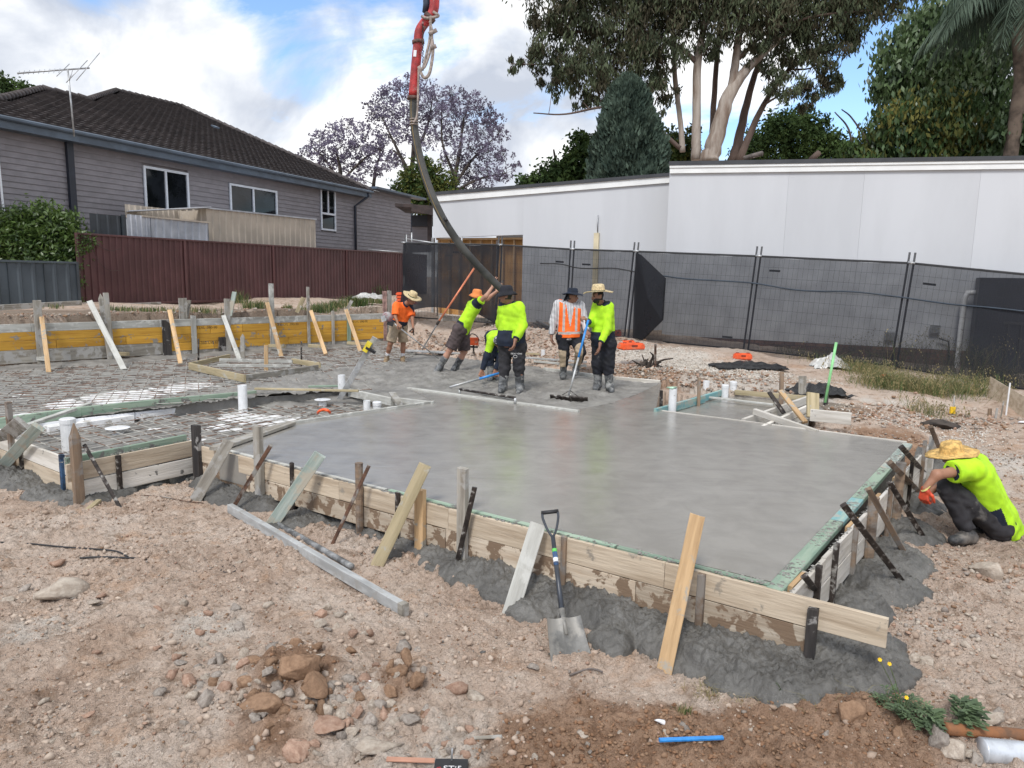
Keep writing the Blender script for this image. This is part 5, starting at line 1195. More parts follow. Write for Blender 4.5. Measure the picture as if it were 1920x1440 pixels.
for i in range(6):
    A, B = fcorner(i), fcorner(i+1); A0, B0 = fcorner(i, 0), fcorner(i+1, 0)
    g_ = .05/np.linalg.norm(B-A); a1, b1 = A+(B-A)*g_, B-(B-A)*g_; a0, b0 = A0+(B0-A0)*g_, B0-(B0-A0)*g_
    fn = np.cross(B-A, A-A0); fn /= np.linalg.norm(fn); fn = fn if fn@(CAM-A) > 0 else -fn
    th = thing('fence_panel', (A0+B0)/2, labs[i], 'fence panel', 'shade cloth fence panels along the site')
    ex = np.array([0, 0, .22])
    V, Fc = tube_vf([a0-(a1-a0)*.03, a1+(a1-a0)*.10], .021, 8); mk('post', V, Fc, M_tube, th, smooth=True)
    V, Fc = tube_vf([b0-(b1-b0)*.03, b1+(b1-b0)*.10], .021, 8); mk('post', V, Fc, M_tube, th, smooth=True)
    tube('top_rail', [a1, b1], .018, M_tube, th, 8); tube('bottom_rail', [a0, b0], .018, M_tube, th, 8)
    W_ = []
    nv = int(np.linalg.norm(b1-a1)/.10); nh = 9 
    for k in range(1, nv): f_ = k/nv; W_.append(tube_vf([a0+(b0-a0)*f_, a1+(b1-a1)*f_], .0019, 3, False))
    for k in range(1, nh): f_ = k/nh; W_.append(tube_vf([a0+(a1-a0)*f_, b0+(b1-b0)*f_], .0019, 3, False))
    V, Fc = join_vf(W_); tag(mk('wire_mesh', V, Fc, M_tube, th), kind='stuff')
    # cloth on the camera side, slightly billowing, sagging between ties
    nu, nv2 = 40, 20; V = []; sag = .03+(.05 if i in (2,) else 0)
    for jv in range(nv2+1):
        for iu in range(nu+1):
            u, v = iu/nu, jv/nv2
            p = (A0+(B0-A0)*u)*(1-v)+(A+(B-A)*u)*v
            wv = .03*gn(np.array([u*5+i*9]), np.array([v*2.2]))[0]+.012*gn(np.array([u*17+i*9]), np.array([v*3+2]))[0]
            p = p+fn*(.028+abs(wv)*.9)
            if v > .97: p = p+np.array([0, 0, .015-.05*abs(math.sin(u*math.pi*2.0))*(1 if i != 5 else .5)])
            if i == 0: p = p+fn*(.55*math.sin(min(1, u*1.3)*math.pi)*(1-v)**1.2)+np.array([0, 0, .35*(1-v)*math.sin(u*math.pi)])+fn*.08*math.sin(u*14+v*9)*(1-v)
            if i == 1: p = p+fn*.05*math.sin(u*20+v*2)*(1-v)
            if i == 2: p = p+fn*(.15*max(0, 1-u*1.6)*(1-v)**2)
            V.append(p)
    Fc = [(j*(nu+1)+k, j*(nu+1)+k+1, (j+1)*(nu+1)+k+1, (j+1)*(nu+1)+k) for j in range(nv2) for k in range(nu)]
    mk('shade_cloth', V, Fc, M_cloth2 if i == 0 else M_cloth, th, smooth=True)
    beam('cloth_hem', a1+fn*.04-np.array([0, 0, .012]), b1+fn*.04-np.array([0, 0, .012]), .012, .035, M_black, th, face=(0, 0, 1))
    beam('cloth_hem', a0+fn*.012, b0+fn*.012, .012, .03, M_black, th, face=(0, 0, 1))
    tube('clamp', [a1-(a1-a0)*.0+fn*.03-(B-A)*g_*2.0-np.array([0, 0, .0]), a1+fn*.03+(B-A)*g_*.6], .03, M_galv, th, 6)
    for (x_, y_) in {0: [(843, 479), (855, 473)], 1: [(1050, 491)], 2: [(1100, 496)], 3: [(1364, 632)], 4: [(1453, 508)], 5: [(1743, 533)]}[i]:
        q = ray(x_, y_); t_ = ((A-CAM)@fn)/(q@fn); c_ = CAM+q*t_+fn*.02; dh = (B-A)/np.linalg.norm(B-A); V, Fc = box_vf(c_, dh*.115, fn*.004, [0, 0, .022]); mk('vent_slot', V, Fc, M_black, th)
# folded black flap of cloth
fl = [D(1192, 474, 17.2), D(1200, 478, 17.0), D(1246, 522, 16.1), D(1241, 600, 16.0), D(1205, 636, 16.6), D(1186, 634, 17.1)]
flm = D(1215, 560, 16.3); V = fl+[flm]; mk_f = [(i, (i+1) % 6, 6) for i in range(6)]
V2 = V+[v+np.array([.06, .12, 0]) for v in V]; mk_f += [(a+7, c_+7, b+7) for a, b, c_ in mk_f[:6]]
o = mk('cloth_flap', V2, mk_f, M_cloth2, smooth=False); tag(o, 'folded black shade cloth flap hanging in front of the mesh fence', 'cloth flap')
# hose and cables on the fence
fpl = lambda x, y, off=.06: (lambda i: (lambda A, B, A0: (lambda fn_: CAM+ray(x, y)*(((A+fn_*off-CAM)@fn_)/(ray(x, y)@fn_)))((lambda f_: f_ if f_@(CAM-A) > 0 else -f_)(np.cross(B-A, A-A0)/np.linalg.norm(np.cross(B-A, A-A0)))))(fcorner(i), fcorner(i+1), fcorner(i, 0)))(max(j for j in range(6) if fpts[j][0] <= max(x, 760)))
M_hose = mat('dark_blue_hose', (.02, .035, .055), .4, .1, 5)
pts = [fpl(x, y) for x, y in [(1200, 548), (1193, 540), (1192, 525), (1203, 517), (1240, 517), (1290, 523), (1405, 530), (1480, 542), (1530, 546), (1600, 547), (1680, 556), (1780, 570), (1860, 577), (1960, 588)]]
tag(tube('hose', curve(pts, 60), .017, M_hose, n=6), 'dark blue hose tied along the right half of the mesh fence', 'hose')
tag(tube('cable', curve([fpl(x, y) for x, y in [(1013, 494), (1050, 495), (1090, 503), (1150, 503), (1192, 510)]], 30), .014, M_black, n=5), 'black cable tied across the fence panel behind the vest', 'cable')
tag(tube('cable', curve([fpl(x, y, .08) for x, y in [(1205, 525), (1193, 538), (1200, 552), (1212, 548), (1215, 530)]], 30), .012, M_black, n=5), 'loop of black cable hanging on the folded flap', 'cable')
tag(tube('scaffold_pipe', [D(690, 468, 30), D(752, 473, 30)], .03, M_galv, n=6), 'short galvanised rail behind the right end of the maroon fence', 'rail')
sc_ = thing('scaffold', D(770, 470, 20.9), 'thin galvanised scaffold rails above the left mesh fence panel', 'scaffold')
for a, b in [((762, 448), (850, 461)), ((770, 456), (905, 461)), ((762, 440), (762, 470)), ((772, 436), (772, 470)), ((866, 443), (866, 462)), ((820, 450), (820, 600))]: tube('tube', [D(*a, 20.9), D(*b, 20.9)], .022, M_galv, sc_, 6)
# ================= TREES =================
def leafmat(name, a, b_, tr_=.25, scale=1.2, rough=.7, spec=.12):
    return mat(name, a, rough, col2=b_, scale=scale, fac=(.38, .62), trans=tr_, spec=spec)
L_euc = leafmat('eucalypt_leaf', (.125, .15, .085), (.055, .07, .042), .12, .9)
L_cyp = leafmat('cypress_foliage', (.10, .14, .105), (.045, .07, .055), .08, 1.5)
L_jac = leafmat('jacaranda_blossom', (.27, .245, .34), (.13, .11, .155), .3, .7)
L_dk = leafmat('dark_green_leaf', (.075, .12, .038), (.03, .055, .02), .15, 1.0)
L_yg = leafmat('yellow_green_leaf', (.15, .16, .04), (.06, .085, .025), .25, 1.1)
L_br = leafmat('glossy_broad_leaf', (.10, .155, .06), (.035, .065, .026), .2, .9, .42, .5)
L_ol = leafmat('olive_leaf', (.19, .175, .05), (.075, .085, .025), .2, .8)
L_palm = leafmat('palm_frond_leaf', (.12, .16, .12), (.05, .075, .052), .2, .6)
L_hedge = leafmat('hedge_leaf', (.10, .16, .035), (.035, .07, .018), .2, 3, .4, .5)
B_euc = mat('eucalypt_bark', (.42, .37, .32), .8, col2=(.2, .145, .11), scale=1.6, stretch=(1, 1, .22), bump=.4, bscale=6, fac=(.4, .58))
B_eucd = mat('dark_eucalypt_bark', (.15, .105, .085), .85, col2=(.08, .055, .045), scale=1.6, stretch=(1, 1, .25), bump=.4, bscale=6)
B_dk = mat('dark_bark', (.075, .06, .052), .9, .3, 3)
B_grey = mat('grey_bark', (.13, .11, .10), .9, .25, 3)
def leaves_vf(C_, size, aspect, droop, r_, fold=0.0):
    n = len(C_); a = r_.uniform(0, 2*np.pi, n)
    if droop: d = np.column_stack([r_.normal(size=n)*.45, r_.normal(size=n)*.45, -np.abs(r_.normal(size=n))*.5-.6])
    else: d = r_.normal(size=(n, 3))
    d /= np.linalg.norm(d, axis=1)[:, None]
    e = np.cross(d, r_.normal(size=(n, 3))); e /= np.linalg.norm(e, axis=1)[:, None]+1e-9
    s = size*r_.uniform(.6, 1.3, n)[:, None]
    V = np.stack([C_-d*s*.5, C_+e*s*aspect*.5-d*s*.05, C_+d*s*.5, C_-e*s*aspect*.5-d*s*.05], 1).reshape(-1, 3)
    return V, np.arange(n*4).reshape(-1, 4)
def tree(name, label, group, base, depth, trunks, clumps, n_leaf, size, aspect, droop, lm, bm_, twig=8, cat='tree', sub=26, seed=1, tr=.05, zb=None, dj=.5, squash=.8, clus=.22, twr=.012, thin=1.0):
    r_ = np.random.default_rng(seed); bp_ = D(base[0], base[1], depth); gz = zb if zb is not None else .5
    th = thing(name, (bp_[0], bp_[1], gz), label, cat, group)
    k_ = 1/FOC
    nodes = []
    for ti, tk in enumerate(trunks):
        pts = [D(x, y, depth+dz) for x, y, w, dz in tk]; rad = [w*depth*k_/2*thin for x, y, w, dz in tk]
        c_ = curve(pts, 6*len(pts)); rr = np.interp(np.linspace(0, 1, len(c_)), np.linspace(0, 1, len(rad)), rad)
        c_ = c_+r_.normal(size=c_.shape)*rr[:, None]*.05
        V, Fc = tube_vf(c_, rr, 9); mk('trunk' if ti == 0 else 'limb', V, Fc, bm_[min(ti, len(bm_)-1)] if isinstance(bm_, list) else bm_, th, smooth=True)
        nodes += list(zip(c_, rr))
    if not nodes: nodes = [(np.array([bp_[0], bp_[1], gz]), .1)]
    NP = np.array([n[0] for n in nodes]); NR = np.array([n[1] for n in nodes])
    tw = []; LC = []; tot = sum(c[2]**2 for c in clumps)
    for (x, y, rp_, *rest) in clumps:
        rad = rp_*depth*k_; c = D(x, y, depth+(rest[0] if rest else r_.uniform(-1, 1)*rad*dj)); 
        dd = np.linalg.norm((NP-c)*np.array([1, 1, 1.0]), axis=1)+np.clip(NP[:, 2]-c[2]+rad*.3, 0, None)*1.5; i = int(np.argmin(dd)); s0 = NP[i]
        mid = (s0+c)/2+np.array([0, 0, -.08*np.linalg.norm(c-s0)])+r_.normal(size=3)*.06*np.linalg.norm(c-s0)
        L = np.linalg.norm(c-s0); r0 = min(NR[i]*.6, tr*(.5+L*.12)); cc = curve([s0, mid, c], 10)
        tw.append(tube_vf(cc, np.linspace(r0, max(.012, r0*.3), len(cc)), 5, False))
        NP = np.vstack([NP, cc[4:]]); NR = np.append(NR, np.full(len(cc)-4, max(.02, r0*.45)))
        n = max(20, int(n_leaf*rp_**2/tot)); nc_ = max(3, n//sub)
        u = r_.normal(size=(nc_, 3)); u /= np.linalg.norm(u, axis=1)[:, None]; u *= (r_.uniform(.25, 1.08, nc_)**.6)[:, None]; cen = c+u*rad*np.array([1, 1, squash])
        for q in cen[:twig] if twig < nc_ else cen:
            m_ = (c+q)/2+r_.normal(size=3)*rad*.10; tw.append(tube_vf(curve([c, m_, q], 4), np.linspace(max(.014, r0*.3)*.9, twr*.5, 4)[:len(curve([c, m_, q], 4))], 3, False))
        per = n//nc_+1
        LC.append((cen[:, None, :]+r_.normal(size=(nc_, per, 3))*rad*clus*np.array([1, 1, 1.0])).reshape(-1, 3))
    V, Fc = join_vf(tw); mk('branches', V, Fc, bm_[-1] if isinstance(bm_, list) else bm_, th)
    LC = np.concatenate(LC); V, Fq = leaves_vf(LC, size, aspect, droop, r_)
    mi = (r_.uniform(size=len(Fq)) < .25).astype(int) if isinstance(lm, list) else None
    if isinstance(lm, list): mi = np.repeat(r_.integers(0, len(lm), len(LC)//sub+2), sub)[:len(Fq)]
    mk('crown', V, Fq, lm, th, midx=mi)
    return th
eu_t = [[(1328, 305, 44, 0), (1345, 250, 38, 0), (1372, 170, 30, 0), (1420, 110, 18, 0), (1490, 50, 13, 0), (1560, 5, 8, 0)],
        [(1305, 300, 24, .5), (1306, 220, 20, .5), (1308, 120, 19, .5), (1322, 40, 14, .5), (1330, -30, 9, .5)],
        [(1372, 175, 22, 0), (1380, 110, 18, 0), (1388, 50, 16, 0), (1400, -30, 10, 0)],
        [(1280, 285, 14, 1), (1275, 220, 12, 1), (1266, 150, 12, 1), (1262, 60, 10, 1), (1250, -20, 7, 1)],
        [(1375, 305, 26, 1.5), (1392, 230, 20, 1.5), (1412, 150, 15, 1.5), (1440, 70, 10, 1.5), (1452, -20, 7, 1.5)],
        [(1385, 305, 18, 1), (1425, 210, 14, 1), (1480, 130, 10, 1), (1560, 90, 6, 1), (1610, 70, 4, 1)],
        [(1275, 278, 10, 0), (1240, 245, 9, 0), (1215, 210, 7, 0), (1140, 200, 6, -.5), (1060, 214, 4, -1), (1000, 212, 2.5, -1)],
        [(1310, 120, 12, .5), (1260, 80, 10, .5), (1180, 60, 8, .5), (1090, 60, 5, 0), (1020, 60, 3, 0)],
        [(1180, 60, 7, .3), (1120, 92, 6, .3), (1040, 118, 4, .2), (958, 120, 2, 0)],
        [(1335, 290, 16, 2), (1338, 200, 14, 2), (1345, 100, 12, 2), (1352, 0, 8, 2)],
        [(1385, 110, 10, 0), (1440, 60, 8, 0), (1530, 30, 5, -1), (1630, 20, 3, -1)]]
eu_c = [(1020, 50, 34), (1058, 36, 44), (1110, 36, 56), (1160, 62, 60), (1008, 108, 34), (957, 126, 20, 0), (985, 112, 16, 0), (1062, 112, 52), (1110, 132, 52), (1160, 130, 52), (1036, 160, 30), (1088, 186, 26), (1130, 178, 34), (1212, 58, 66), (1242, 120, 48), (1264, 26, 66), (1322, 16, 62), (1240, 170, 34), (1384, 30, 60), (1440, 28, 64), (1500, 36, 64), (1560, 36, 56), (1610, 30, 46), (1655, 10, 34), (1500, 100, 46), (1550, 105, 42), (1592, 72, 34), (1482, 165, 34), (1540, 168, 28), (1440, 150, 30), (1220, 215, 24), (1330, 90, 36), (1425, 100, 34), (1570, 140, 26), (1180, 180, 34), (1520, 195, 22)]
eu_c += [(x, -45, 75) for x in range(1040, 1680, 70)]
tree('eucalyptus_tree', 'huge spreading eucalyptus with pale multiple trunks rising behind the white building', None, (1330, 300), 34, eu_t, eu_c, 80000, .27, .26, True, [L_euc, L_euc, leafmat('brownish_eucalypt_leaf', (.10, .095, .06), (.05, .045, .03), .12, .9)], [B_euc, B_euc, B_euc, B_euc, B_eucd, B_eucd, B_eucd, B_eucd], twig=9, sub=44, seed=3, tr=.10, squash=.75, clus=.135, twr=.02, thin=.78)
# conifer
def cypress():
    r_ = np.random.default_rng(11); d_ = 30; th = thing('cypress_tree', (*D(1180, 300, d_)[:2], .5), 'dense grey green conical cypress left of the eucalyptus trunks', 'tree')
    tube('trunk', [(*D(1180, 300, d_)[:2], .5), D(1180, 160, d_)], .12, B_dk, th)
    n = 26000; u = r_.uniform(size=n); y = 140+u**.75*230; half = np.interp(y, [138, 160, 200, 250, 300, 330, 370], [4, 26, 42, 56, 66, 72, 74]); a = r_.uniform(0, 2*np.pi, n)
    lob = 1+.16*np.sin(a*5+y*.06)+.12*gn(a*3, y*.05, 3)+.10*gn(a*9, y*.12, 5); rr = half*lob*np.sqrt(r_.uniform(.45, 1, n))/FOC*d_
    base = np.array([D(1178+ (yy-138)*.02, yy, d_) for yy in y]); C_ = base+np.column_stack([np.cos(a)*rr, np.sin(a)*rr, np.zeros(n)])
    dd = np.column_stack([np.cos(a)*.5, np.sin(a)*.5, np.ones(n)*.9])+r_.normal(size=(n, 3))*.25; dd /= np.linalg.norm(dd, axis=1)[:, None]
    e = np.cross(dd, r_.normal(size=(n, 3))); e /= np.linalg.norm(e, axis=1)[:, None]; s = r_.uniform(.14, .3, n)[:, None]
    V = np.stack([C_-dd*s*.4, C_+e*s*.22, C_+dd*s*.6, C_-e*s*.22], 1).reshape(-1, 3); mk('crown', V, np.arange(n*4).reshape(-1, 4), L_cyp, th)
cypress()
# jacarandas
def jtr(x, y0, y1, w, spread, n, r_):
    out = [[(x, y0, w, 0), (x+r_.uniform(-6, 6), (y0+y1)/2, w*.7, 0), (x+r_.uniform(-10, 10), y1, w*.4, 0)]]
    for k in range(n):
        a = (k+.5)/n*2-1; out.append([(x, y0-(y0-y1)*.3, w*.5, 0), (x+a*spread*.5, y0-(y0-y1)*.75, w*.35, r_.uniform(-1, 1)), (x+a*spread, y1-abs(1-abs(a))*60-10, w*.15, r_.uniform(-2, 2))])
    return out
rj = np.random.default_rng(4)
tree('jacaranda_tree', 'tall jacaranda in purple bloom rising behind the hanging concrete hose', 'jacarandas beyond the house', (760, 360), 46, [[(765, 380, 11, 0), (772, 320, 9, 0), (776, 250, 7, 0), (770, 190, 3, 0)], [(770, 330, 7, 0), (740, 270, 5, 0), (716, 220, 2, 0)], [(772, 300, 7, 0), (800, 240, 5, 1), (812, 180, 2, 1)], [(766, 350, 7, 0), (755, 300, 5, 0), (735, 280, 2, 0)]],
     [(720, 190, 26), (740, 170, 26), (768, 160, 26), (800, 170, 26), (820, 190, 24), (704, 215, 22), (740, 215, 30), (775, 205, 30), (808, 225, 28), (725, 250, 26), (760, 250, 26), (795, 262, 26), (715, 280, 22), (745, 300, 20), (690, 196, 12)], 7000, .15, .6, False, L_jac, B_dk, twig=14, sub=9, seed=21, tr=.07, dj=1.2, clus=.10, twr=.02)
tree('jacaranda_tree', 'wide jacaranda in purple bloom right of the hanging concrete hose', 'jacarandas beyond the house', (840, 370), 44, [[(848, 390, 10, 0), (852, 340, 8, 0), (862, 280, 6, 0), (870, 220, 3, 0)], [(850, 350, 6, 0), (885, 300, 5, 0), (925, 260, 2, 0)], [(850, 360, 6, 0), (900, 335, 4, 0), (950, 325, 2, 0)], [(852, 330, 6, 0), (830, 270, 4, 0), (828, 210, 2, 0)]],
     [(850, 180, 22), (880, 190, 26), (905, 205, 24), (925, 225, 22), (840, 215, 26), (870, 230, 28), (905, 245, 28), (935, 250, 20), (845, 255, 26), (880, 275, 30), (915, 285, 26), (945, 290, 20), (850, 300, 26), (880, 320, 26), (915, 325, 26), (948, 325, 22), (968, 308, 12), (900, 350, 22), (860, 345, 22)], 8000, .145, .6, False, L_jac, B_dk, twig=14, sub=9, seed=22, tr=.07, dj=1.2, clus=.10, twr=.02)
tree('jacaranda_tree', 'lower jacaranda in purple bloom directly above the house roof', 'jacarandas beyond the house', (640, 330), 50, [[(640, 370, 9, 0), (638, 320, 7, 0), (630, 280, 3, 0)], [(640, 345, 5, 0), (610, 300, 4, 0), (585, 275, 2, 0)], [(640, 340, 5, 0), (680, 300, 4, 0), (710, 280, 2, 0)], [(700, 350, 7, 0), (706, 310, 5, 0), (720, 280, 2, 0)]],
     [(600, 262, 20), (625, 250, 22), (652, 240, 22), (680, 245, 20), (580, 285, 18), (608, 285, 24), (640, 275, 26), (672, 275, 24), (700, 285, 22), (645, 305, 24), (615, 308, 20), (680, 310, 24), (712, 318, 20), (735, 300, 16), (670, 335, 18), (565, 292, 10)], 6500, .155, .6, False, L_jac, B_dk, twig=14, sub=9, seed=23, tr=.06, dj=1.2, clus=.10, twr=.02)
def gtree(label, base, depth, clumps, n, size, lm, seed, name='leafy_tree', trunk=None, asp=.5, group='green trees beyond the buildings', sub=22, clus=.24, zb=.5, cat='tree', droop=False):
    bx, by = base; top = min(c[1] for c in clumps)
    tk = trunk or [[(bx, by, 10, 0), (bx+3, (by+top)/2, 7, 0), (bx-2, top+15, 3, 0)]]
    return tree(name, label, group, base, depth, tk, clumps, n, size, asp, droop, lm, B_dk, twig=3, sub=sub, seed=seed, tr=.06, clus=clus, zb=zb, cat=cat)
gtree('bushy green tree between the house and the white building behind the hose', (800, 400), 42, [(790, 330, 32), (760, 345, 26), (825, 345, 30), (800, 365, 34), (765, 372, 26), (845, 372, 20), (800, 390, 26), (795, 310, 16)], 7000, .24, [L_yg, L_dk], 31)
gtree('dark green tree at the left end of the row above the white building', (1040, 360), 38, [(990, 345, 20), (1020, 335, 26), (1055, 325, 30), (1090, 300, 34), (1095, 265, 20), (1130, 310, 40), (1170, 320, 40), (1060, 345, 30), (1110, 345, 34), (1150, 345, 30), (1190, 345, 30)], 12000, .26, L_dk, 32)
gtree('yellow green shrub tree between the cypress and the eucalyptus trunks', (1265, 310), 38, [(1260, 265, 24), (1250, 290, 30), (1285, 280, 24), (1230, 300, 26), (1290, 310, 24), (1265, 320, 26), (1300, 250, 14)], 5000, .24, [L_yg, L_dk], 33)
gtree('dark green tree with three rounded tops right of the eucalyptus trunks', (1470, 310), 42, [(1440, 255, 32), (1475, 240, 34), (1495, 222, 26), (1500, 260, 36), (1535, 235, 20), (1540, 265, 28), (1570, 270, 22), (1420, 285, 30), (1460, 290, 34), (1500, 300, 34), (1550, 300, 34), (1400, 295, 24), (1585, 300, 24)], 13000, .25, L_dk, 34)
gtree('small leafy treetop behind the roof at the far left', (30, 190), 40, [(12, 160, 18), (32, 165, 18), (0, 178, 20), (50, 170, 14), (35, 182, 18), (66, 168, 7)], 1800, .22, L_dk, 35, clus=.3)
# broadleaf tree at the right
gtree('dense broad leaved tree filling the right side above the white building', (1760, 300), 24, [(1690, 110, 46), (1735, 85, 50), (1790, 95, 56), (1840, 120, 56), (1730, 45, 40), (1780, 30, 44), (1700, 150, 50), (1755, 150, 56), (1815, 175, 56), (1870, 190, 50), (1740, 195, 44), (1690, 190, 36), (1880, 80, 50), (1840, 50, 50), (1770, 60, 50), (1840, 230, 40), (1900, 240, 40), (1660, 165, 26), (1720, 130, 50), (1795, 140, 50)], 19000, .23, L_br, 41, name='broadleaf_tree', asp=.42, group=None, sub=16, clus=.26, trunk=[[(1752, 305, 14, 0), (1756, 220, 12, 0), (1765, 150, 8, 0), (1775, 80, 4, 0)], [(1730, 305, 8, .5), (1740, 230, 7, .5), (1745, 170, 4, .5)], [(1800, 305, 12, 0), (1812, 220, 9, 0), (1830, 150, 5, 0)]], droop=True)
gtree('olive and yellow leaved shrub in front of the broad leaved tree', (1700, 300), 22, [(1660, 240, 34), (1700, 225, 38), (1745, 210, 40), (1790, 205, 38), (1640, 270, 32), (1690, 270, 40), (1740, 255, 42), (1785, 245, 38), (1830, 260, 34), (1600, 285, 24), (1620, 300, 26), (1670, 300, 34), (1730, 298, 34), (1790, 295, 34), (1850, 295, 34), (1900, 290, 34), (1590, 275, 12), (1880, 270, 30)], 12000, .20, [L_ol, L_br, L_dk], 42, name='leafy_shrub', asp=.42, group=None, sub=14, clus=.26, cat='shrub', trunk=[[(1690, 305, 8, 0), (1700, 250, 6, 0), (1720, 215, 3, 0)], [(1600, 285, 5, 0), (1590, 240, 3.5, 0), (1565, 210, 2, 0)], [(1650, 300, 5, 0), (1600, 225, 3, 0), (1578, 205, 2, 0)]], droop=True)
gtree('dark leafy bush under the palm at the right edge', (1900, 310), 21, [(1900, 250, 30), (1920, 280, 34), (1880, 300, 26), (1940, 240, 40), (1930, 210, 30)], 3500, .2, L_br, 43, name='leafy_shrub', asp=.42, group=None, sub=14, cat='shrub', droop=True)
# palm
def palm():
    r_ = np.random.default_rng(17); d_ = 20.5; top = D(1912, 5, d_); th = thing('palm_tree', (top[0], top[1], .3), 'tall palm with long drooping fronds at the top right corner', 'palm')
    tube('trunk', [(top[0]+.1, top[1], .3), D(1915, 150, d_), D(1912, 60, d_), top], [.2, .17, .19, .12], mat('palm_trunk_bark', (.16, .12, .09), .9, .3, 2), th, n=12)
    for k in range(26):
        a = k*2.399; el = r_.uniform(.1, 1.0); L = r_.uniform(2.6, 3.6)
        t_ = np.linspace(0, 1, 16); h = np.cos(el)*L*t_*(1-.18*t_); z = np.sin(el)*L*t_-1.9*t_**2.2*L*.42
        pts = top+np.column_stack([np.cos(a)*h, np.sin(a)*h, z]); V1, F1 = tube_vf(pts, np.linspace(.03, .006, 16), 4, False)
        side = np.array([-math.sin(a), math.cos(a), 0]); Vl = []; Fl = []
        for i in range(64):
            f_ = .12+.86*i/64; p = np.array([np.interp(f_, t_, pts[:, j]) for j in range(3)]); tn = np.array([math.cos(a)*.6, math.sin(a)*.6, 0])
            for s in (-1, 1):
                ll = .75*math.sin(math.pi*min(1, f_*.85+.12))+.12; dr = (side*s*.55+tn*.5+np.array([0, 0, -.75-.3*f_])+r_.normal(size=3)*.1); dr /= np.linalg.norm(dr)
                w_ = np.cross(dr, [0, 0, 1.0]); w_ /= np.linalg.norm(w_)+1e-9; w_ *= .017; m_ = p+dr*ll*.5; e = p+dr*ll+np.array([0, 0, -.12*ll]); b = len(Vl); Vl += [p, m_+w_, e, m_-w_]; Fl.append((b, b+1, b+2, b+3))
        V, Fc = join_vf([(V1, F1), (Vl, Fl)]); mk('frond', V, Fc, L_palm, th)
palm()
# hedge over the low fence at the left
gtree('dense glossy green bush spilling over the slate blue fence at the left', (70, 500), 18.6, [(10, 430, 34), (45, 415, 34), (85, 412, 34), (115, 425, 32), (20, 470, 36), (65, 460, 40), (110, 460, 38), (145, 455, 24), (5, 495, 30), (60, 495, 34), (110, 495, 32), (148, 480, 20), (-20, 450, 40), (30, 445, 38), (80, 440, 40)], 15000, .13, L_hedge, 51, name='hedge_bush', asp=.4, group=None, sub=14, clus=.26, zb=.95, cat='bush')
# creeper on the end of the maroon fence
r5 = np.random.default_rng(5)
vl = []
for x, y, s_, n_ in [(150, 470, 8, 60), (158, 450, 10, 80), (172, 452, 8, 50), (145, 500, 5, 40), (150, 530, 6, 40), (146, 560, 6, 50), (165, 465, 6, 30), (140, 520, 6, 40)]:
    for _ in range(n_): q = pm.hit(x+r5.normal()*s_, y+r5.normal()*s_*.8)+nn*.08*r5.uniform(.6, 1.8); vl.append(q)
V, Fq = leaves_vf(np.array(vl), .075, .6, False, r5); vth = thing('creeper', pm.hit(150, 560), 'thin creeper climbing the left end post of the maroon fence', 'creeper')
mk('leaves', V, Fq, L_hedge, vth)
tube('stem', curve([pm.hit(x, y)+nn*.06 for x, y in [(145, 570), (150, 520), (146, 470), (165, 450), (185, 462), (205, 470), (225, 466)]], 30), .006, B_dk, vth, n=4)
tube('stem', curve([pm.hit(x, y)+nn*.06 for x, y in [(172, 465), (178, 480), (190, 498), (205, 507), (225, 507)]], 20), .005, B_dk, vth, n=4)
# sawn logs over the roof line
tag(tube('log', [D(1395, 297, 30), D(1430, 287, 30)], .1, B_grey, n=7), 'cut branch stub showing above the white building roof by the trunks', 'log')
tag(tube('log', [D(1520, 300, 30), D(1536, 286, 30)], .12, B_eucd, n=7), 'brown broken stump showing above the white building roof', 'log')
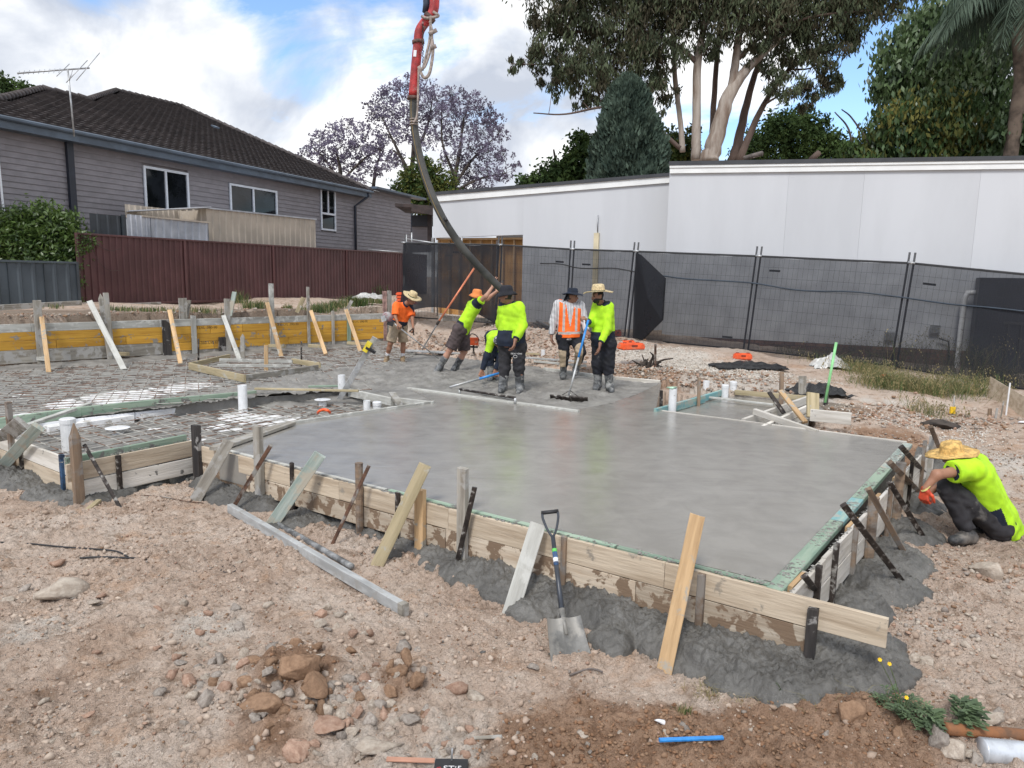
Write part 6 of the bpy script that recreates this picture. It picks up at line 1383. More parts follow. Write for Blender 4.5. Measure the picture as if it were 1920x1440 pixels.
# ================= PEOPLE =================
def rc_sdf(Pt, a, b, ra, rb, fa=False, fb=False):
    ab = b-a; L = np.linalg.norm(ab)+1e-9; u = ab/L; q = Pt-a; t_ = q@u; tc_ = np.clip(t_, 0, L)
    d = np.linalg.norm(q-tc_[..., None]*u, axis=-1)-(ra+(rb-ra)*tc_/L)
    if fa: d = np.maximum(d, -t_)
    if fb: d = np.maximum(d, t_-L)
    return d
def sdf_grid(prims, cell, k=.03, cuts=(), wr=0.0, seed=0, wf=1.0, late=()):
    A = np.array([p[0] for p in prims]+[p[1] for p in prims]+[p[i] for p in late for i in (0, 1)]); rr = max(max(p[2], p[3]) for p in prims)
    lo = A.min(0)-rr-.04; hi = A.max(0)+rr+.04; n = np.ceil((hi-lo)/cell).astype(int)+1
    F = np.full(n, .2)
    ax = [lo[i]+np.arange(n[i])*cell for i in range(3)]
    for p in list(prims)+[None]+list(late):
        if p is None:
            if cuts and late:
                G_ = np.stack(np.meshgrid(*ax, indexing='ij'), -1)
                for (pt, nrm_) in cuts: nrm_ = np.asarray(nrm_, float); F = np.maximum(F, (G_-pt)@(nrm_/np.linalg.norm(nrm_)))
                cuts = ()
            continue
        a, b, ra, rb = p[:4]; fa = len(p) > 4 and p[4]; fb = len(p) > 5 and p[5]; kk = p[6] if len(p) > 6 else k; r_ = max(ra, rb)+.07
        l2 = np.minimum(a, b)-r_; h2 = np.maximum(a, b)+r_; i0 = np.clip(((l2-lo)/cell).astype(int), 0, n); i1 = np.clip(((h2-lo)/cell).astype(int)+2, 0, n)
        s = tuple(slice(i0[i], i1[i]) for i in range(3))
        G_ = np.stack(np.meshgrid(*[ax[i][s[i]] for i in range(3)], indexing='ij'), -1)
        d = rc_sdf(G_, a, b, ra, rb, fa, fb); o = F[s]; h = np.clip(kk-np.abs(o-d), 0, None)/kk; F[s] = np.minimum(o, d)-h*h*kk*.25
    G_ = np.stack(np.meshgrid(*ax, indexing='ij'), -1)
    if wr:
        x, y, z = G_[..., 0]*wf, G_[..., 1]*wf, G_[..., 2]*wf; s = seed
        F = F+wr*(np.sin(x*31+z*17+3*np.sin(z*13+s)+s)*np.sin(z*27+y*19+2*np.sin(x*11+s))*.6+.5*np.sin(z*49+x*23+2.5*np.sin(x*17+y*9+s))*np.sin(x*21+y*33+s))
    for (pt, nrm_) in cuts: nrm_ = np.asarray(nrm_, float); F = np.maximum(F, (G_-pt)@(nrm_/np.linalg.norm(nrm_)))
    F[0] = F[-1] = .1; F[:, 0] = F[:, -1] = .1; F[:, :, 0] = F[:, :, -1] = .1
    return F, lo
def nets(F, lo, cell):
    ins_ = F < 0; c = [F[i:F.shape[0]-1+i, j:F.shape[1]-1+j, k:F.shape[2]-1+k] for i in (0, 1) for j in (0, 1) for k in (0, 1)]
    sg = sum((x < 0).astype(int) for x in c); act = (sg > 0) & (sg < 8); idx = -np.ones(act.shape, int); ii = np.argwhere(act); idx[act] = np.arange(len(ii))
    vals = np.stack([x[act] for x in c], 1); off = np.array([(i, j, k) for i in (0, 1) for j in (0, 1) for k in (0, 1)], float)
    acc = np.zeros((len(ii), 3)); cnt = np.zeros(len(ii))
    for a in range(8):
        for b in range(a+1, 8):
            if np.abs(off[a]-off[b]).sum() != 1: continue
            va, vb = vals[:, a], vals[:, b]; m_ = (va < 0) != (vb < 0); t_ = np.where(m_, va/(va-vb+1e-12), 0)
            acc += np.where(m_[:, None], off[a]+(off[b]-off[a])*t_[:, None], 0); cnt += m_
    V = (ii+acc/cnt[:, None])*cell+lo; Q = []
    for axn in range(3):
        o1, o2 = [(1, 2), (2, 0), (0, 1)][axn]; sl0 = [slice(None)]*3; sl1 = [slice(None)]*3; sl0[axn] = slice(0, -1); sl1[axn] = slice(1, None)
        a, b = ins_[tuple(sl0)], ins_[tuple(sl1)]; ch = np.argwhere(a != b); flip = a[a != b]
        e1 = np.zeros(3, int); e1[o1] = 1; e2 = np.zeros(3, int); e2[o2] = 1
        ok = (ch[:, o1] > 0) & (ch[:, o2] > 0) & (ch[:, o1] < act.shape[o1]) & (ch[:, o2] < act.shape[o2]); ch = ch[ok]; flip = flip[ok]
        q = np.stack([idx[tuple((ch-e1-e2).T)], idx[tuple((ch-e2).T)], idx[tuple(ch.T)], idx[tuple((ch-e1).T)]], 1); q[~flip] = q[~flip][:, ::-1]; Q.append(q)
    Q = np.concatenate(Q); return V, Q[(Q >= 0).all(1)]
def hand_prims(w, d, pn, curl=.5, spread=.12, thumb=1, s=1.0, tcurl=.4):
    d = d/np.linalg.norm(d); pn = pn-d*(pn@d); pn /= np.linalg.norm(pn); sd = np.cross(pn, d)*thumb      # sd: towards the thumb side
    pr = []; L = [(.044, .027, .020), (.048, .030, .022), (.044, .028, .021), (.034, .021, .018)]; offs = [.030, .010, -.010, -.029]
    for f_, (ls, of) in enumerate(zip(L, offs)):
        k0 = w+d*.085*s*(1 if f_ < 3 else .93)+sd*of*s; pr.append((w+sd*of*.5*s, k0, .016*s, .0125*s)); a = (curl if np.isscalar(curl) else curl[f_]); ang = a*.45
        dir_ = d*math.cos(spread*(1.2-f_*.8))+sd*math.sin(spread*(1.2-f_*.8)); p = k0; r0 = .0098*s
        for seg, l_ in enumerate(ls):
            ang += a*(.35 if seg == 0 else .85); e = p+(dir_*math.cos(ang)+pn*math.sin(ang))*l_*s; pr.append((p, e, r0, r0*.88, False, False, .006)); p = e; r0 *= .88
    b = w+d*.02*s+sd*.022*s; m_ = b+(d*.55+sd*.75+pn*.25)*.045*s; e = m_+(d*.85+sd*.25+pn*tcurl)*.034*s; e2 = e+(d*.8+sd*.0+pn*tcurl*1.3)*.026*s
    pr += [(w, b, .020*s, .018*s), (b, m_, .017*s, .012*s), (m_, e, .0115*s, .0105*s, False, False, .008), (e, e2, .0105*s, .009*s, False, False, .006)]
    return pr
S_tan = mat('tanned_skin', (.34, .17, .105), .55, .12, 9, col2=(.29, .14, .085)); S_dk = mat('brown_skin', (.27, .135, .085), .55, .12, 9, col2=(.22, .105, .068)); S_fair = mat('fair_skin', (.47, .26, .18), .55, .1, 9, col2=(.42, .22, .15))
C_lime = mat('lime_hi_vis_fabric', (.42, .74, .015), .8, .10, 5, bump=.35, bscale=18); C_lime2 = C_lime
C_org = mat('orange_hi_vis_fabric', (.95, .155, .015), .75, .06, 5, bump=.25, bscale=14); C_navy = mat('navy_fabric', (.009, .016, .034), .85, .2, 6, bump=.25, bscale=14)
C_khaki = mat('khaki_fabric', (.37, .29, .20), .85, .1, 6, bump=.3, bscale=14); C_brown = mat('brown_grey_fabric', (.075, .055, .055), .85, .2, 6, bump=.3, bscale=14); C_char = mat('charcoal_fabric', (.028, .027, .031), .88, .2, 6, bump=.3, bscale=14, splat=(.12, .115, .11), splat_fac=(.6, .68), sscale=5); C_blk = mat('black_fabric', (.010, .011, .017), .85, .2, 6, bump=.3, bscale=14, splat=(.12, .12, .115), splat_fac=(.66, .7), sscale=16)
C_white = mat('white_fabric', (.62, .62, .64), .8, .05, 5); C_boot = mat('cement_caked_gumboot', (.10, .105, .11), .55, .3, 7, splat=(.27, .27, .26), splat_fac=(.48, .6), sscale=9, bump=.3); C_tanboot = mat('tan_work_boot', (.27, .19, .11), .8, .2, 8, splat=(.3, .28, .25), splat_fac=(.5, .6)); C_dboot = mat('dusty_black_boot', (.04, .042, .045), .6, .3, 8, splat=(.19, .17, .15), splat_fac=(.45, .65), sscale=6)
C_silver = mat('silver_reflective_tape', (.52, .48, .46), .4, .08, 12, metal=.2); C_straw = mat('pale_straw', (.60, .48, .28), .8, .15, 30, bump=.8, bscale=70); C_straw2 = mat('golden_straw', (.66, .42, .14), .8, .2, 26, bump=1.0, bscale=60); C_band = mat('dark_green_hat_band', (.02, .05, .03), .7, .2, 8); C_orhat = mat('faded_orange_fabric', (.75, .25, .07), .8, .15, 8, bump=.2); C_hair = mat('black_hair', (.012, .010, .009), .6, .3, 20); C_glove = mat('orange_rubber_glove', (.62, .07, .025), .5, .2, 9, splat=(.3, .17, .12), splat_fac=(.55, .68)); C_yel = mat('yellow_trim_fabric', (.6, .55, .2), .8, .1, 5); C_eye = mat('eye_white', (.6, .58, .55), .3, .05, 5); C_lip = mat('lip_skin', (.24, .09, .07), .5, .1, 5); C_grband = mat('patterned_grey_bandana', (.45, .45, .47), .8, .1, 20, col2=(.05, .05, .06), fac=(.48, .52)); C_scar = mat('striped_white_shirt_fabric', (.62, .61, .62), .8, .05, 5)
# stripes on the long sleeved shirt: printed lines following the garment's own height coordinate
_t = C_scar.node_tree; _w = _t.nodes.new('ShaderNodeTexWave'); _w.wave_type = 'BANDS'; _w.bands_direction = 'X'; _w.inputs['Scale'].default_value = 11; _w.inputs['Distortion'].default_value = 1.2
_tc = _t.nodes.new('ShaderNodeTexCoord'); _t.links.new(_tc.outputs['Object'], _w.inputs['Vector']); _t.links.new(ramp(_t, _w.outputs['Fac'], [(.80, (.60, .59, .6)), (.88, (.05, .05, .06))]), _t.nodes['Principled BSDF'].inputs['Base Color'])
def nrm(v): v = np.asarray(v, float); return v/np.linalg.norm(v)
def lerp(a, b, t_): return a+(b-a)*t_
def head_prims(h, up, fw, s=1.0):
    sd = nrm(np.cross(fw, up)); up = nrm(up); fw = nrm(fw-up*(fw@up))
    pr = [(h+up*.03*s-fw*.012*s, h+up*.035*s+fw*.018*s, .078*s, .074*s), (h-up*.02*s+fw*.02*s, h-up*.055*s+fw*.045*s, .062*s, .045*s), (h+sd*.03*s-up*.03*s, h-up*.06*s+fw*.05*s, .048*s, .034*s), (h-sd*.03*s-up*.03*s, h-up*.06*s+fw*.05*s, .048*s, .034*s),
          (h+fw*.088*s+up*.005*s, h+fw*.108*s-up*.028*s, .010*s, .015*s, False, False, .012), (h+fw*.080*s+up*.028*s+sd*.03*s, h+fw*.080*s+up*.028*s-sd*.03*s, .014*s, .014*s, False, False, .012), (h+fw*.085*s-up*.052*s+sd*.014*s, h+fw*.085*s-up*.052*s-sd*.014*s, .012*s, .012*s, False, False, .01)]
    for q in (1, -1): pr += [(h+sd*q*.078*s+up*.018*s, h+sd*q*.082*s-up*.018*s, .013*s, .010*s, False, False, .008)]
    return pr, sd, up, fw
def build_person(name_label, J, skin, cell=.011, w=1.0, face=(1, 0, 0), headup=(0, 0, 1), hair=C_hair, beard=False, shirt=None, pants=None, boots=None, hands=None, hat=None, hs=1.0, seed=1, belly=0.0, extra=None, hem=None, glove=None, handskin=None):
    base = (J['fa']+J['fb'])/2; th = thing('person', (base[0], base[1], min(J['fa'][2], J['fb'][2])), name_label, 'person')
    shm = (J['sa']+J['sb'])/2; hpm = (J['ha']+J['hb'])/2; tor = nrm(shm-hpm); fw = nrm(face)
    def torso(e=0.0, r0=.100, r1=.105):
        pr = []
        for s_, h_ in (('sa', 'ha'), ('sb', 'hb')):
            si = lerp(J[s_], shm, .42); hi_ = lerp(J[h_], hpm, .25); pr.append((si-tor*.07, hi_, r0*w+e, r1*w+e))
        bf = nrm(np.array([fw[0], fw[1], 0]) if abs(fw[0])+abs(fw[1]) > .1 else fw)
        pr.append((shm-tor*.10, hpm+tor*.10, .105*w+e, (.115+belly)*w+e)); 
        if belly: pr.append((shm-tor*.30+bf*.03, hpm+tor*.12+bf*.05, .11*w+e, (.12+belly)*w+e))
        pr.append((lerp(J['sa'], shm, .12), lerp(J['sb'], shm, .12), .062*w+e, .062*w+e)); pr.append((shm-tor*.03, lerp(shm, J['head'], .45), .068+e, .055+e)); return pr
    hp, sd, up, hf = head_prims(J['head'], np.array(headup, float), np.array(face, float), hs)
    pr = torso(-.018)+hp+[(shm, J['head']-up*.03, .060, .053)]
    for a in 'ab':
        pr += [(J['s'+a], J['e'+a], .050*w, .040*w), (J['e'+a], J['w'+a], .040*w, .026*w)]
        pr += [(J['h'+a], J['k'+a], .082*w, .056*w), (J['k'+a], lerp(J['k'+a], J['f'+a], .35), .054*w, .056*w), (lerp(J['k'+a], J['f'+a], .35), J['f'+a], .056*w, .036*w), (J['f'+a], J['t'+a], .036, .028)]
    F_, lo = sdf_grid(pr, cell, .03); V, Q = nets(F_, lo, cell)
    fc = V[Q].mean(1)-J['head']; a_ = fc@hf; b_ = fc@up; c_ = fc@sd; mi = np.zeros(len(Q), int)
    dist = np.linalg.norm(fc, axis=1) < .14*hs
    hairm = dist & ((b_ > .055) | ((a_ < .0) & (b_ > -.055)) | ((a_ < .035) & (b_ > .02))) & ~((np.abs(c_) > .074) & (np.abs(b_) < .03))
    mi[hairm] = 1
    if beard: mi[dist & (b_ < -.032) & (a_ > .0)] = 1
    mi[dist & (np.abs(b_+.052) < .010) & (a_ > .075) & (np.abs(c_) < .026)] = 2
    for q in (1, -1):
        ed = np.linalg.norm(fc-(hf*.083+up*.008+sd*q*.030)*hs, axis=1); mi[ed < .014] = 3
        mi[dist & (np.linalg.norm(fc-(hf*.085+up*.032+sd*q*.030)*hs, axis=1) < .012)] = 1
    allV = [V]; allQ = [Q]; allm = [mi]; n0 = len(V)
    for a, hd in (hands or {}).items():
        hpz = hand_prims(J['w'+a], nrm(hd['d']), np.array(hd['pn'], float), hd.get('curl', .5), hd.get('spread', .1), hd.get('thumb', 1), hd.get('s', 1.05))
        f2, l2 = sdf_grid(hpz, .0045, .014); v2, q2 = nets(f2, l2, .0045)
        if glove and a in glove: o = mk('glove', v2, q2, C_glove, th, smooth=True); continue
        allV.append(v2); allQ.append(q2+n0); allm.append(np.zeros(len(q2), int)); n0 += len(v2)
    mk('body', np.concatenate(allV), np.concatenate(allQ), [skin, hair, C_lip, C_hair], th, midx=np.concatenate(allm), smooth=True)
    def garment(nm, prims, mats_, mf=None, cuts=(), wr=.004, k=.035, c_=None, wf=1.0, late=()):
        f2, l2 = sdf_grid(prims, c_ or cell, k, cuts, wr, seed, wf, late); v2, q2 = nets(f2, l2, c_ or cell); m2 = None
        if mf is not None: m2 = mf(v2[q2].mean(1)).astype(int)
        return mk(nm, v2, q2, mats_, th, midx=m2, smooth=True)
    ctx = dict(J=J, th=th, shm=shm, hpm=hpm, tor=tor, garment=garment, torso=torso, w=w, sd=sd, up=up, hf=hf, fw=fw, cell=cell)
    if pants: pants(ctx)
    if boots: boots(ctx)
    if shirt: shirt(ctx)
    if hat: hat(ctx)
    if extra: extra(ctx)
    return th
def mk_pants(mats_, end=1.0, ease=.022, mf=None, loose=0.0, flare=0.0):
    def f(c):
        J, w = c['J'], c['w']; pr = []
        for a in 'ab':
            h, k, ft = J['h'+a], J['k'+a], J['f'+a]; hi_ = lerp(h, c['hpm'], .2); pr.append((hi_, h, .10*w+ease*.6, .088*w+ease))
            if end <= 1: pr.append((h, lerp(h, k, end), .088*w+ease, .070*w+ease+flare, False, True))
            else:
                pr.append((h, k, .088*w+ease, .062*w+ease+loose)); e = end-1; pr.append((k, lerp(k, ft, e), .062*w+ease+loose, .045*w+ease+loose+flare, False, True))
        pr.append((J['ha'], J['hb'], .095*w+ease, .095*w+ease)); pr.append((c['hpm'], c['hpm']+c['tor']*.12, .115*w+ease*.5, .115*w+ease*.5, False, True))
        o = c['garment']('trousers' if end > 1 else 'shorts', pr, mats_, mf(c) if mf else None, wr=.009, wf=1.2); c['pants'] = o
    return f
def mk_boots(mt_, start=.55, r=.062, foot=.050, sock=None):
    def f(c):
        J, w = c['J'], c['w']
        for a in 'ab':
            k, ft, t_ = J['k'+a], J['f'+a], J['t'+a]; s_ = lerp(k, ft, start); heel = ft-nrm(t_-ft)*.035+np.array([0, 0, -.03])
            pr = [(s_, ft, r, r*.84, True, False), (ft, heel, r*.8, foot*.9), (heel, t_, foot, foot*.86), (ft, lerp(ft, t_, .5), r*.8, foot)]
            zz = min(ft[2], t_[2])-.055
            c['garment']('boot', pr, [mt_], None, cuts=[(np.array([0, 0, zz]), (0, 0, -1))], wr=.003)
            if sock: c['garment']('sock', [(lerp(k, ft, start-.12), lerp(k, ft, start+.05), .052, .048, True, False)], [sock], None, wr=.002)
    return f
def mk_shirt(mats_, sleeve=2.0, ease=.014, mf=None, hem_l=-.04, hem_n=None, sl_ease=.0, name='shirt'):
    def f(c):
        J, w = c['J'], c['w']; pr = c['torso'](ease); lt = []
        pr.append((c['hpm']+c['tor']*.1, c['hpm']-c['tor']*.06, .125*w+ease, .125*w+ease))
        for a in 'ab':
            s_, e, q = J['s'+a], J['e'+a], J['w'+a]
            if sleeve == 0: continue
            if sleeve <= 1: lt.append((s_, lerp(s_, e, sleeve), .062*w+ease+sl_ease, .060*w+ease+sl_ease, False, True))
            else: lt += [(s_, e, .062*w+ease, .048*w+ease), (e, lerp(e, q, sleeve-1), .048*w+ease, .034*w+ease, False, True)]
        cut = [(c['hpm']+c['tor']*hem_l, -c['tor'] if hem_n is None else np.array(hem_n))]
        cut.append((lerp(c['shm'], J['head'], .42), nrm(J['head']-c['shm'])))
        c['garment'](name, pr, mats_, mf(c) if mf else None, cuts=cut, wr=.0065, late=lt, wf=1.0)
    return f
def two_tone(split=.36, navy_sleeve=False, side=False, sleeve_hem=None, collar=True):
    def g(c):
        J = c['J']; L = np.linalg.norm(c['shm']-c['hpm'])
        def f(p):
            t_ = (p-c['hpm'])@c['tor']/L; m_ = np.zeros(len(p), int); arm = np.zeros(len(p), bool); low = np.zeros(len(p), bool)
            for a in 'ab':
                for u, v in ((J['s'+a], J['e'+a]), (J['e'+a], J['w'+a])):
                    ab = v-u; s_ = np.clip((p-u)@ab/(ab@ab), 0, 1); d = np.linalg.norm(p-u-s_[:, None]*ab, axis=1); near = d < .085*c['w']
                    if u is J['e'+a]: arm |= near; low |= near & (s_ > .84)
                    else: arm |= near & (s_ > .3)
            m_[(t_ < split) & ~arm] = 1
            if navy_sleeve: m_[arm] = 1
            else: m_[low & (sleeve_hem is not None)] = 1
            if collar: m_[np.linalg.norm(p-c['shm'], axis=1) < .0] = 1; m_[((p-c['shm'])@nrm(J['head']-c['shm']) > .078) & ~arm] = 1
            return m_
        return f
    return g
def hat_vf(prof, n=28, warp=None):
    V, Fc = lathe_vf(prof, n)
    if warp is not None: V = warp(V)
    return V, Fc[:-2]
def mk_hat(mats_, kind, tilt=(0, 0, 1), s=1.0, off=.062, seed=0, fwd=.0):
    def f(c):
        z = nrm(tilt) if tilt is not None else c['up']; x = nrm(c['hf']-z*(c['hf']@z)); y = np.cross(z, x); M = np.stack([x, y, z], 1); o_ = c['J']['head']+c['up']*off*s+x*fwd
        if kind == 'straw': prof = [(.205, -.004), (.208, .004), (.15, .008), (.096, .012), (.094, .03), (.088, .075), (.078, .112), (.05, .122), (.0005, .116)]; rim = 3
        elif kind == 'bucket': prof = [(.150, -.045), (.152, -.040), (.12, -.012), (.095, .006), (.092, .03), (.084, .075), (.068, .092), (.03, .098), (.0005, .098)]; rim = 3
        else: prof = [(.185, -.012), (.187, -.006), (.14, .0), (.097, .010), (.095, .03), (.088, .08), (.070, .095), (.03, .10), (.0005, .10)]; rim = 3
        prof = [(a*s, b*s) for a, b in prof]
        def warp(V):
            r_ = np.hypot(V[:, 0], V[:, 1]); a = np.arctan2(V[:, 1], V[:, 0]); out = np.clip((r_-.1*s)/(.1*s), 0, 1)
            V[:, 2] += out*(.014*np.sin(a*2+seed)+.006*np.sin(a*5+seed*2)+(.018*np.abs(np.sin(a)) if kind == 'straw' else -.012)); V[:, 0] *= 1.06; return V
        V, Fc = hat_vf(prof, 28, warp); V2 = V@M.T+o_; mi = []
        for i in range(len(prof)-1): mi += [1 if (i in (3,)) and len(mats_) > 1 else 0]*28
        # underside
        inner = [(a-.003 if a > .01 else a, b-.004) for a, b in prof]; Vi, Fi = hat_vf(inner, 28, warp); V3 = Vi@M.T+o_; n = len(V2)
        F3 = [tuple(reversed([i+n for i in q])) for q in Fi]
        mk('hat', np.vstack([V2, V3]), list(Fc)+F3, mats_, c['th'], midx=mi+[len(mats_)-1 if len(mats_) > 2 else 0]*len(F3), smooth=True)
    return f
def JJ(Y0, d):
    out = {}
    for k, v in d.items(): out[k] = D(v[0], v[1], Y0+(v[2] if len(v) > 2 else 0))
    return out
# --- man with the orange shirt and the vibrator
J = JJ(15.66, dict(head=(771, 561, -.10), sa=(743, 573, -.12), sb=(768, 575, .16), ea=(741, 594, -.22), wa=(746, 607, -.36), eb=(773, 596, .06), wb=(774.5, 614, -.14), ha=(741, 612, -.06), hb=(754, 613, .12), ka=(732, 644, -.14), kb=(756, 644, .12), fa=(725, 672, 0), fb=(755, 673, .15), ta=(722, 680, -.16), tb=(756, 681, -.03)))
def ex1(c):
    pass
P1 = build_person('man in orange shirt, khaki shorts and straw hat vibrating the concrete', J, S_tan, w=.95, face=(.75, -.45, -.55), headup=(.35, -.15, .93), shirt=mk_shirt([C_org, C_navy], .85, mf=two_tone(.30), sl_ease=.012, hem_l=-.02), pants=mk_pants([C_khaki], .92, ease=.03, flare=.012), boots=mk_boots(C_tanboot, .74, .050, .048, sock=C_white),
    hands={'a': dict(d=(.6, -.2, -.6), pn=(.3, .2, -.9), curl=1.4, thumb=1), 'b': dict(d=(.1, -.3, -.95), pn=(-.9, .2, 0), curl=1.4, thumb=-1)}, hat=mk_hat([C_straw, C_band, C_straw], 'straw', tilt=(.42, -.25, .87), seed=1), seed=1)
# --- man pushing the hose
J = JJ(14.0, dict(head=(893, 557, .05), sa=(896, 568, -.16), sb=(889, 566, .18), ea=(911, 556, -.28), wa=(924, 537, -.24), eb=(914, 560, .1), wb=(932, 546, .05), ha=(862, 618, -.13), hb=(868, 620, .12), ka=(844, 656, -.18), kb=(871, 659, .12), fa=(824, 688, -.1), fb=(854, 689, .2), ta=(817, 697, -.16), tb=(847, 697, .12)))
def strp(c):
    J = c['J']; h, k = J['ha'], J['ka']; ax = nrm(k-h)
    for o_ in (-.016, 0, .016):
        s_ = nrm(np.cross(ax, (CAM-h))); n_ = nrm(np.cross(s_, ax)); n_ = n_ if n_@(CAM-h) > 0 else -n_; cc = curve([h-ax*.06, lerp(h, k, .5), lerp(h, k, .9)], 10); cc = cc+n_*np.linspace(.118, .100, len(cc))[:, None]+s_*(o_-.0); tube('stripe', cc, .0045, C_white, c['pants'], n=4)
    V, Fc = tube_vf([c['hpm']+c['tor']*.10-c['sd']*.0, c['hpm']+c['tor']*.101], [.16, .16], 16); 
P2 = build_person('man in orange bucket hat and lime shirt pushing the hose with both hands', J, S_fair, w=1.05, face=(.85, .45, .1), headup=(.2, 0, .98), shirt=mk_shirt([C_lime, C_navy], .5, mf=lambda c: (lambda p: (((np.linalg.norm(p-c['J']['sa'], axis=1) < .12) | (np.linalg.norm(p-c['J']['sb'], axis=1) < .12)) | (((p-c['hpm'])@c['tor'] < .16) & ((p-c['hpm'])@np.array([1, 0, 0]) < .06)))*1), hem_l=-.03, ease=.02), pants=mk_pants([C_brown], .95, ease=.035, flare=.015), boots=mk_boots(C_boot, .40, .072, .055),
    hands={'a': dict(d=(.15, .15, .97), pn=(.6, .7, 0), curl=.15, spread=.28, thumb=1), 'b': dict(d=(.3, .1, .9), pn=(.6, .6, -.3), curl=.4, spread=.2, thumb=-1)}, hat=mk_hat([C_orhat], 'bucket', tilt=(.12, -.1, .99), s=.98, seed=2), seed=2, extra=strp)
# --- big man with black bucket hat
J = JJ(11.5, dict(head=(950, 555, 0), sa=(973, 576, -.05), sb=(944, 576, .14), ea=(980, 610, -.10), wa=(966, 638, -.24), eb=(938, 608, .26), wb=(944, 630, .30), ha=(973, 650, .0), hb=(948, 650, .10), ka=(973, 690, .0), kb=(946, 691, .08), fa=(975, 726, .0), fb=(943, 724, .08), ta=(973, 737, -.2), tb=(939, 733, -.16)))
P3 = build_person('big man in lime and navy shirt and black bucket hat, arm hanging', J, S_dk, w=1.22, face=(-.8, .25, -.15), headup=(-.05, 0, 1), hs=1.08, belly=.04, shirt=mk_shirt([C_lime, C_navy], 1.93, mf=two_tone(.44, sleeve_hem=1), hem_l=.02, ease=.016), pants=mk_pants([C_char], 1.55, ease=.012, loose=.006), boots=mk_boots(C_boot, .36, .080, .055),
    hands={'a': dict(d=(-.15, -.15, -.97), pn=(-.9, .2, 0), curl=.55, thumb=-1, s=1.15), 'b': dict(d=(.1, -.3, -.9), pn=(.9, 0, 0), curl=.5, s=1.1)}, hat=mk_hat([C_blk], 'bucket', tilt=(-.12, 0, .99), s=1.08, seed=3), seed=3)
tp3 = bpy.data.objects.get('trousers.001') 
# --- bent man behind him
J = JJ(12.7, dict(head=(935, 640, -.42), sa=(922, 636, -.30), sb=(941, 632, -.22), ea=(913, 667, -.36), wa=(904, 695, -.38), eb=(940, 668, -.3), wb=(929, 694, -.30), ha=(921, 632, .38), hb=(936, 632, .42), ka=(919, 668, .20), kb=(936, 668, .25), fa=(920, 703, .25), fb=(935, 703, .33), ta=(918, 712, .02), tb=(933, 711, .1)))
P4 = build_person('man in lime and navy bent right over behind the big man in the bucket hat', J, S_tan, w=.98, face=(-.15, -.35, -.9), headup=(-.1, -.9, .25), shirt=mk_shirt([C_lime, C_navy], 1.92, mf=lambda c: (lambda p: ((np.minimum.reduce([np.linalg.norm(p-lerp(c['J']['e'+a], c['J']['w'+a], t_), axis=1) for a in 'ab' for t_ in (0, .25, .5, .75, 1)]) < .09) | ((p-c['hpm'])@c['tor'] < .2))*1), hem_l=-.03), pants=mk_pants([C_navy], 1.5), boots=mk_boots(C_boot, .45, .066, .052),
    hands={'a': dict(d=(-.3, -.2, -.95), pn=(.3, -.9, 0), curl=1.3, s=1.05), 'b': dict(d=(-.2, -.2, -.95), pn=(.3, -.9, 0), curl=1.3)}, seed=4, hat=lambda c: c['garment']('bandana', [(c['J']['head']+c['up']*.03-c['hf']*.012, c['J']['head']+c['up']*.04+c['hf']*.0, .089, .085)], [C_grband], None, cuts=[(c['J']['head']+c['up']*.0, -c['up']+c['hf']*.2)], wr=.003))
# --- man in the orange vest
J = JJ(13.3, dict(head=(1073, 556, -.05), sa=(1046, 571, 0), sb=(1088, 572, .05), ea=(1037, 603, -.02), wa=(1034, 630, -.08), eb=(1096, 603, .0), wb=(1100, 622, -.22), ha=(1056, 632, 0), hb=(1080, 633, .03), ka=(1058, 664, -.05), kb=(1089, 660, -.20), fa=(1056, 702, 0), fb=(1080, 692, .15), ta=(1055, 709, -.18), tb=(1078, 701, -.02)))
def vest(c):
    J, w = c['J'], c['w']; pr = c['torso'](.034); pr.append((c['hpm']+c['tor']*.1, c['hpm']-c['tor']*.02, .13*w+.036, .135*w+.036))
    cu_ = [(c['hpm']+c['tor']*.0, -c['tor']), (lerp(c['shm'], J['head'], .22), nrm(J['head']-c['shm']))]
    cu_ += [(J['sa']+nrm(c['shm']-J['sa'])*.01, nrm(J['sa']-c['shm'])), (J['sb']+nrm(c['shm']-J['sb'])*.01, nrm(J['sb']-c['shm']))]
    sx = nrm(J['sb']-J['sa']); fr_ = np.cross(sx, c['tor']); fr_ = fr_ if fr_[1] < 0 else -fr_
    def mf(p):
        q = p-c['shm']; x = q@sx; z = (p-c['hpm'])@c['tor']; f_ = (p-c['shm'])@fr_; m_ = np.zeros(len(p), int)
        m_[(np.abs(np.abs(x)-.115) < .024) & (z > .12)] = 1; m_[(np.abs(z-.09) < .024)] = 1
        H = np.linalg.norm(c['shm']-c['hpm']); m_[(f_ > 0) & (z > .20) & (np.abs(x) < (z-.20)/(H-.2)*.075+.003)] = 2
        return m_
    c['garment']('vest', pr, [C_org, C_silver, C_scar], mf, cuts=cu_, wr=.004)
    # neck flap and chin strap of the hat
    n = c['J']['head']; b = n-c['hf']*.09; V = [b+c['sd']*.07+c['up']*.05, b-c['sd']*.07+c['up']*.05, b-c['sd']*.08-c['up']*.10-c['hf']*.05, b+c['sd']*.08-c['up']*.10-c['hf']*.05]; V += [v-c['hf']*.006 for v in V]
    mk('neck_flap', V, [(0, 1, 2, 3), (7, 6, 5, 4), (0, 3, 7, 4), (1, 5, 6, 2), (2, 6, 7, 3)], C_navy, c['th'])
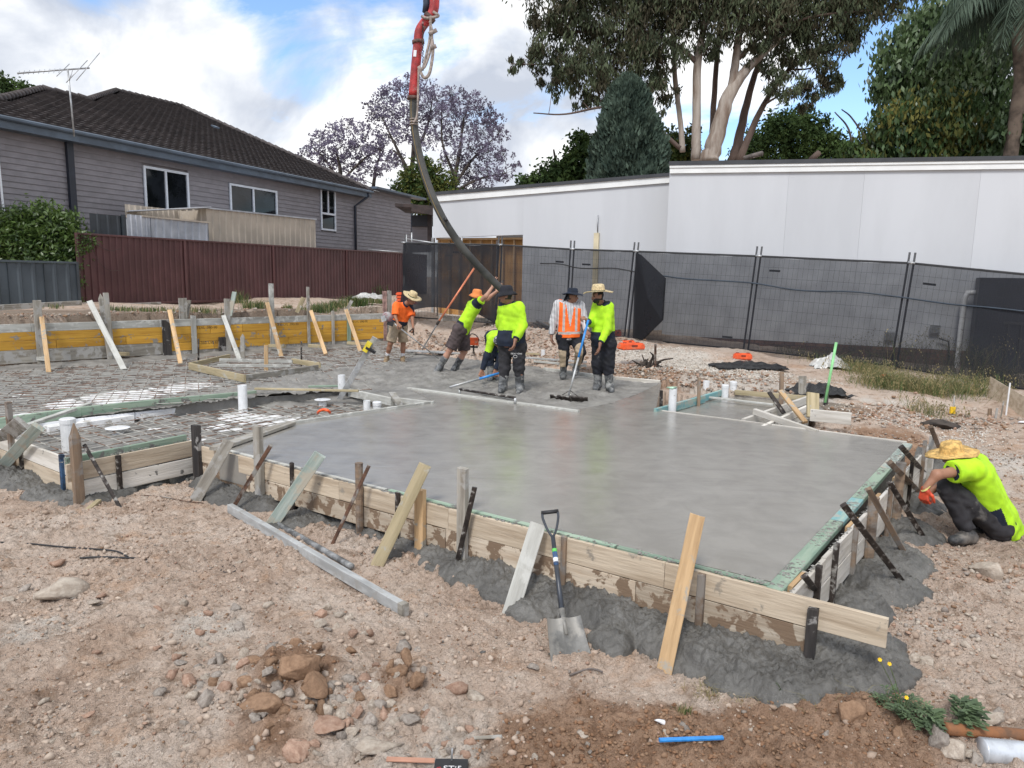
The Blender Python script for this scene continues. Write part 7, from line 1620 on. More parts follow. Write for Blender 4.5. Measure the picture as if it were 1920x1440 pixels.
def kneepants(c):
    def f(p):
        m_ = np.zeros(len(p), int)
        for a in 'ab':
            ax = c['J']['f'+a]-c['J']['k'+a]; t_ = (p-c['J']['k'+a])@ax/(ax@ax); nr = np.linalg.norm(p-c['J']['k'+a]-np.clip(t_, -1, 1)[:, None]*ax, axis=1) < .13; m_[(t_ > -.22) & nr & (p[:, 0]-c['J']['k'+a][0] < .03)] = 1
        return m_
    return f
P5 = build_person('man in orange reflective vest over a striped white shirt and navy hat', J, S_dk, w=1.14, face=(.85, -.35, -.12), headup=(.05, 0, 1), shirt=mk_shirt([C_scar], 1.9), pants=mk_pants([C_blk, C_khaki], 1.6, ease=.026, mf=kneepants), boots=mk_boots(C_boot, .55, .07, .052),
    hands={'a': dict(d=(0, -.1, -1), pn=(.9, 0, 0), curl=.7, thumb=1, s=1.1), 'b': dict(d=(.3, -.4, -.3), pn=(0, .3, -.9), curl=1.0)}, hat=mk_hat([C_navy], 'brim', tilt=(.03, 0, 1), s=1.0, seed=5), seed=5, extra=vest)
# --- man in the wide straw hat with the rake
J = JJ(11.8, dict(head=(1122, 556, -.05), sa=(1141, 575, -.06), sb=(1120, 574, .14), ea=(1139, 616, -.14), wa=(1125, 645, -.28), eb=(1108, 606, .02), wb=(1102, 603, -.20), ha=(1141, 645, .0), hb=(1124, 645, .14), ka=(1140, 681, .0), kb=(1121, 682, .12), fa=(1143, 724, .0), fb=(1121, 720, .14), ta=(1147, 733, -.16), tb=(1116, 729, -.05)))
P6 = build_person('bearded man in wide straw hat and lime shirt holding a blue handled rake', J, S_dk, w=1.13, face=(-.95, -.2, -.12), headup=(-.05, 0, 1), beard=True, belly=.02, shirt=mk_shirt([C_lime, C_navy], 1.93, mf=two_tone(.36, sleeve_hem=1), hem_l=-.02), pants=mk_pants([C_blk], 1.48, ease=.026, loose=.012), boots=mk_boots(C_boot, .38, .078, .054),
    hands={'a': dict(d=(-.1, -.15, -.97), pn=(-.9, .2, 0), curl=.45, thumb=-1, s=1.12), 'b': dict(d=(-.5, -.3, .5), pn=(0, .4, -.8), curl=1.3, s=1.1)}, hat=mk_hat([C_straw, C_band, C_straw], 'straw', tilt=(-.06, -.02, 1), s=1.12, seed=6), seed=6)
# --- crouching man at the right
J = JJ(6.45, dict(head=(1790, 856, -.02), sa=(1823, 875, -.20), sb=(1830, 866, .18), ea=(1757, 886, -.30), wa=(1735, 912, -.30), eb=(1775, 900, .12), wb=(1745, 918, .02), ha=(1876, 984, -.08), hb=(1880, 978, .16), ka=(1779, 912, -.12), kb=(1790, 905, .20), fa=(1818, 1000, -.14), fb=(1848, 994, .18), ta=(1787, 1009, -.24), tb=(1822, 1004, .05)))
gz = Gs(*((J['fa']+J['ta'])/2)[:2])
def crx(c):
    J = c['J']; e = lerp(J['sa'], J['ea'], .55)
    V, Fc = tube_vf([lerp(J['sa'], J['ea'], .50), lerp(J['sa'], J['ea'], .56)], [.079, .078], 16); mk('cuff_trim', V, Fc, C_navy, c['th'])
    V, Fc = tube_vf([lerp(J['sa'], J['ea'], .515), lerp(J['sa'], J['ea'], .535)], [.0805, .080], 16); mk('cuff_stripe', V, Fc, C_yel, c['th'])
    for k in range(3): tube('bangle', curve([J['wa']+.036*(math.cos(t_)*np.array([.3, .9, .2])+math.sin(t_)*np.array([.75, -.2, .6]))+nrm(J['ea']-J['wa'])*(.0+.012*k) for t_ in np.linspace(0, 6.28, 12)], 24), .005, C_yel, c['th'], n=5)
P7 = build_person('crouching man in frayed straw hat, lime shirt and orange glove beside the right formwork', J, S_tan, cell=.009, w=1.06, face=(-.72, -.15, -.62), headup=(-.55, -.05, .83), shirt=mk_shirt([C_lime, C_navy], .56, mf=lambda c: (lambda p: ((((p-c['hpm'])@c['tor'] < .34) & ((p-lerp(c['hpm'], c['shm'], .3))@np.array([1, 0, .55]) < -.055))*1)), hem_l=-.10, ease=.030, sl_ease=.008), pants=mk_pants([C_char], 1.86, ease=.018, loose=.004), boots=mk_boots(C_dboot, .80, .056, .052),
    hands={'a': dict(d=(-.1, -.1, -.97), pn=(.5, .3, .1), curl=1.15, thumb=-1, s=1.12), 'b': dict(d=(-.5, 0, -.8), pn=(.5, .3, 0), curl=1.0, s=1.0)}, glove='a', hat=mk_hat([C_straw2, C_straw2, C_navy], 'straw', tilt=(-.20, .02, .98), s=1.02, seed=7, off=.05), seed=7, extra=crx)
# ground the crouching figure exactly on the earth under its feet
zmin = min(J['fa'][2], J['ta'][2])-.055; print('crouch foot', zmin, 'ground', gz)
P7.location.z += gz-zmin+.01
for o in list(bpy.data.objects):
    if o.parent == P7: pass
# printing on clothes
M_wprint = mat('white_print', (.6, .6, .6), .8, .05, 5)
q = D(966, 664, 11.28); tr3 = [o for o in P3.children if o.name.startswith('trousers')][0]
txt('NEW YORK', .034, M_wprint, tr3, q+np.array([-.07, -.035, .0]), (1, 0, 0), (0, -1, .05))
tube('emblem', [q+np.array([.03*math.cos(a), -.035, -.035+.022*math.sin(a)]) for a in np.linspace(0, 6.28, 14)], .003, M_wprint, tr3, n=4)
# ================= TOOLS IN USE =================
def tool(name, label, cat, loc, group=None): return thing(name, loc, label, cat, group)
t_ = tool('concrete_rake', 'long rake with blue upper handle held by the man in the wide straw hat', 'rake', P(1065, 745, 0))
a, m_, b = D(1103, 600, 11.50), D(1086, 672, 11.42), D(1066, 741, 11.35); b = P(1066, 742, .02)
tube('handle', [a, lerp(a, b, .5)], .019, M_bluep, t_, 10); tube('shaft', [lerp(a, b, .5), b], .017, M_alu, t_, 10)
o_ = beam('head', P(1032, 745, .02), P(1102, 750, .02), .03, .10, M_dsteel, t_, face=(0, -.5, .85)); tube('stay', [lerp(a, b, .93), P(1045, 746, .04)], .006, M_dsteel, t_, 5); tube('stay', [lerp(a, b, .93), P(1090, 748, .04)], .006, M_dsteel, t_, 5)
t_ = tool('screed_tool', 'pole with a blue grip and pale shaft held low by the bent man', 'tool', P(880, 718, 0)); a, b = P(843, 726, .03), D(935, 700, 12.1); tube('shaft', [a, lerp(a, b, .62)], .019, M_alu, t_, 8); tube('grip', [lerp(a, b, .60), b], .022, M_bluep, t_, 8)
t_ = tool('bull_float', 'bull float with a copper orange pole leaning up to the hose', 'float', P(792, 655, .05)); a, m_, b = D(889, 503, 15.9), D(820, 607, 15.6), P(792, 655, .06); tube('pole', [a, m_], .022, mat('copper_orange_pole', (.62, .2, .1), .4, .1, 6, metal=.2), t_, 8); tube('shaft', [m_, b], .017, M_alu, t_, 8); tube('coupling', [lerp(m_, a, -.02), lerp(m_, a, .05)], .028, M_dsteel, t_, 8)
beam('blade', P(758, 657, .04), P(900, 664, .04), .2, .04, M_alu, t_)
t_ = tool('vibrating_screed', 'thin shaft powered concrete tool with a faded pink motor held by the man in orange', 'power tool', D(735, 600, 15.4))
a, b = D(738, 606, 15.25), P(822, 672, .03); tube('shaft', [a, b], .014, M_alu, t_, 8); tube('handlebar', [D(768, 622, 14.9), D(774, 616, 15.2), D(776, 628, 15.1)], .014, M_dsteel, t_, 6)
V, Fc = lathe_vf([(.03, -.1), (.09, -.09), (.10, -.02), (.095, .05), (.06, .10), (.03, .11)], 14); ax_ = nrm(a-b); M = np.array(Vector((0, 0, 1)).rotation_difference(Vector(ax_)).to_matrix()); mk('motor', V@M.T+D(727, 594, 15.2), Fc, mat('faded_pink_motor_cover', (.33, .17, .18), .6, .2, 8, splat=(.35, .33, .33), splat_fac=(.5, .6)), t_, smooth=True)
V, Fc = box_vf(D(720, 597, 15.15), [.05, 0, .02], [0, .05, 0], [-.01, 0, .06]); mk('tank', V, Fc, M_alu, t_); V, Fc = box_vf(D(732, 606, 15.2), [.06, 0, -.02], [0, .04, 0], [.01, 0, .05]); mk('pouch', V, Fc, M_black, t_)
t_ = tool('chainsaw', 'small orange saw standing on the bank edge behind the man pushing the hose', 'saw', D(892, 650, 14.6)); V, Fc = box_vf(D(888, 640, 14.6), [.10, 0, 0], [0, .06, 0], [0, 0, .075]); mk('body', V, Fc, M_orange, t_)
tube('handle', curve([D(878, 634, 14.6), D(884, 626, 14.6), D(893, 629, 14.6), D(898, 638, 14.6), D(893, 644, 14.6)], 14), .012, M_black, t_, 6); beam('guard', D(880, 650, 14.6), D(896, 651, 14.6), .1, .03, M_black, t_); tube('stand', [D(888, 648, 14.6), P(888, 664, .0)], .02, M_dsteel, t_, 6)
tag(tube('float_handle', curve([P(596, 774, -.1), P(600, 770, -.05), P(608, 768, -.04), P(615, 770, -.05), P(619, 774, -.1)], 14), .02, M_orange, n=7), 'orange arched float handle sticking out of the recessed concrete', 'float')
tag(beam('screed_bar', P(893, 736, .03), P(965, 747, .03), .04, .03, M_alu), 'short metal bar lying by the boots of the big man', 'bar')
t_ = tool('hand_screed', 'black and silver long screed with low end feet lying behind the long screed board', 'screed', P(915, 742, .03)); a, b = P(862, 730, .09), P(966, 746, .09); tube('bar', [a, b], .020, M_dsteel, t_, 8); tube('foot', [a, a-np.array([0, 0, .09])], .02, M_alu, t_, 8); tube('foot', [b, b-np.array([0, 0, .09])], .02, M_alu, t_, 8)
t_ = thing('straight_edge', P(637, 750, -.15), 'aluminium straight edge leaning upright out of the recessed area', 'straight edge'); a, b = D(703, 633, 10.9), P(636, 750, -.12); beam('bar', a, b, .085, .04, M_alu, t_, face=CAM-a)
V, Fc = box_vf(lerp(a, b, .14)+np.array([-.03, -.04, .0]), nrm(a-b)*.09, [0, .03, 0], np.cross(nrm(a-b), [0, 1, 0])*.04); lv = mk('level', V, Fc, mat('yellow_level_body', (.75, .6, .05), .4, .1, 6)); tag(lv, 'short yellow spirit level clamped to the leaning straight edge', 'level')
V, Fc = box_vf(lerp(a, b, .14)+np.array([.02, -.02, -.05]), nrm(a-b)*.02, [0, .05, 0], np.cross(nrm(a-b), [0, 1, 0])*.08); mk('clamp', V, Fc, M_black, t_)
# ================= BOOM HOSE =================
M_red = mat('red_painted_steel_pipe', (.42, .035, .035), .45, .2, 6, splat=(.3, .2, .18), splat_fac=(.58, .68), sscale=7); M_rubber = mat('dusty_black_rubber_hose', (.035, .036, .034), .6, .3, 3, col2=(.075, .075, .07), bump=.3, bscale=20); M_flange = mat('rusty_clamp_steel', (.13, .07, .055), .7, .3, 10)
hz = thing('concrete_hose', D(944, 546, 13.2), 'black rubber concrete hose with a red steel elbow hanging from a pump boom', 'concrete hose')
dh = lambda x, y, dd=0: D(x, y, 12.8+dd)
hp_ = curve([dh(775, 178), dh(776, 230), dh(786, 290), dh(804, 350), dh(828, 405), dh(862, 458, .1), dh(900, 502, .25), dh(946, 548, .45)], 60)
tube('hose', hp_, [.068]*len(hp_), M_rubber, hz, 14)
tube('hose_stripe', hp_+np.array([-.030, -.062, 0]), .0045, mat('ochre_stripe', (.35, .24, .08), .7, .1, 5), hz, 4)
rp_ = curve([dh(775, 180), dh(779, 130), dh(784, 80), dh(787, 58), dh(797, 42), dh(808, 30), dh(814, 14), dh(815, -20), dh(816, -90)], 40); tube('red_pipe', rp_, .082, M_red, hz, 16)
for (x, y, dx, dy) in [(775, 181, 0, 6), (784, 76, .5, 6), (803, 36, 5, -6)]: tube('flange', [dh(x, y), dh(x+dx, y+dy)], .105, M_flange, hz, 16)
tube('boom_end', [dh(800, -60, .1), dh(801, 8, .1), dh(797, 24, .1)], [.08, .07, .05], mat('dark_blue_boom_steel', (.02, .03, .055), .45, .1, 5), hz, 12)
beam('label', dh(778.5, 94, -.087), dh(777.5, 106, -.087), .05, .006, M_white, hz, face=(0, -1, 0))
M_rope = mat('dirty_rope', (.33, .28, .25), .95, .2, 20)
rp2 = thing('safety_rope', dh(800, 150), 'dirty safety rope and chain looped beside the red pipe of the concrete hose', 'rope')
for pts, r_ in [([(808, 30), (806, 70), (800, 100), (792, 130), (786, 124)], .024), ([(808, 62), (812, 90), (809, 120), (804, 140), (796, 146), (790, 138), (785, 125)], .028), ([(806, 40), (810, 60), (808, 90), (798, 122), (790, 130)], .022), ([(785, 128), (784, 170), (782, 215), (776, 230)], .018), ([(790, 30), (800, 34), (822, 30), (812, 22)], .024)]: tube('rope', curve([dh(x, y, -.11) for x, y in pts], 24), r_, M_rope, rp2, 6)
for x, y, dx, dy in [(804, 64, 15, -8), (808, 90, 10, -4)]: tube('toggle', [dh(x, y, -.13), dh(x+dx, y+dy, -.13)], .035, M_rope, rp2, 7)
for k in range(16): y = 40+k*5.8; V, Fc = tube_vf([dh(793-(k % 2)*1.4, y, -.1), dh(793+(k % 2)*1.4, y+5, -.1)], .010, 5); mk('chain_link', V, Fc, M_dsteel, rp2)
for k in range(3): yy = 224+k*5; tube('rope_wrap', [dh(776+7.5*math.cos(a), yy, 0)+np.array([0, .078*math.sin(a), 0]) for a in np.linspace(0, 6.28, 14)], .012, M_rope, rp2, 5)
tube('hose_clip', [dh(834, 410, -.06), dh(837, 413, -.1)], .03, M_black, hz, 6)
# ================= PIPES, LOOSE ITEMS, WEEDS =================
def pipe(px, py0, py1, w, label, z=-.2, mt_=None, cap=False):
    b = P(px, py1, z); t_ = D(px, py0, b[1]); r_ = w*b[1]/FOC/2; rr = r_
    th = bpy.data.objects.new('pvc_pipe', None)
    V, Fc = lathe_vf([(r_, -.15), (r_, 0), (r_*1.0, t_[2]-b[2]), (r_*.86, t_[2]-b[2]), (r_*.85, t_[2]-b[2]-.04), (.001, t_[2]-b[2]-.045)], 18)
    if cap: V, Fc = lathe_vf([(r_, -.15), (r_, t_[2]-b[2]-.06), (r_*1.08, t_[2]-b[2]-.06), (r_*1.08, t_[2]-b[2]-.01), (r_*.9, t_[2]-b[2]), (.001, t_[2]-b[2])], 18)
    o = mk('pvc_pipe', V+b, Fc, mt_ or M_pvc); return tag(o, label, 'pipe')
pipe(456, 722, 772, 17, 'white pipe with small print standing in the recessed area by the foam strips', -.2)
pipe(641, 703, 742, 14, 'white pipe behind the pale batten by the leaning straight edge', -.1)
pipe(131, 784, 850, 26, 'tallest white pipe, behind the pointed stake at the left corner', -.2, cap=True)
pipe(688, 751, 770, 13, 'short broken white pipe left of its capped neighbour in the recessed area', -.12)
pipe(707, 753, 768, 16, 'short capped white pipe in the recessed area by the timber stub', -.12, cap=True)
pipe(1260, 728, 771, 15, 'white pipe wrapped in pale green tape at the corner of the wet pad', -.03)
pipe(1359, 721, 742, 13, 'short white pipe in the wet pad, left of its close neighbour', -.05, cap=True)
pipe(1374, 715, 738, 13, 'taller white pipe in the wet pad, right of its close neighbour', -.05, cap=True)
pipe(1324, 714, 727, 12, 'short white pipe stub behind the blue board of the wet pad', -.0)
pipe(1018, 656, 678, 8, 'white pipe between the big man and the man in the vest', .0)
q = P(1260, 771, -.03); ball = rock_shape(77, 2)[0]*np.array([.12, .11, .055])+D(1260, 727, q[1]); tag(mk('tape_wrap', ball, rock_shape(77, 2)[1], mat('pale_green_tape', (.45, .66, .5), .5, .15, 10, bump=.5), smooth=False), 'crumpled pale green tape on top of the corner pipe', 'tape')
def drain(px, py, w, label, z):
    c = P(px, py, z); r_ = w*c[1]/FOC/2; V, Fc = lathe_vf([(r_*.5, -.10), (r_*.5, -.03), (r_*.62, -.025), (r_*1.0, .0), (r_*1.02, .006), (r_*.9, .010), (r_*.5, .016), (.001, .018)], 22); o = mk('drain_cap', V+c+np.array([0, 0, .07]), Fc, M_pvc, smooth=False); tag(o, label, 'drain cap')
drain(221, 813, 43, 'white mushroom shaped drain cap nearest the left corner', -.2); drain(605, 758, 30, 'white flat drain cap behind the orange float handle', -.14)
# lying screed and pipe in the foreground
a, b = on(432, 962)+np.array([0, 0, .05]), on(757, 1155)+np.array([0, 0, .05])
sc = thing('screed_bar', (a+b)/2, 'long cement coated aluminium screed lying on the dirt in front of the formwork', 'screed bar')
beam('bar', a, b, .055, .085, W_greyl if False else mat('cement_coated_aluminium', (.37, .38, .38), .6, .12, 9, stretch=(.3, 1.5, 1.5), splat=(.29, .285, .27), splat_fac=(.5, .66), sscale=12, bump=.3), sc)
beam('end_cap', b-nrm(b-a)*.03, b+nrm(b-a)*.02, .06, .09, W_grey, sc)
a, b = on(522, 993)+np.array([0, 0, .05]), on(660, 1074)+np.array([0, 0, .05]); tag(tube('pipe_length', [a, b], .026, mat('cement_smeared_pipe', (.22, .225, .23), .6, .3, 8, splat=(.36, .36, .35), splat_fac=(.56, .68), sscale=14)), 'short grey pipe lying beside the long screed bar', 'pipe')
# shovel
sh = thing('shovel', on(1066, 1215), 'square mouth shovel with a black handle leaning on the near formwork', 'shovel')

q = ray(1031, 960); t_ = ((pf.o+np.array([*FRn, 0])*.10-CAM)@pf.n)/(q@pf.n); top = CAM+q*t_
tipp = on(1066, 1224, -.45)+np.array([0, 0, .025]); bl = P(1056, 1166, tipp[2]+.115); ax = nrm(top-bl)
M_sh = mat('dark_blue_grey_shaft', (.035, .042, .055), .35, .15, 10, splat=(.3, .28, .25), splat_fac=(.66, .7), sscale=12); M_bl = mat('cement_dulled_blade_steel', (.15, .148, .14), .5, .2, 6, metal=.15, splat=(.23, .22, .2), splat_fac=(.5, .6), bump=.2)
dn = bl; up_h = lerp(top, bl, .24); side = nrm(np.cross(ax, (CAM-top)))
tube('shaft', [up_h, lerp(up_h, bl, .5), bl], [.015, .017, .019], M_sh, sh, 12)
for s_ in (-1, 1): tube('yoke', curve([up_h+ax*-.01, up_h+ax*.05+side*s_*.03, lerp(up_h, top, .75)+side*s_*.055, top+side*s_*.055], 12), .009, M_sh, sh, 8)
tube('grip', [top-side*.062, top+side*.062], .014, M_black, sh, 10)
for f0, f1, mt_ in ((.16, .20, mat('green_sticker', (.12, .5, .1), .5, .05, 5)), (.20, .36, mat('blue_sticker', (.03, .12, .3), .5, .2, 30, col2=(.05, .07, .12))), (.27, .32, M_white)): tube('sticker', [lerp(up_h, bl, f0), lerp(up_h, bl, f1)], .0178 if mt_ is not M_white else .0182, mt_, sh, 10)
# blade: dished plate with upturned sides
u_ = nrm(tipp-bl); sx = nrm(np.cross(u_, [0, 0, 1])); sx = sx if sx[0] > 0 else -sx; nb_ = nrm(np.cross(sx, u_)); nb_ = nb_ if nb_[2] > 0 else -nb_
V = []; nu, nv = 12, 8; Lb_ = .285; 
for j in range(nv+1):
    for i in range(nu+1):
        u, v = i/nu*2-1, j/nv; wd = .112+.022*v; p = bl+u_*(v*Lb_-.02)+sx*u*wd+nb_*(.030*abs(u)**4*(1-.5*v)+.018*math.exp(-(u*5)**2)*(1-v)+.01-.012*math.sin(v*3.1)); V.append(p)
nn_ = len(V); V += [p-nb_*.004 for p in V]; Fc = []
for j in range(nv):
    for i in range(nu): a_ = j*(nu+1)+i; Fc.append((a_, a_+1, a_+nu+2, a_+nu+1)); Fc.append((nn_+a_, nn_+a_+nu+1, nn_+a_+nu+2, nn_+a_+1))
mk('blade', V, Fc, M_bl, sh, smooth=True); tube('socket', [lerp(up_h, bl, .86), bl+u_*.09+nb_*.012], [.021, .012], M_bl, sh, 12)
# foreground odds and ends
tag(beam('plastic_lath', on(1235, 1411)+np.array([0, 0, .065]), on(1354, 1406)+np.array([0, 0, .065]), .022, .016, M_bluep), 'blue plastic lath lying on the orange soil at the near edge', 'lath')
def scrap(px, py, w, label, mt_=M_foam, s_=(1, .8, .6), z0=-.45):
    p = on(px, py, z0); r_ = w*p[1]/FOC/2; V, Fc = rock_shape(int(px), 2); o = mk('scrap', V*r_*np.array(s_)+p+np.array([0, 0, r_*.4]), Fc, mt_); tag(o, label, 'scrap')
M_fw = mat('clean_white_foam', (.8, .81, .84), .7, .03, 8, bump=.2)
scrap(1240, 1358, 31, 'white foam lump beside the blue lath', M_fw, (1, .7, .6)); scrap(692, 1280, 15, 'torn white paper scrap by the clay clods', M_fw, (1, .6, .8)); scrap(1696, 1283, 18, 'white foam scrap above the yellow flowers', M_fw); scrap(1668, 1296, 8, 'tiny white scrap left of the yellow flowers', M_fw); scrap(1702, 1325, 9, 'tiny white scrap on the weed leaves', M_fw); scrap(1918, 795, 20, 'white scrap at the right edge of the picture', M_fw, z0=-.3); scrap(1185, 833, 10, 'x', M_fw) if False else None
for k, (px, py, w) in enumerate([(1030, 1228, 12), (830, 1205, 14), (860, 1210, 10), (905, 1225, 16), (900, 1240, 12), (745, 1208, 9), (775, 1215, 10)]):
    scrap(px, py, w, 'small splash of dark wet concrete on the dirt by the shovel', M_spill, (1, .9, .25)); bpy.context.scene.collection.objects[-1]['group'] = 'concrete splashes by the shovel'
cab = [(0, 1020), (40, 1020), (72, 1025), (120, 1028), (180, 1033), (222, 1038), (240, 1046), (205, 1050), (150, 1050)]
tag(tube('cable', curve([on(x, y)+np.array([0, 0, .02]) for x, y in [(-30, 1018), (0, 1021), (60, 1024), (120, 1030), (180, 1034), (218, 1038), (240, 1048)]], 50), .007, M_black, n=6), 'upper black cable lying across the dirt at the left', 'cable')
tag(tube('cable', curve([on(x, y)+np.array([0, 0, .02]) for x, y in [(150, 1051), (180, 1049), (230, 1050), (270, 1053), (286, 1060)]], 30), .008, M_black, n=6), 'lower shorter black cable end lying at the left', 'cable')
tag(tube('wire', curve([on(x, y)+np.array([0, 0, .015]) for x, y in [(270, 931), (310, 935), (345, 942), (382, 946)]], 16), .005, M_rust, n=5), 'rusty wire lying below the short left formwork', 'wire')
tag(tube('wire', curve([on(x, y)+np.array([0, 0, .01]) for x, y in [(414, 1072), (420, 1062), (435, 1062), (444, 1070), (432, 1076), (418, 1074)]], 20), .004, M_black, n=5), 'small loop of wire lying left of the long screed bar', 'wire')
rp_ = on(1770, 1383)+np.array([0, 0, .05]); re_ = on(1990, 1402)+np.array([0, 0, .05]); tag(tube('rusty_pipe', curve([rp_, lerp(rp_, re_, .5), re_], 20), .032, mat('flaking_rusty_pipe', (.26, .11, .045), .85, .2, 6, col2=(.13, .07, .04), bump=.6), n=12), 'thick rusty pipe lying at the lower right corner', 'pipe')
cd_ = thing('silver_duct', on(1890, 1425), 'pale ribbed duct half buried at the lower right corner', 'duct'); a, b = on(1838, 1416)+np.array([0, 0, .03]), on(1990, 1432)+np.array([0, 0, .03])
pp = [lerp(a, b, t_) for t_ in np.linspace(0, 1, 60)]; tube('sleeve', pp, [.058+.004*(i % 2) for i in range(60)], mat('dusty_silver_foil', (.55, .58, .62), .35, .1, 12, metal=.3), cd_, 14)
# dark tool case with a steel spike at the bottom edge
tb = thing('tool_case', on(845, 1440), 'dark case with white and red lettering and an upright steel spike at the bottom edge', 'case'); p = on(846, 1445)+np.array([0, 0, .005])
V, Fc = box_vf(p+np.array([0, -.03, 0]), [.078, 0, 0], [0, .06, 0], [0, 0, .035]); mk('case', V, Fc, M_black, tb); tube('spike', [p+np.array([.0, .02, .0]), D(848, 1403, p[1]+.02)], .0045, M_galv, tb, 6)
M_rp = mat('red_print', (.5, .03, .03), .6, .1, 5)
txt('STi5', .05, M_wprint, tb, p+np.array([-.035, -.055, .036]), (1, 0, 0), (0, 0, 1)); txt('C', .035, M_rp, tb, p+np.array([-.068, -.055, .036]), (1, 0, 0), (0, 0, 1))
for x0, y0, x1, y1, w, lb in [(888, 1394, 941, 1391, .02, 'thin splinter of wood lying at the near edge'), (725, 1434, 815, 1437, .03, 'reddish flat timber offcut at the bottom edge')]: tag(beam('offcut', on(x0, y0)+np.array([0, 0, .03]), on(x1, y1)+np.array([0, 0, .03]), w, .012, W_grey if 'thin' in lb else mat('pinkish_offcut', (.42, .22, .15), .8, .1, 6)), lb, 'offcut')
tag(tube('twig', curve([on(x, y)+np.array([0, 0, .02]) for x, y in [(1068, 1272), (1095, 1262), (1112, 1260), (1130, 1266)]], 16), .006, B_grey, n=5), 'pale forked twig lying in front of the shovel', 'twig')
# barrier blocks (orange feet)
def block(px, py, w, label, z0, yaw=0.0, h=.11, d=.2, tilt=0.0):
    c = on(px, py, z0); W = w*c[1]/FOC; bm = bmesh.new(); bmesh.ops.create_cube(bm, size=1.0)
    for v in bm.verts: v.co = Vector((v.co.x*W*(.92 if v.co.z > 0 else 1), v.co.y*d*(.9 if v.co.z > 0 else 1), v.co.z*h))
    bmesh.ops.bevel(bm, geom=bm.edges[:], offset=.022, segments=2, affect='EDGES')
    V = np.array([v.co for v in bm.verts]); Fc = [[v.index for v in f.verts] for f in bm.faces]; bm.free()
    Rm = np.array(Matrix.Rotation(yaw, 3, 'Z') @ Matrix.Rotation(tilt, 3, 'Y')); th = thing('barrier_foot', c, label, 'barrier foot', 'orange fence feet')
    mk('foot', V@Rm.T+c+np.array([0, 0, h/2-.01]), Fc, M_orange, th, smooth=False)
    for s_ in (-.28, .28):
        tube('socket', [Rm@np.array([W*s_, 0, h/2-.02])+c+np.array([0, 0, h/2]), Rm@np.array([W*s_, 0, h/2+.004])+c+np.array([0, 0, h/2])], .035, mat('orange_dark_hole', (.25, .04, .02), .7, .1, 5), th, 10)
    beam('handle_rib', Rm@np.array([-W*.12, -d*.5, 0])+c+np.array([0, 0, h*.6]), Rm@np.array([W*.12, -d*.5, 0])+c+np.array([0, 0, h*.6]), .02, .03, mat('orange_dark_hole', (.25, .04, .02)), th)
    return th
for k in range(4):
    t_ = block(762, 570, 38, ['lowest', 'second from bottom', 'second from top', 'topmost'][k]+' orange fence foot of the stack behind the man in orange', .75, yaw=.1*k-.1, h=.11, d=.3)
    dz = np.array([random.uniform(-.04, .04), 0, .115*k]); t_.location += Vector(dz)
block(775, 598, 30, 'orange fence foot standing beside the right arm of the man in orange', .6, .2, .12, .2)
block(860, 588, 36, 'orange fence foot under the copper pole of the bull float', .6, .1, .12, .25); block(862, 581, 24, 'orange fence foot lying on top of the one by the copper pole', .75, -.1, .1, .2); 
block(1183, 654, 48, 'long orange fence foot on the white gravel behind the straw hat man', .35, .35, .13, .3); block(1178, 644, 24, 'small orange foot behind the long one on the gravel', .4, .3, .08, .2); block(1157, 630, 14, 'orange fence foot right behind the elbow of the straw hat man', .45, .1, .15, .2)
block(1392, 673, 34, 'orange fence foot standing on the white gravel below the fence', .22, -.1, .13, .2); block(1664, 716, 27, 'orange fence foot lying in the weeds at right', .0, .2, .12, .2, .3)
# gravel bank odds
tag(beam('sleeper', on(826, 600, .6)+np.array([0, 0, .05]), on(930, 605, .5)+np.array([0, 0, .05]), .12, .14, W_grey), 'weathered sleeper on the bank behind the man pushing the hose', 'sleeper')
tag(beam('sleeper', on(905, 606, .5)+np.array([0, 0, .05]), on(945, 612, .5)+np.array([0, 0, .05]), .2, .12, W_grey), 'second sleeper on the bank behind the big man', 'sleeper')
for a, b, w, mt_, lb in [((1000, 600), (1030, 618), .07, M_alu, 'aluminium section lying on the bank left of the vest'), ((1000, 610), (1045, 622), .05, W_grey, 'grey batten lying on the bank left of the vest'), ((1085, 640), (1110, 650), .06, M_alu, 'aluminium section lying behind the two men at right'), ((985, 676), (1100, 684), .05, M_alu, 'long metal rail lying along the far edge of the pour'), ((1000, 683), (1100, 692), .04, W_greyl, 'long grey batten lying along the far edge of the pour'), ((985, 668), (1012, 669), .05, W_ytr, 'short yellowish batten on the far edge of the pour')]:
    tag(beam('section', on(*a, .3)+np.array([0, 0, .06]), on(*b, .3)+np.array([0, 0, .06]), w, .04, mt_), lb, 'lying section')
def sheet(px, py, w, h, label, mt_, z0, seed, cat='plastic sheet', hz=.2):
    c = on(px, py, z0); W = w*c[1]/FOC; n = 16; r_ = np.random.default_rng(seed); V = []
    for j in range(n+1):
        for i in range(n+1):
            u, v = i/n*2-1, j/n*2-1; e = max(0, 1-(u*u+v*v)*.8); V.append(c+np.array([u*W/2*(1+.2*gn(np.array([v*2+seed]), np.array([.5]))[0]), v*W*.35, .02+hz*e*(.5+.6*abs(gn(np.array([u*2+seed]), np.array([v*2]))[0]))+.05*gn(np.array([u*6+seed]), np.array([v*6]))[0]]))
    nn2 = len(V); V += [v-np.array([0, 0, .006]) for v in V]; Fc = []
    for j in range(n):
        for i in range(n): a_ = j*(n+1)+i; Fc.append((a_, a_+1, a_+n+2, a_+n+1)); Fc.append((nn2+a_, nn2+a_+n+1, nn2+a_+n+2, nn2+a_+1))
    tag(mk('plastic_sheet', V, Fc, mt_, smooth=False), label, cat)
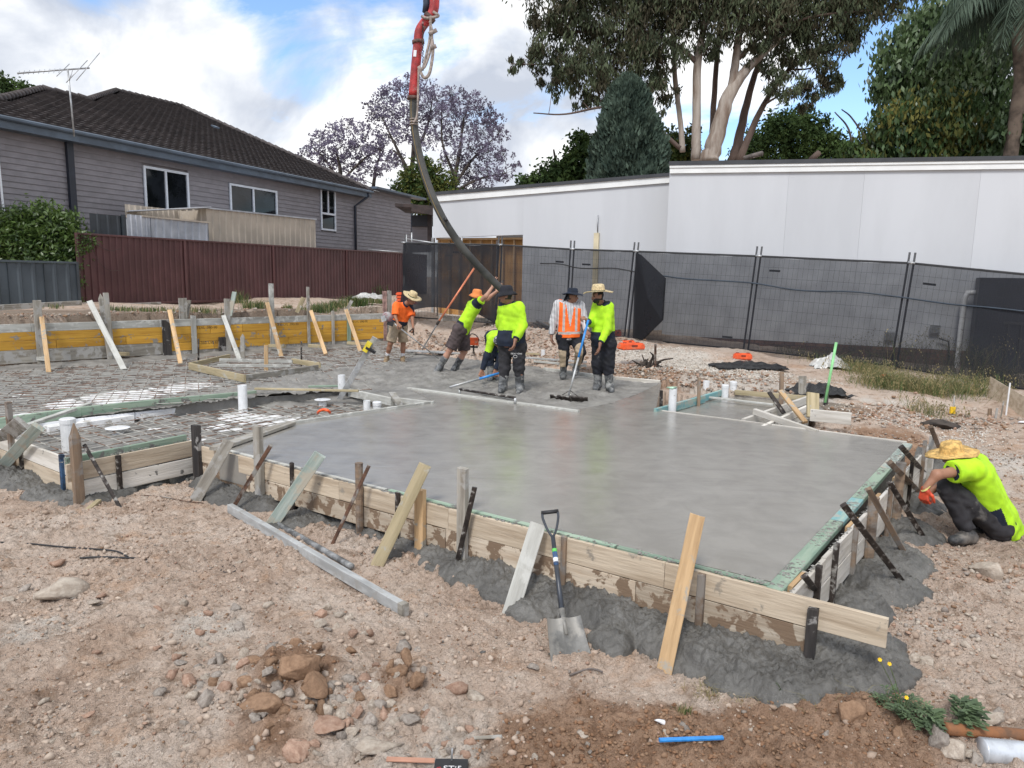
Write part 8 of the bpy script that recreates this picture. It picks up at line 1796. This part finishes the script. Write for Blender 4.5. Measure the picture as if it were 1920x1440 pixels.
M_bag = mat('dirty_clear_plastic', (.5, .5, .48), .35, .1, 6, splat=(.35, .33, .3), splat_fac=(.5, .65)); M_bp = mat('black_plastic_sheet', (.012, .012, .013), .35, .2, 6)
sheet(1555, 690, 62, 30, 'crumpled dirty white plastic bag on the bank beside the green stake', M_bag, .1, 3, 'plastic bag', .32); sheet(1010, 593, 34, 20, 'crumpled pale plastic on the bank behind the big man', M_bag, .55, 5, 'plastic bag', .3); sheet(909, 588, 26, 14, 'white folded sheet on the bank beside the yellow tool', M_fw, .6, 8, 'sheet', .2)
sheet(1400, 688, 130, 20, 'torn black plastic sheet showing through the white gravel', M_bp, .12, 9, hz=.10); sheet(1530, 738, 110, 26, 'black plastic sheet folded along the bank behind the grey stake', M_bp, .0, 11, hz=.22); sheet(692, 560, 60, 14, 'crumpled grey plastic on the bank behind the yellow formwork', M_bag, .95, 12, 'plastic bag', .25)
t_ = thing('site_tool', on(926, 603, .55), 'yellow and black tool standing on the bank left of the big man', 'tool'); c = on(930, 604, .55); V, Fc = box_vf(c+np.array([0, 0, .17]), [.07, 0, 0], [0, .06, 0], [0, 0, .14]); mk('body', V, Fc, mat('yellow_level_body', (.75, .6, .05)), t_); V, Fc = box_vf(c+np.array([0, -.0, .02]), [.075, 0, 0], [0, .065, 0], [0, 0, .03]); mk('base', V, Fc, M_black, t_); V, Fc = box_vf(c+np.array([0, -.064, .2]), [.03, 0, 0], [0, .004, 0], [0, 0, .05]); mk('screen', V, Fc, M_black, t_)
a = P(1547, 755, .0); tag(tube('green_stake', [D(1568, 642, a[1]+.1), a], .022, mat('pale_green_painted_stake', (.25, .58, .25), .5, .08, 5), n=8), 'tall leaning pale green stake at the back right of the pour', 'stake')
a = on(1548, 760, -.02); tag(beam('stake', a-np.array([0, 0, .1]), D(1551, 722, a[1]), .06, .04, W_dark, face=(0, -1, 0)), 'dark stake at the foot of the leaning green one', 'stake')
a = on(1786, 780, -.2); th = thing('survey_peg', a, 'survey peg with a bright yellow cap at the right', 'peg'); tube('stick', [a, D(1790, 742, a[1])], .012, W_grey, th, 6); V, Fc = box_vf(D(1786, 769, a[1]), [.04, 0, 0], [0, .015, 0], [0, 0, .055]); mk('cap', V, Fc, mat('bright_yellow_cap', (.8, .5, .02), .5, .1, 6), th)
for x0, y0, x1, y1, w, mt_, lb in [(1894, 718, 1886, 780, .022, M_pvc, 'white marker rod standing at the far right'), (1870, 765, 1866, 785, .03, W_grey, 'left of the two short grey pegs at the far right'), (1882, 752, 1876, 785, .02, W_grey, 'right of the two short grey pegs at the far right'), (1856, 766, 1856, 782, .05, W_brown, 'broad brown stub left of the short pegs at the far right')]:
    a = on(x1, y1, -.2); tag(beam('peg', a-np.array([0, 0, .05]), D(x0, y0, a[1]), w, w*.8, mt_, face=(0, -1, 0)), lb, 'peg')
a = on(1852, 745, -.05); b = on(1935, 790, -.2); V = [a+[0, 0, -.1], b+[0, 0, -.1], b+[0, 0, .30], a+[-.0, 0, .36]]; V = V+[v+np.array([.02, .03, 0]) for v in V]; tag(mk('board', V, [(0, 1, 2, 3), (5, 4, 7, 6), (3, 2, 6, 7), (0, 3, 7, 4), (1, 5, 6, 2)], W_pale), 'weathered sheet of ply leaning on the bank at the right edge', 'ply sheet')
# uprooted roots and torn dark soil
M_root = mat('dark_roots', (.045, .035, .028), .95, .3, 8); r8 = np.random.default_rng(8); rt = thing('tree_root', on(1220, 690, .1), 'dark torn tree root sticking out of the bank behind the straw hat man', 'root')
c = on(1215, 690, .1)
for k in range(16): d = r8.normal(size=3)*np.array([.28, .18, .16])+np.array([-.1, 0, .1]); tube('root', curve([c+r8.normal(size=3)*.05, c+d*.5+r8.normal(size=3)*.05, c+d], 8), np.linspace(.04, .01, len(curve([c, c+d*.5, c+d], 8))), M_root, rt, n=5)
V, Fc = rock_shape(61, 3); mk('root_ball', V*np.array([.32, .2, .2])+c+np.array([0, 0, .02]), Fc, M_root, rt)
V, Fc = rock_shape(62, 3); tag(mk('soil_clump', V*np.array([.30, .22, .16])+on(1762, 800, -.2)+np.array([0, 0, .02]), Fc, M_root), 'dark torn soil clump at the edge of the hole behind the crouching man', 'soil clump')
# ---- grasses and weeds ----
M_dry = mat('dry_grass', (.34, .28, .14), .8, col2=(.2, .18, .08), scale=3, trans=.2); M_grn = mat('weed_green', (.11, .16, .045), .7, col2=(.05, .085, .025), scale=3, trans=.2)
def blades(name, spots, label, mats_, seed, wid=.006, seedhead=0, lean=.5, cat='grass', kind='stuff', grp=None, z0=-.1):
    r_ = np.random.default_rng(seed); V = []; Fc = []; mi = []
    for (px, py, rx, n, h) in spots:
        c = P(px, py, z0); c = np.array([c[0], c[1]]); rw = rx*c[1]/FOC
        xy = c+r_.normal(size=(n, 2))*rw*np.array([.5, .5]); zg_ = G(xy[:, 0], xy[:, 1])
        for (x, y), z in zip(xy, zg_):
            a = r_.uniform(0, 6.28); hh = h*r_.uniform(.4, 1.15); ln = hh*lean*r_.uniform(.1, 1.3); dx, dy = math.cos(a)*ln, math.sin(a)*ln; w = wid*r_.uniform(.6, 1.3); b = len(V); pa = r_.uniform(0, 3.14); wx, wy = math.cos(pa)*w, math.sin(pa)*w
            V += [(x-wx, y-wy, z-.02), (x+wx, y+wy, z-.02), (x+dx*.35+wx*.8, y+dy*.35+wy*.8, z+hh*.6), (x+dx*.35-wx*.8, y+dy*.35-wy*.8, z+hh*.6), (x+dx, y+dy, z+hh*r_.uniform(.75, 1))]
            Fc += [(b, b+1, b+2, b+3), (b+3, b+2, b+4)]; m_ = int(r_.integers(len(mats_))); mi += [m_, m_]
            if seedhead and r_.uniform() < seedhead:
                tx, ty, tz = V[-1]
                for s_ in range(5):
                    q = len(V); ox, oy, oz = tx+dx*.1*s_*.6, ty+dy*.1*s_*.6, tz-.02*s_*s_*.6; e = .010; ang = r_.uniform(0, 6.28)
                    V += [(ox, oy, oz), (ox+e*math.cos(ang), oy+e*math.sin(ang), oz-.012), (ox+.004, oy, oz-.034), (ox-e*math.cos(ang), oy-e*math.sin(ang), oz-.012)]; Fc.append((q, q+1, q+2, q+3)); mi.append(0)
    o = mk(name, V, Fc, mats_, midx=mi); return tag(o, label, cat, grp, kind)
blades('tall_grass', [(1545, 700, 50, 420, .26), (1610, 715, 50, 650, .3), (1680, 738, 55, 900, .34), (1745, 745, 55, 800, .34), (1810, 742, 50, 600, .4), (1870, 728, 45, 450, .4), (1650, 735, 50, 500, .25), (1740, 765, 50, 260, .2), (1490, 690, 40, 160, .2), (1660, 705, 50, 160, .8), (1740, 710, 70, 240, .85), (1830, 715, 60, 220, .9), (1600, 700, 40, 120, .55), (1560, 700, 30, 40, .6)], 'tangle of tall dry and green grass on the bank at the right', [M_dry, M_grn, M_grn, M_dry], 1, .0035, .22, 1.25)
blades('grass_tufts', [(600, 575, 30, 500, .28), (625, 572, 24, 400, .30), (660, 565, 20, 300, .35), (490, 578, 14, 120, .3), (468, 575, 16, 160, .3), (540, 575, 10, 100, .2), (700, 560, 24, 300, .35), (230, 580, 40, 160, .15), (290, 582, 40, 160, .15), (380, 582, 30, 140, .18), (450, 565, 14, 100, .45), (30, 578, 20, 40, .12), (100, 578, 16, 40, .12)], 'tufts of grass on the bank behind the yellow formwork', [M_dry, M_grn, M_grn], 2, .008, 0, .5, z0=.95)
blades('leafy_weeds', [(690, 555, 24, 500, .55), (712, 552, 18, 400, .6), (670, 565, 24, 240, .35)], 'dark leafy weeds in front of the right end of the maroon fence', [M_grn, L_dk], 6, .014, 0, .8, 'weeds', z0=.95)
fl_ = thing('flowering_weed', on(925, 590, .6), 'yellow flowered weed on the bank between the hose man and the big man', 'weed'); 
for x, y in [(925, 577), (932, 575), (940, 570), (923, 580), (936, 578), (930, 581), (941, 577)]: c = D(x, y, on(925, 590, .6)[1]); V, Fc = rock_shape(5, 1); mk('flower', V*.022+c, Fc, mat('yellow_petals', (.85, .55, .02), .6, .1, 5), fl_); 
for x in (925, 932, 938): tube('stem', [on(x, 595, .6), D(x+2, 576, on(925, 590, .6)[1])], .004, M_grn, fl_, 4)
blades('dry_grass', [(1345, 1298, 40, 160, .05), (1320, 1305, 30, 100, .05), (1500, 1320, 60, 160, .06), (1580, 1315, 50, 160, .07), (1420, 1320, 40, 80, .05)], 'dry flattened grass along the front of the concrete spill', [M_dry], 3, .002, 0, 1.8, z0=-.5)
blades('grass_tuft', [(1282, 1346, 14, 120, .06)], 'small green grass tuft beside the white foam lump', [M_grn, M_dry], 4, .0025, 0, .7, z0=-.48)
blades('grass_tuft', [(1462, 1325, 6, 12, .12)], 'single broad green grass blade clump in front of the concrete spill', [M_grn], 5, .006, 0, .4, z0=-.5)
# yellow flowered weed in the foreground
def weed(px, py, label, r0, flowers, n, seed, ls=.045):
    r_ = np.random.default_rng(seed); c = on(px, py); th = thing('flowering_weed' if flowers else 'leafy_weed', c, label, 'weed'); LV = []; LF = []
    for k in range(n):
        a = r_.uniform(0, 6.28); L = r0*r_.uniform(.4, 1); tip = c+np.array([math.cos(a)*L, math.sin(a)*L*.8, r_.uniform(.03, .12)*(1.4-L/r0*.6)]); st = curve([c, lerp(c, tip, .5)+np.array([0, 0, .05]), tip], 8); V, Fc = tube_vf(st, .002, 4, False); o_ = len(LV); LV += list(V); LF += [tuple(i+o_ for i in f) for f in Fc]
        for f_ in np.linspace(.25, 1, 7):
            p = np.array([np.interp(f_, np.linspace(0, 1, len(st)), st[:, j]) for j in range(3)])
            for s_ in (-1, 1):
                aa = a+s_*r_.uniform(.5, 1.1); d = np.array([math.cos(aa), math.sin(aa), r_.uniform(-.2, .35)]); w_ = np.cross(d, [0, 0, 1.0]); w_ /= np.linalg.norm(w_); l_ = ls*r_.uniform(.6, 1.1); b = len(LV)
                LV += [p, p+d*l_*.3+w_*l_*.16, p+d*l_*.45+w_*l_*.07, p+d*l_*.65+w_*l_*.2, p+d*l_, p+d*l_*.65-w_*l_*.2, p+d*l_*.45-w_*l_*.07, p+d*l_*.3-w_*l_*.16]; LF += [(b, b+1, b+2, b+6, b+7), (b+2, b+3, b+4, b+5, b+6)]
    mk('leaves', LV, LF, mat('blue_green_weed_leaf', (.12, .175, .085), .7, col2=(.065, .10, .05), scale=12, trans=.15), th)
    for x, y in flowers:
        f0 = D(x, y, c[1]+.02); tube('stem', curve([c+np.array([0, 0, .02]), lerp(c, f0, .5)+np.array([.01, 0, .02]), f0], 10), .0018, M_grn, th, 4)
        V = [f0]; Fc = []
        for k in range(14): a = k/14*6.28; rr = .013 if k % 2 == 0 else .009; V.append(f0+np.array([math.cos(a)*rr, -.004+math.sin(a)*rr*.5, math.sin(a)*rr*.75+.003]))
        for k in range(14): Fc.append((0, 1+k, 1+(k+1) % 14))
        mk('flower', V, Fc, mat('yellow_petals', (.85, .55, .02)), th)
weed(1690, 1350, 'green weed with thin stems and bright yellow flowers in the lower right', .17, [(1649, 1237), (1667, 1245), (1699, 1308)], 26, 3, .034)
weed(1660, 1330, 'small green weed left of the yellow flowered one', .08, [], 8, 5, .03)
weed(1795, 1362, 'broad leaved green seedling behind the rusty pipe', .11, [], 12, 4, .075)
weed(1745, 1380, 'small broad leaved seedling left of the rusty pipe end', .08, [], 8, 6, .06)
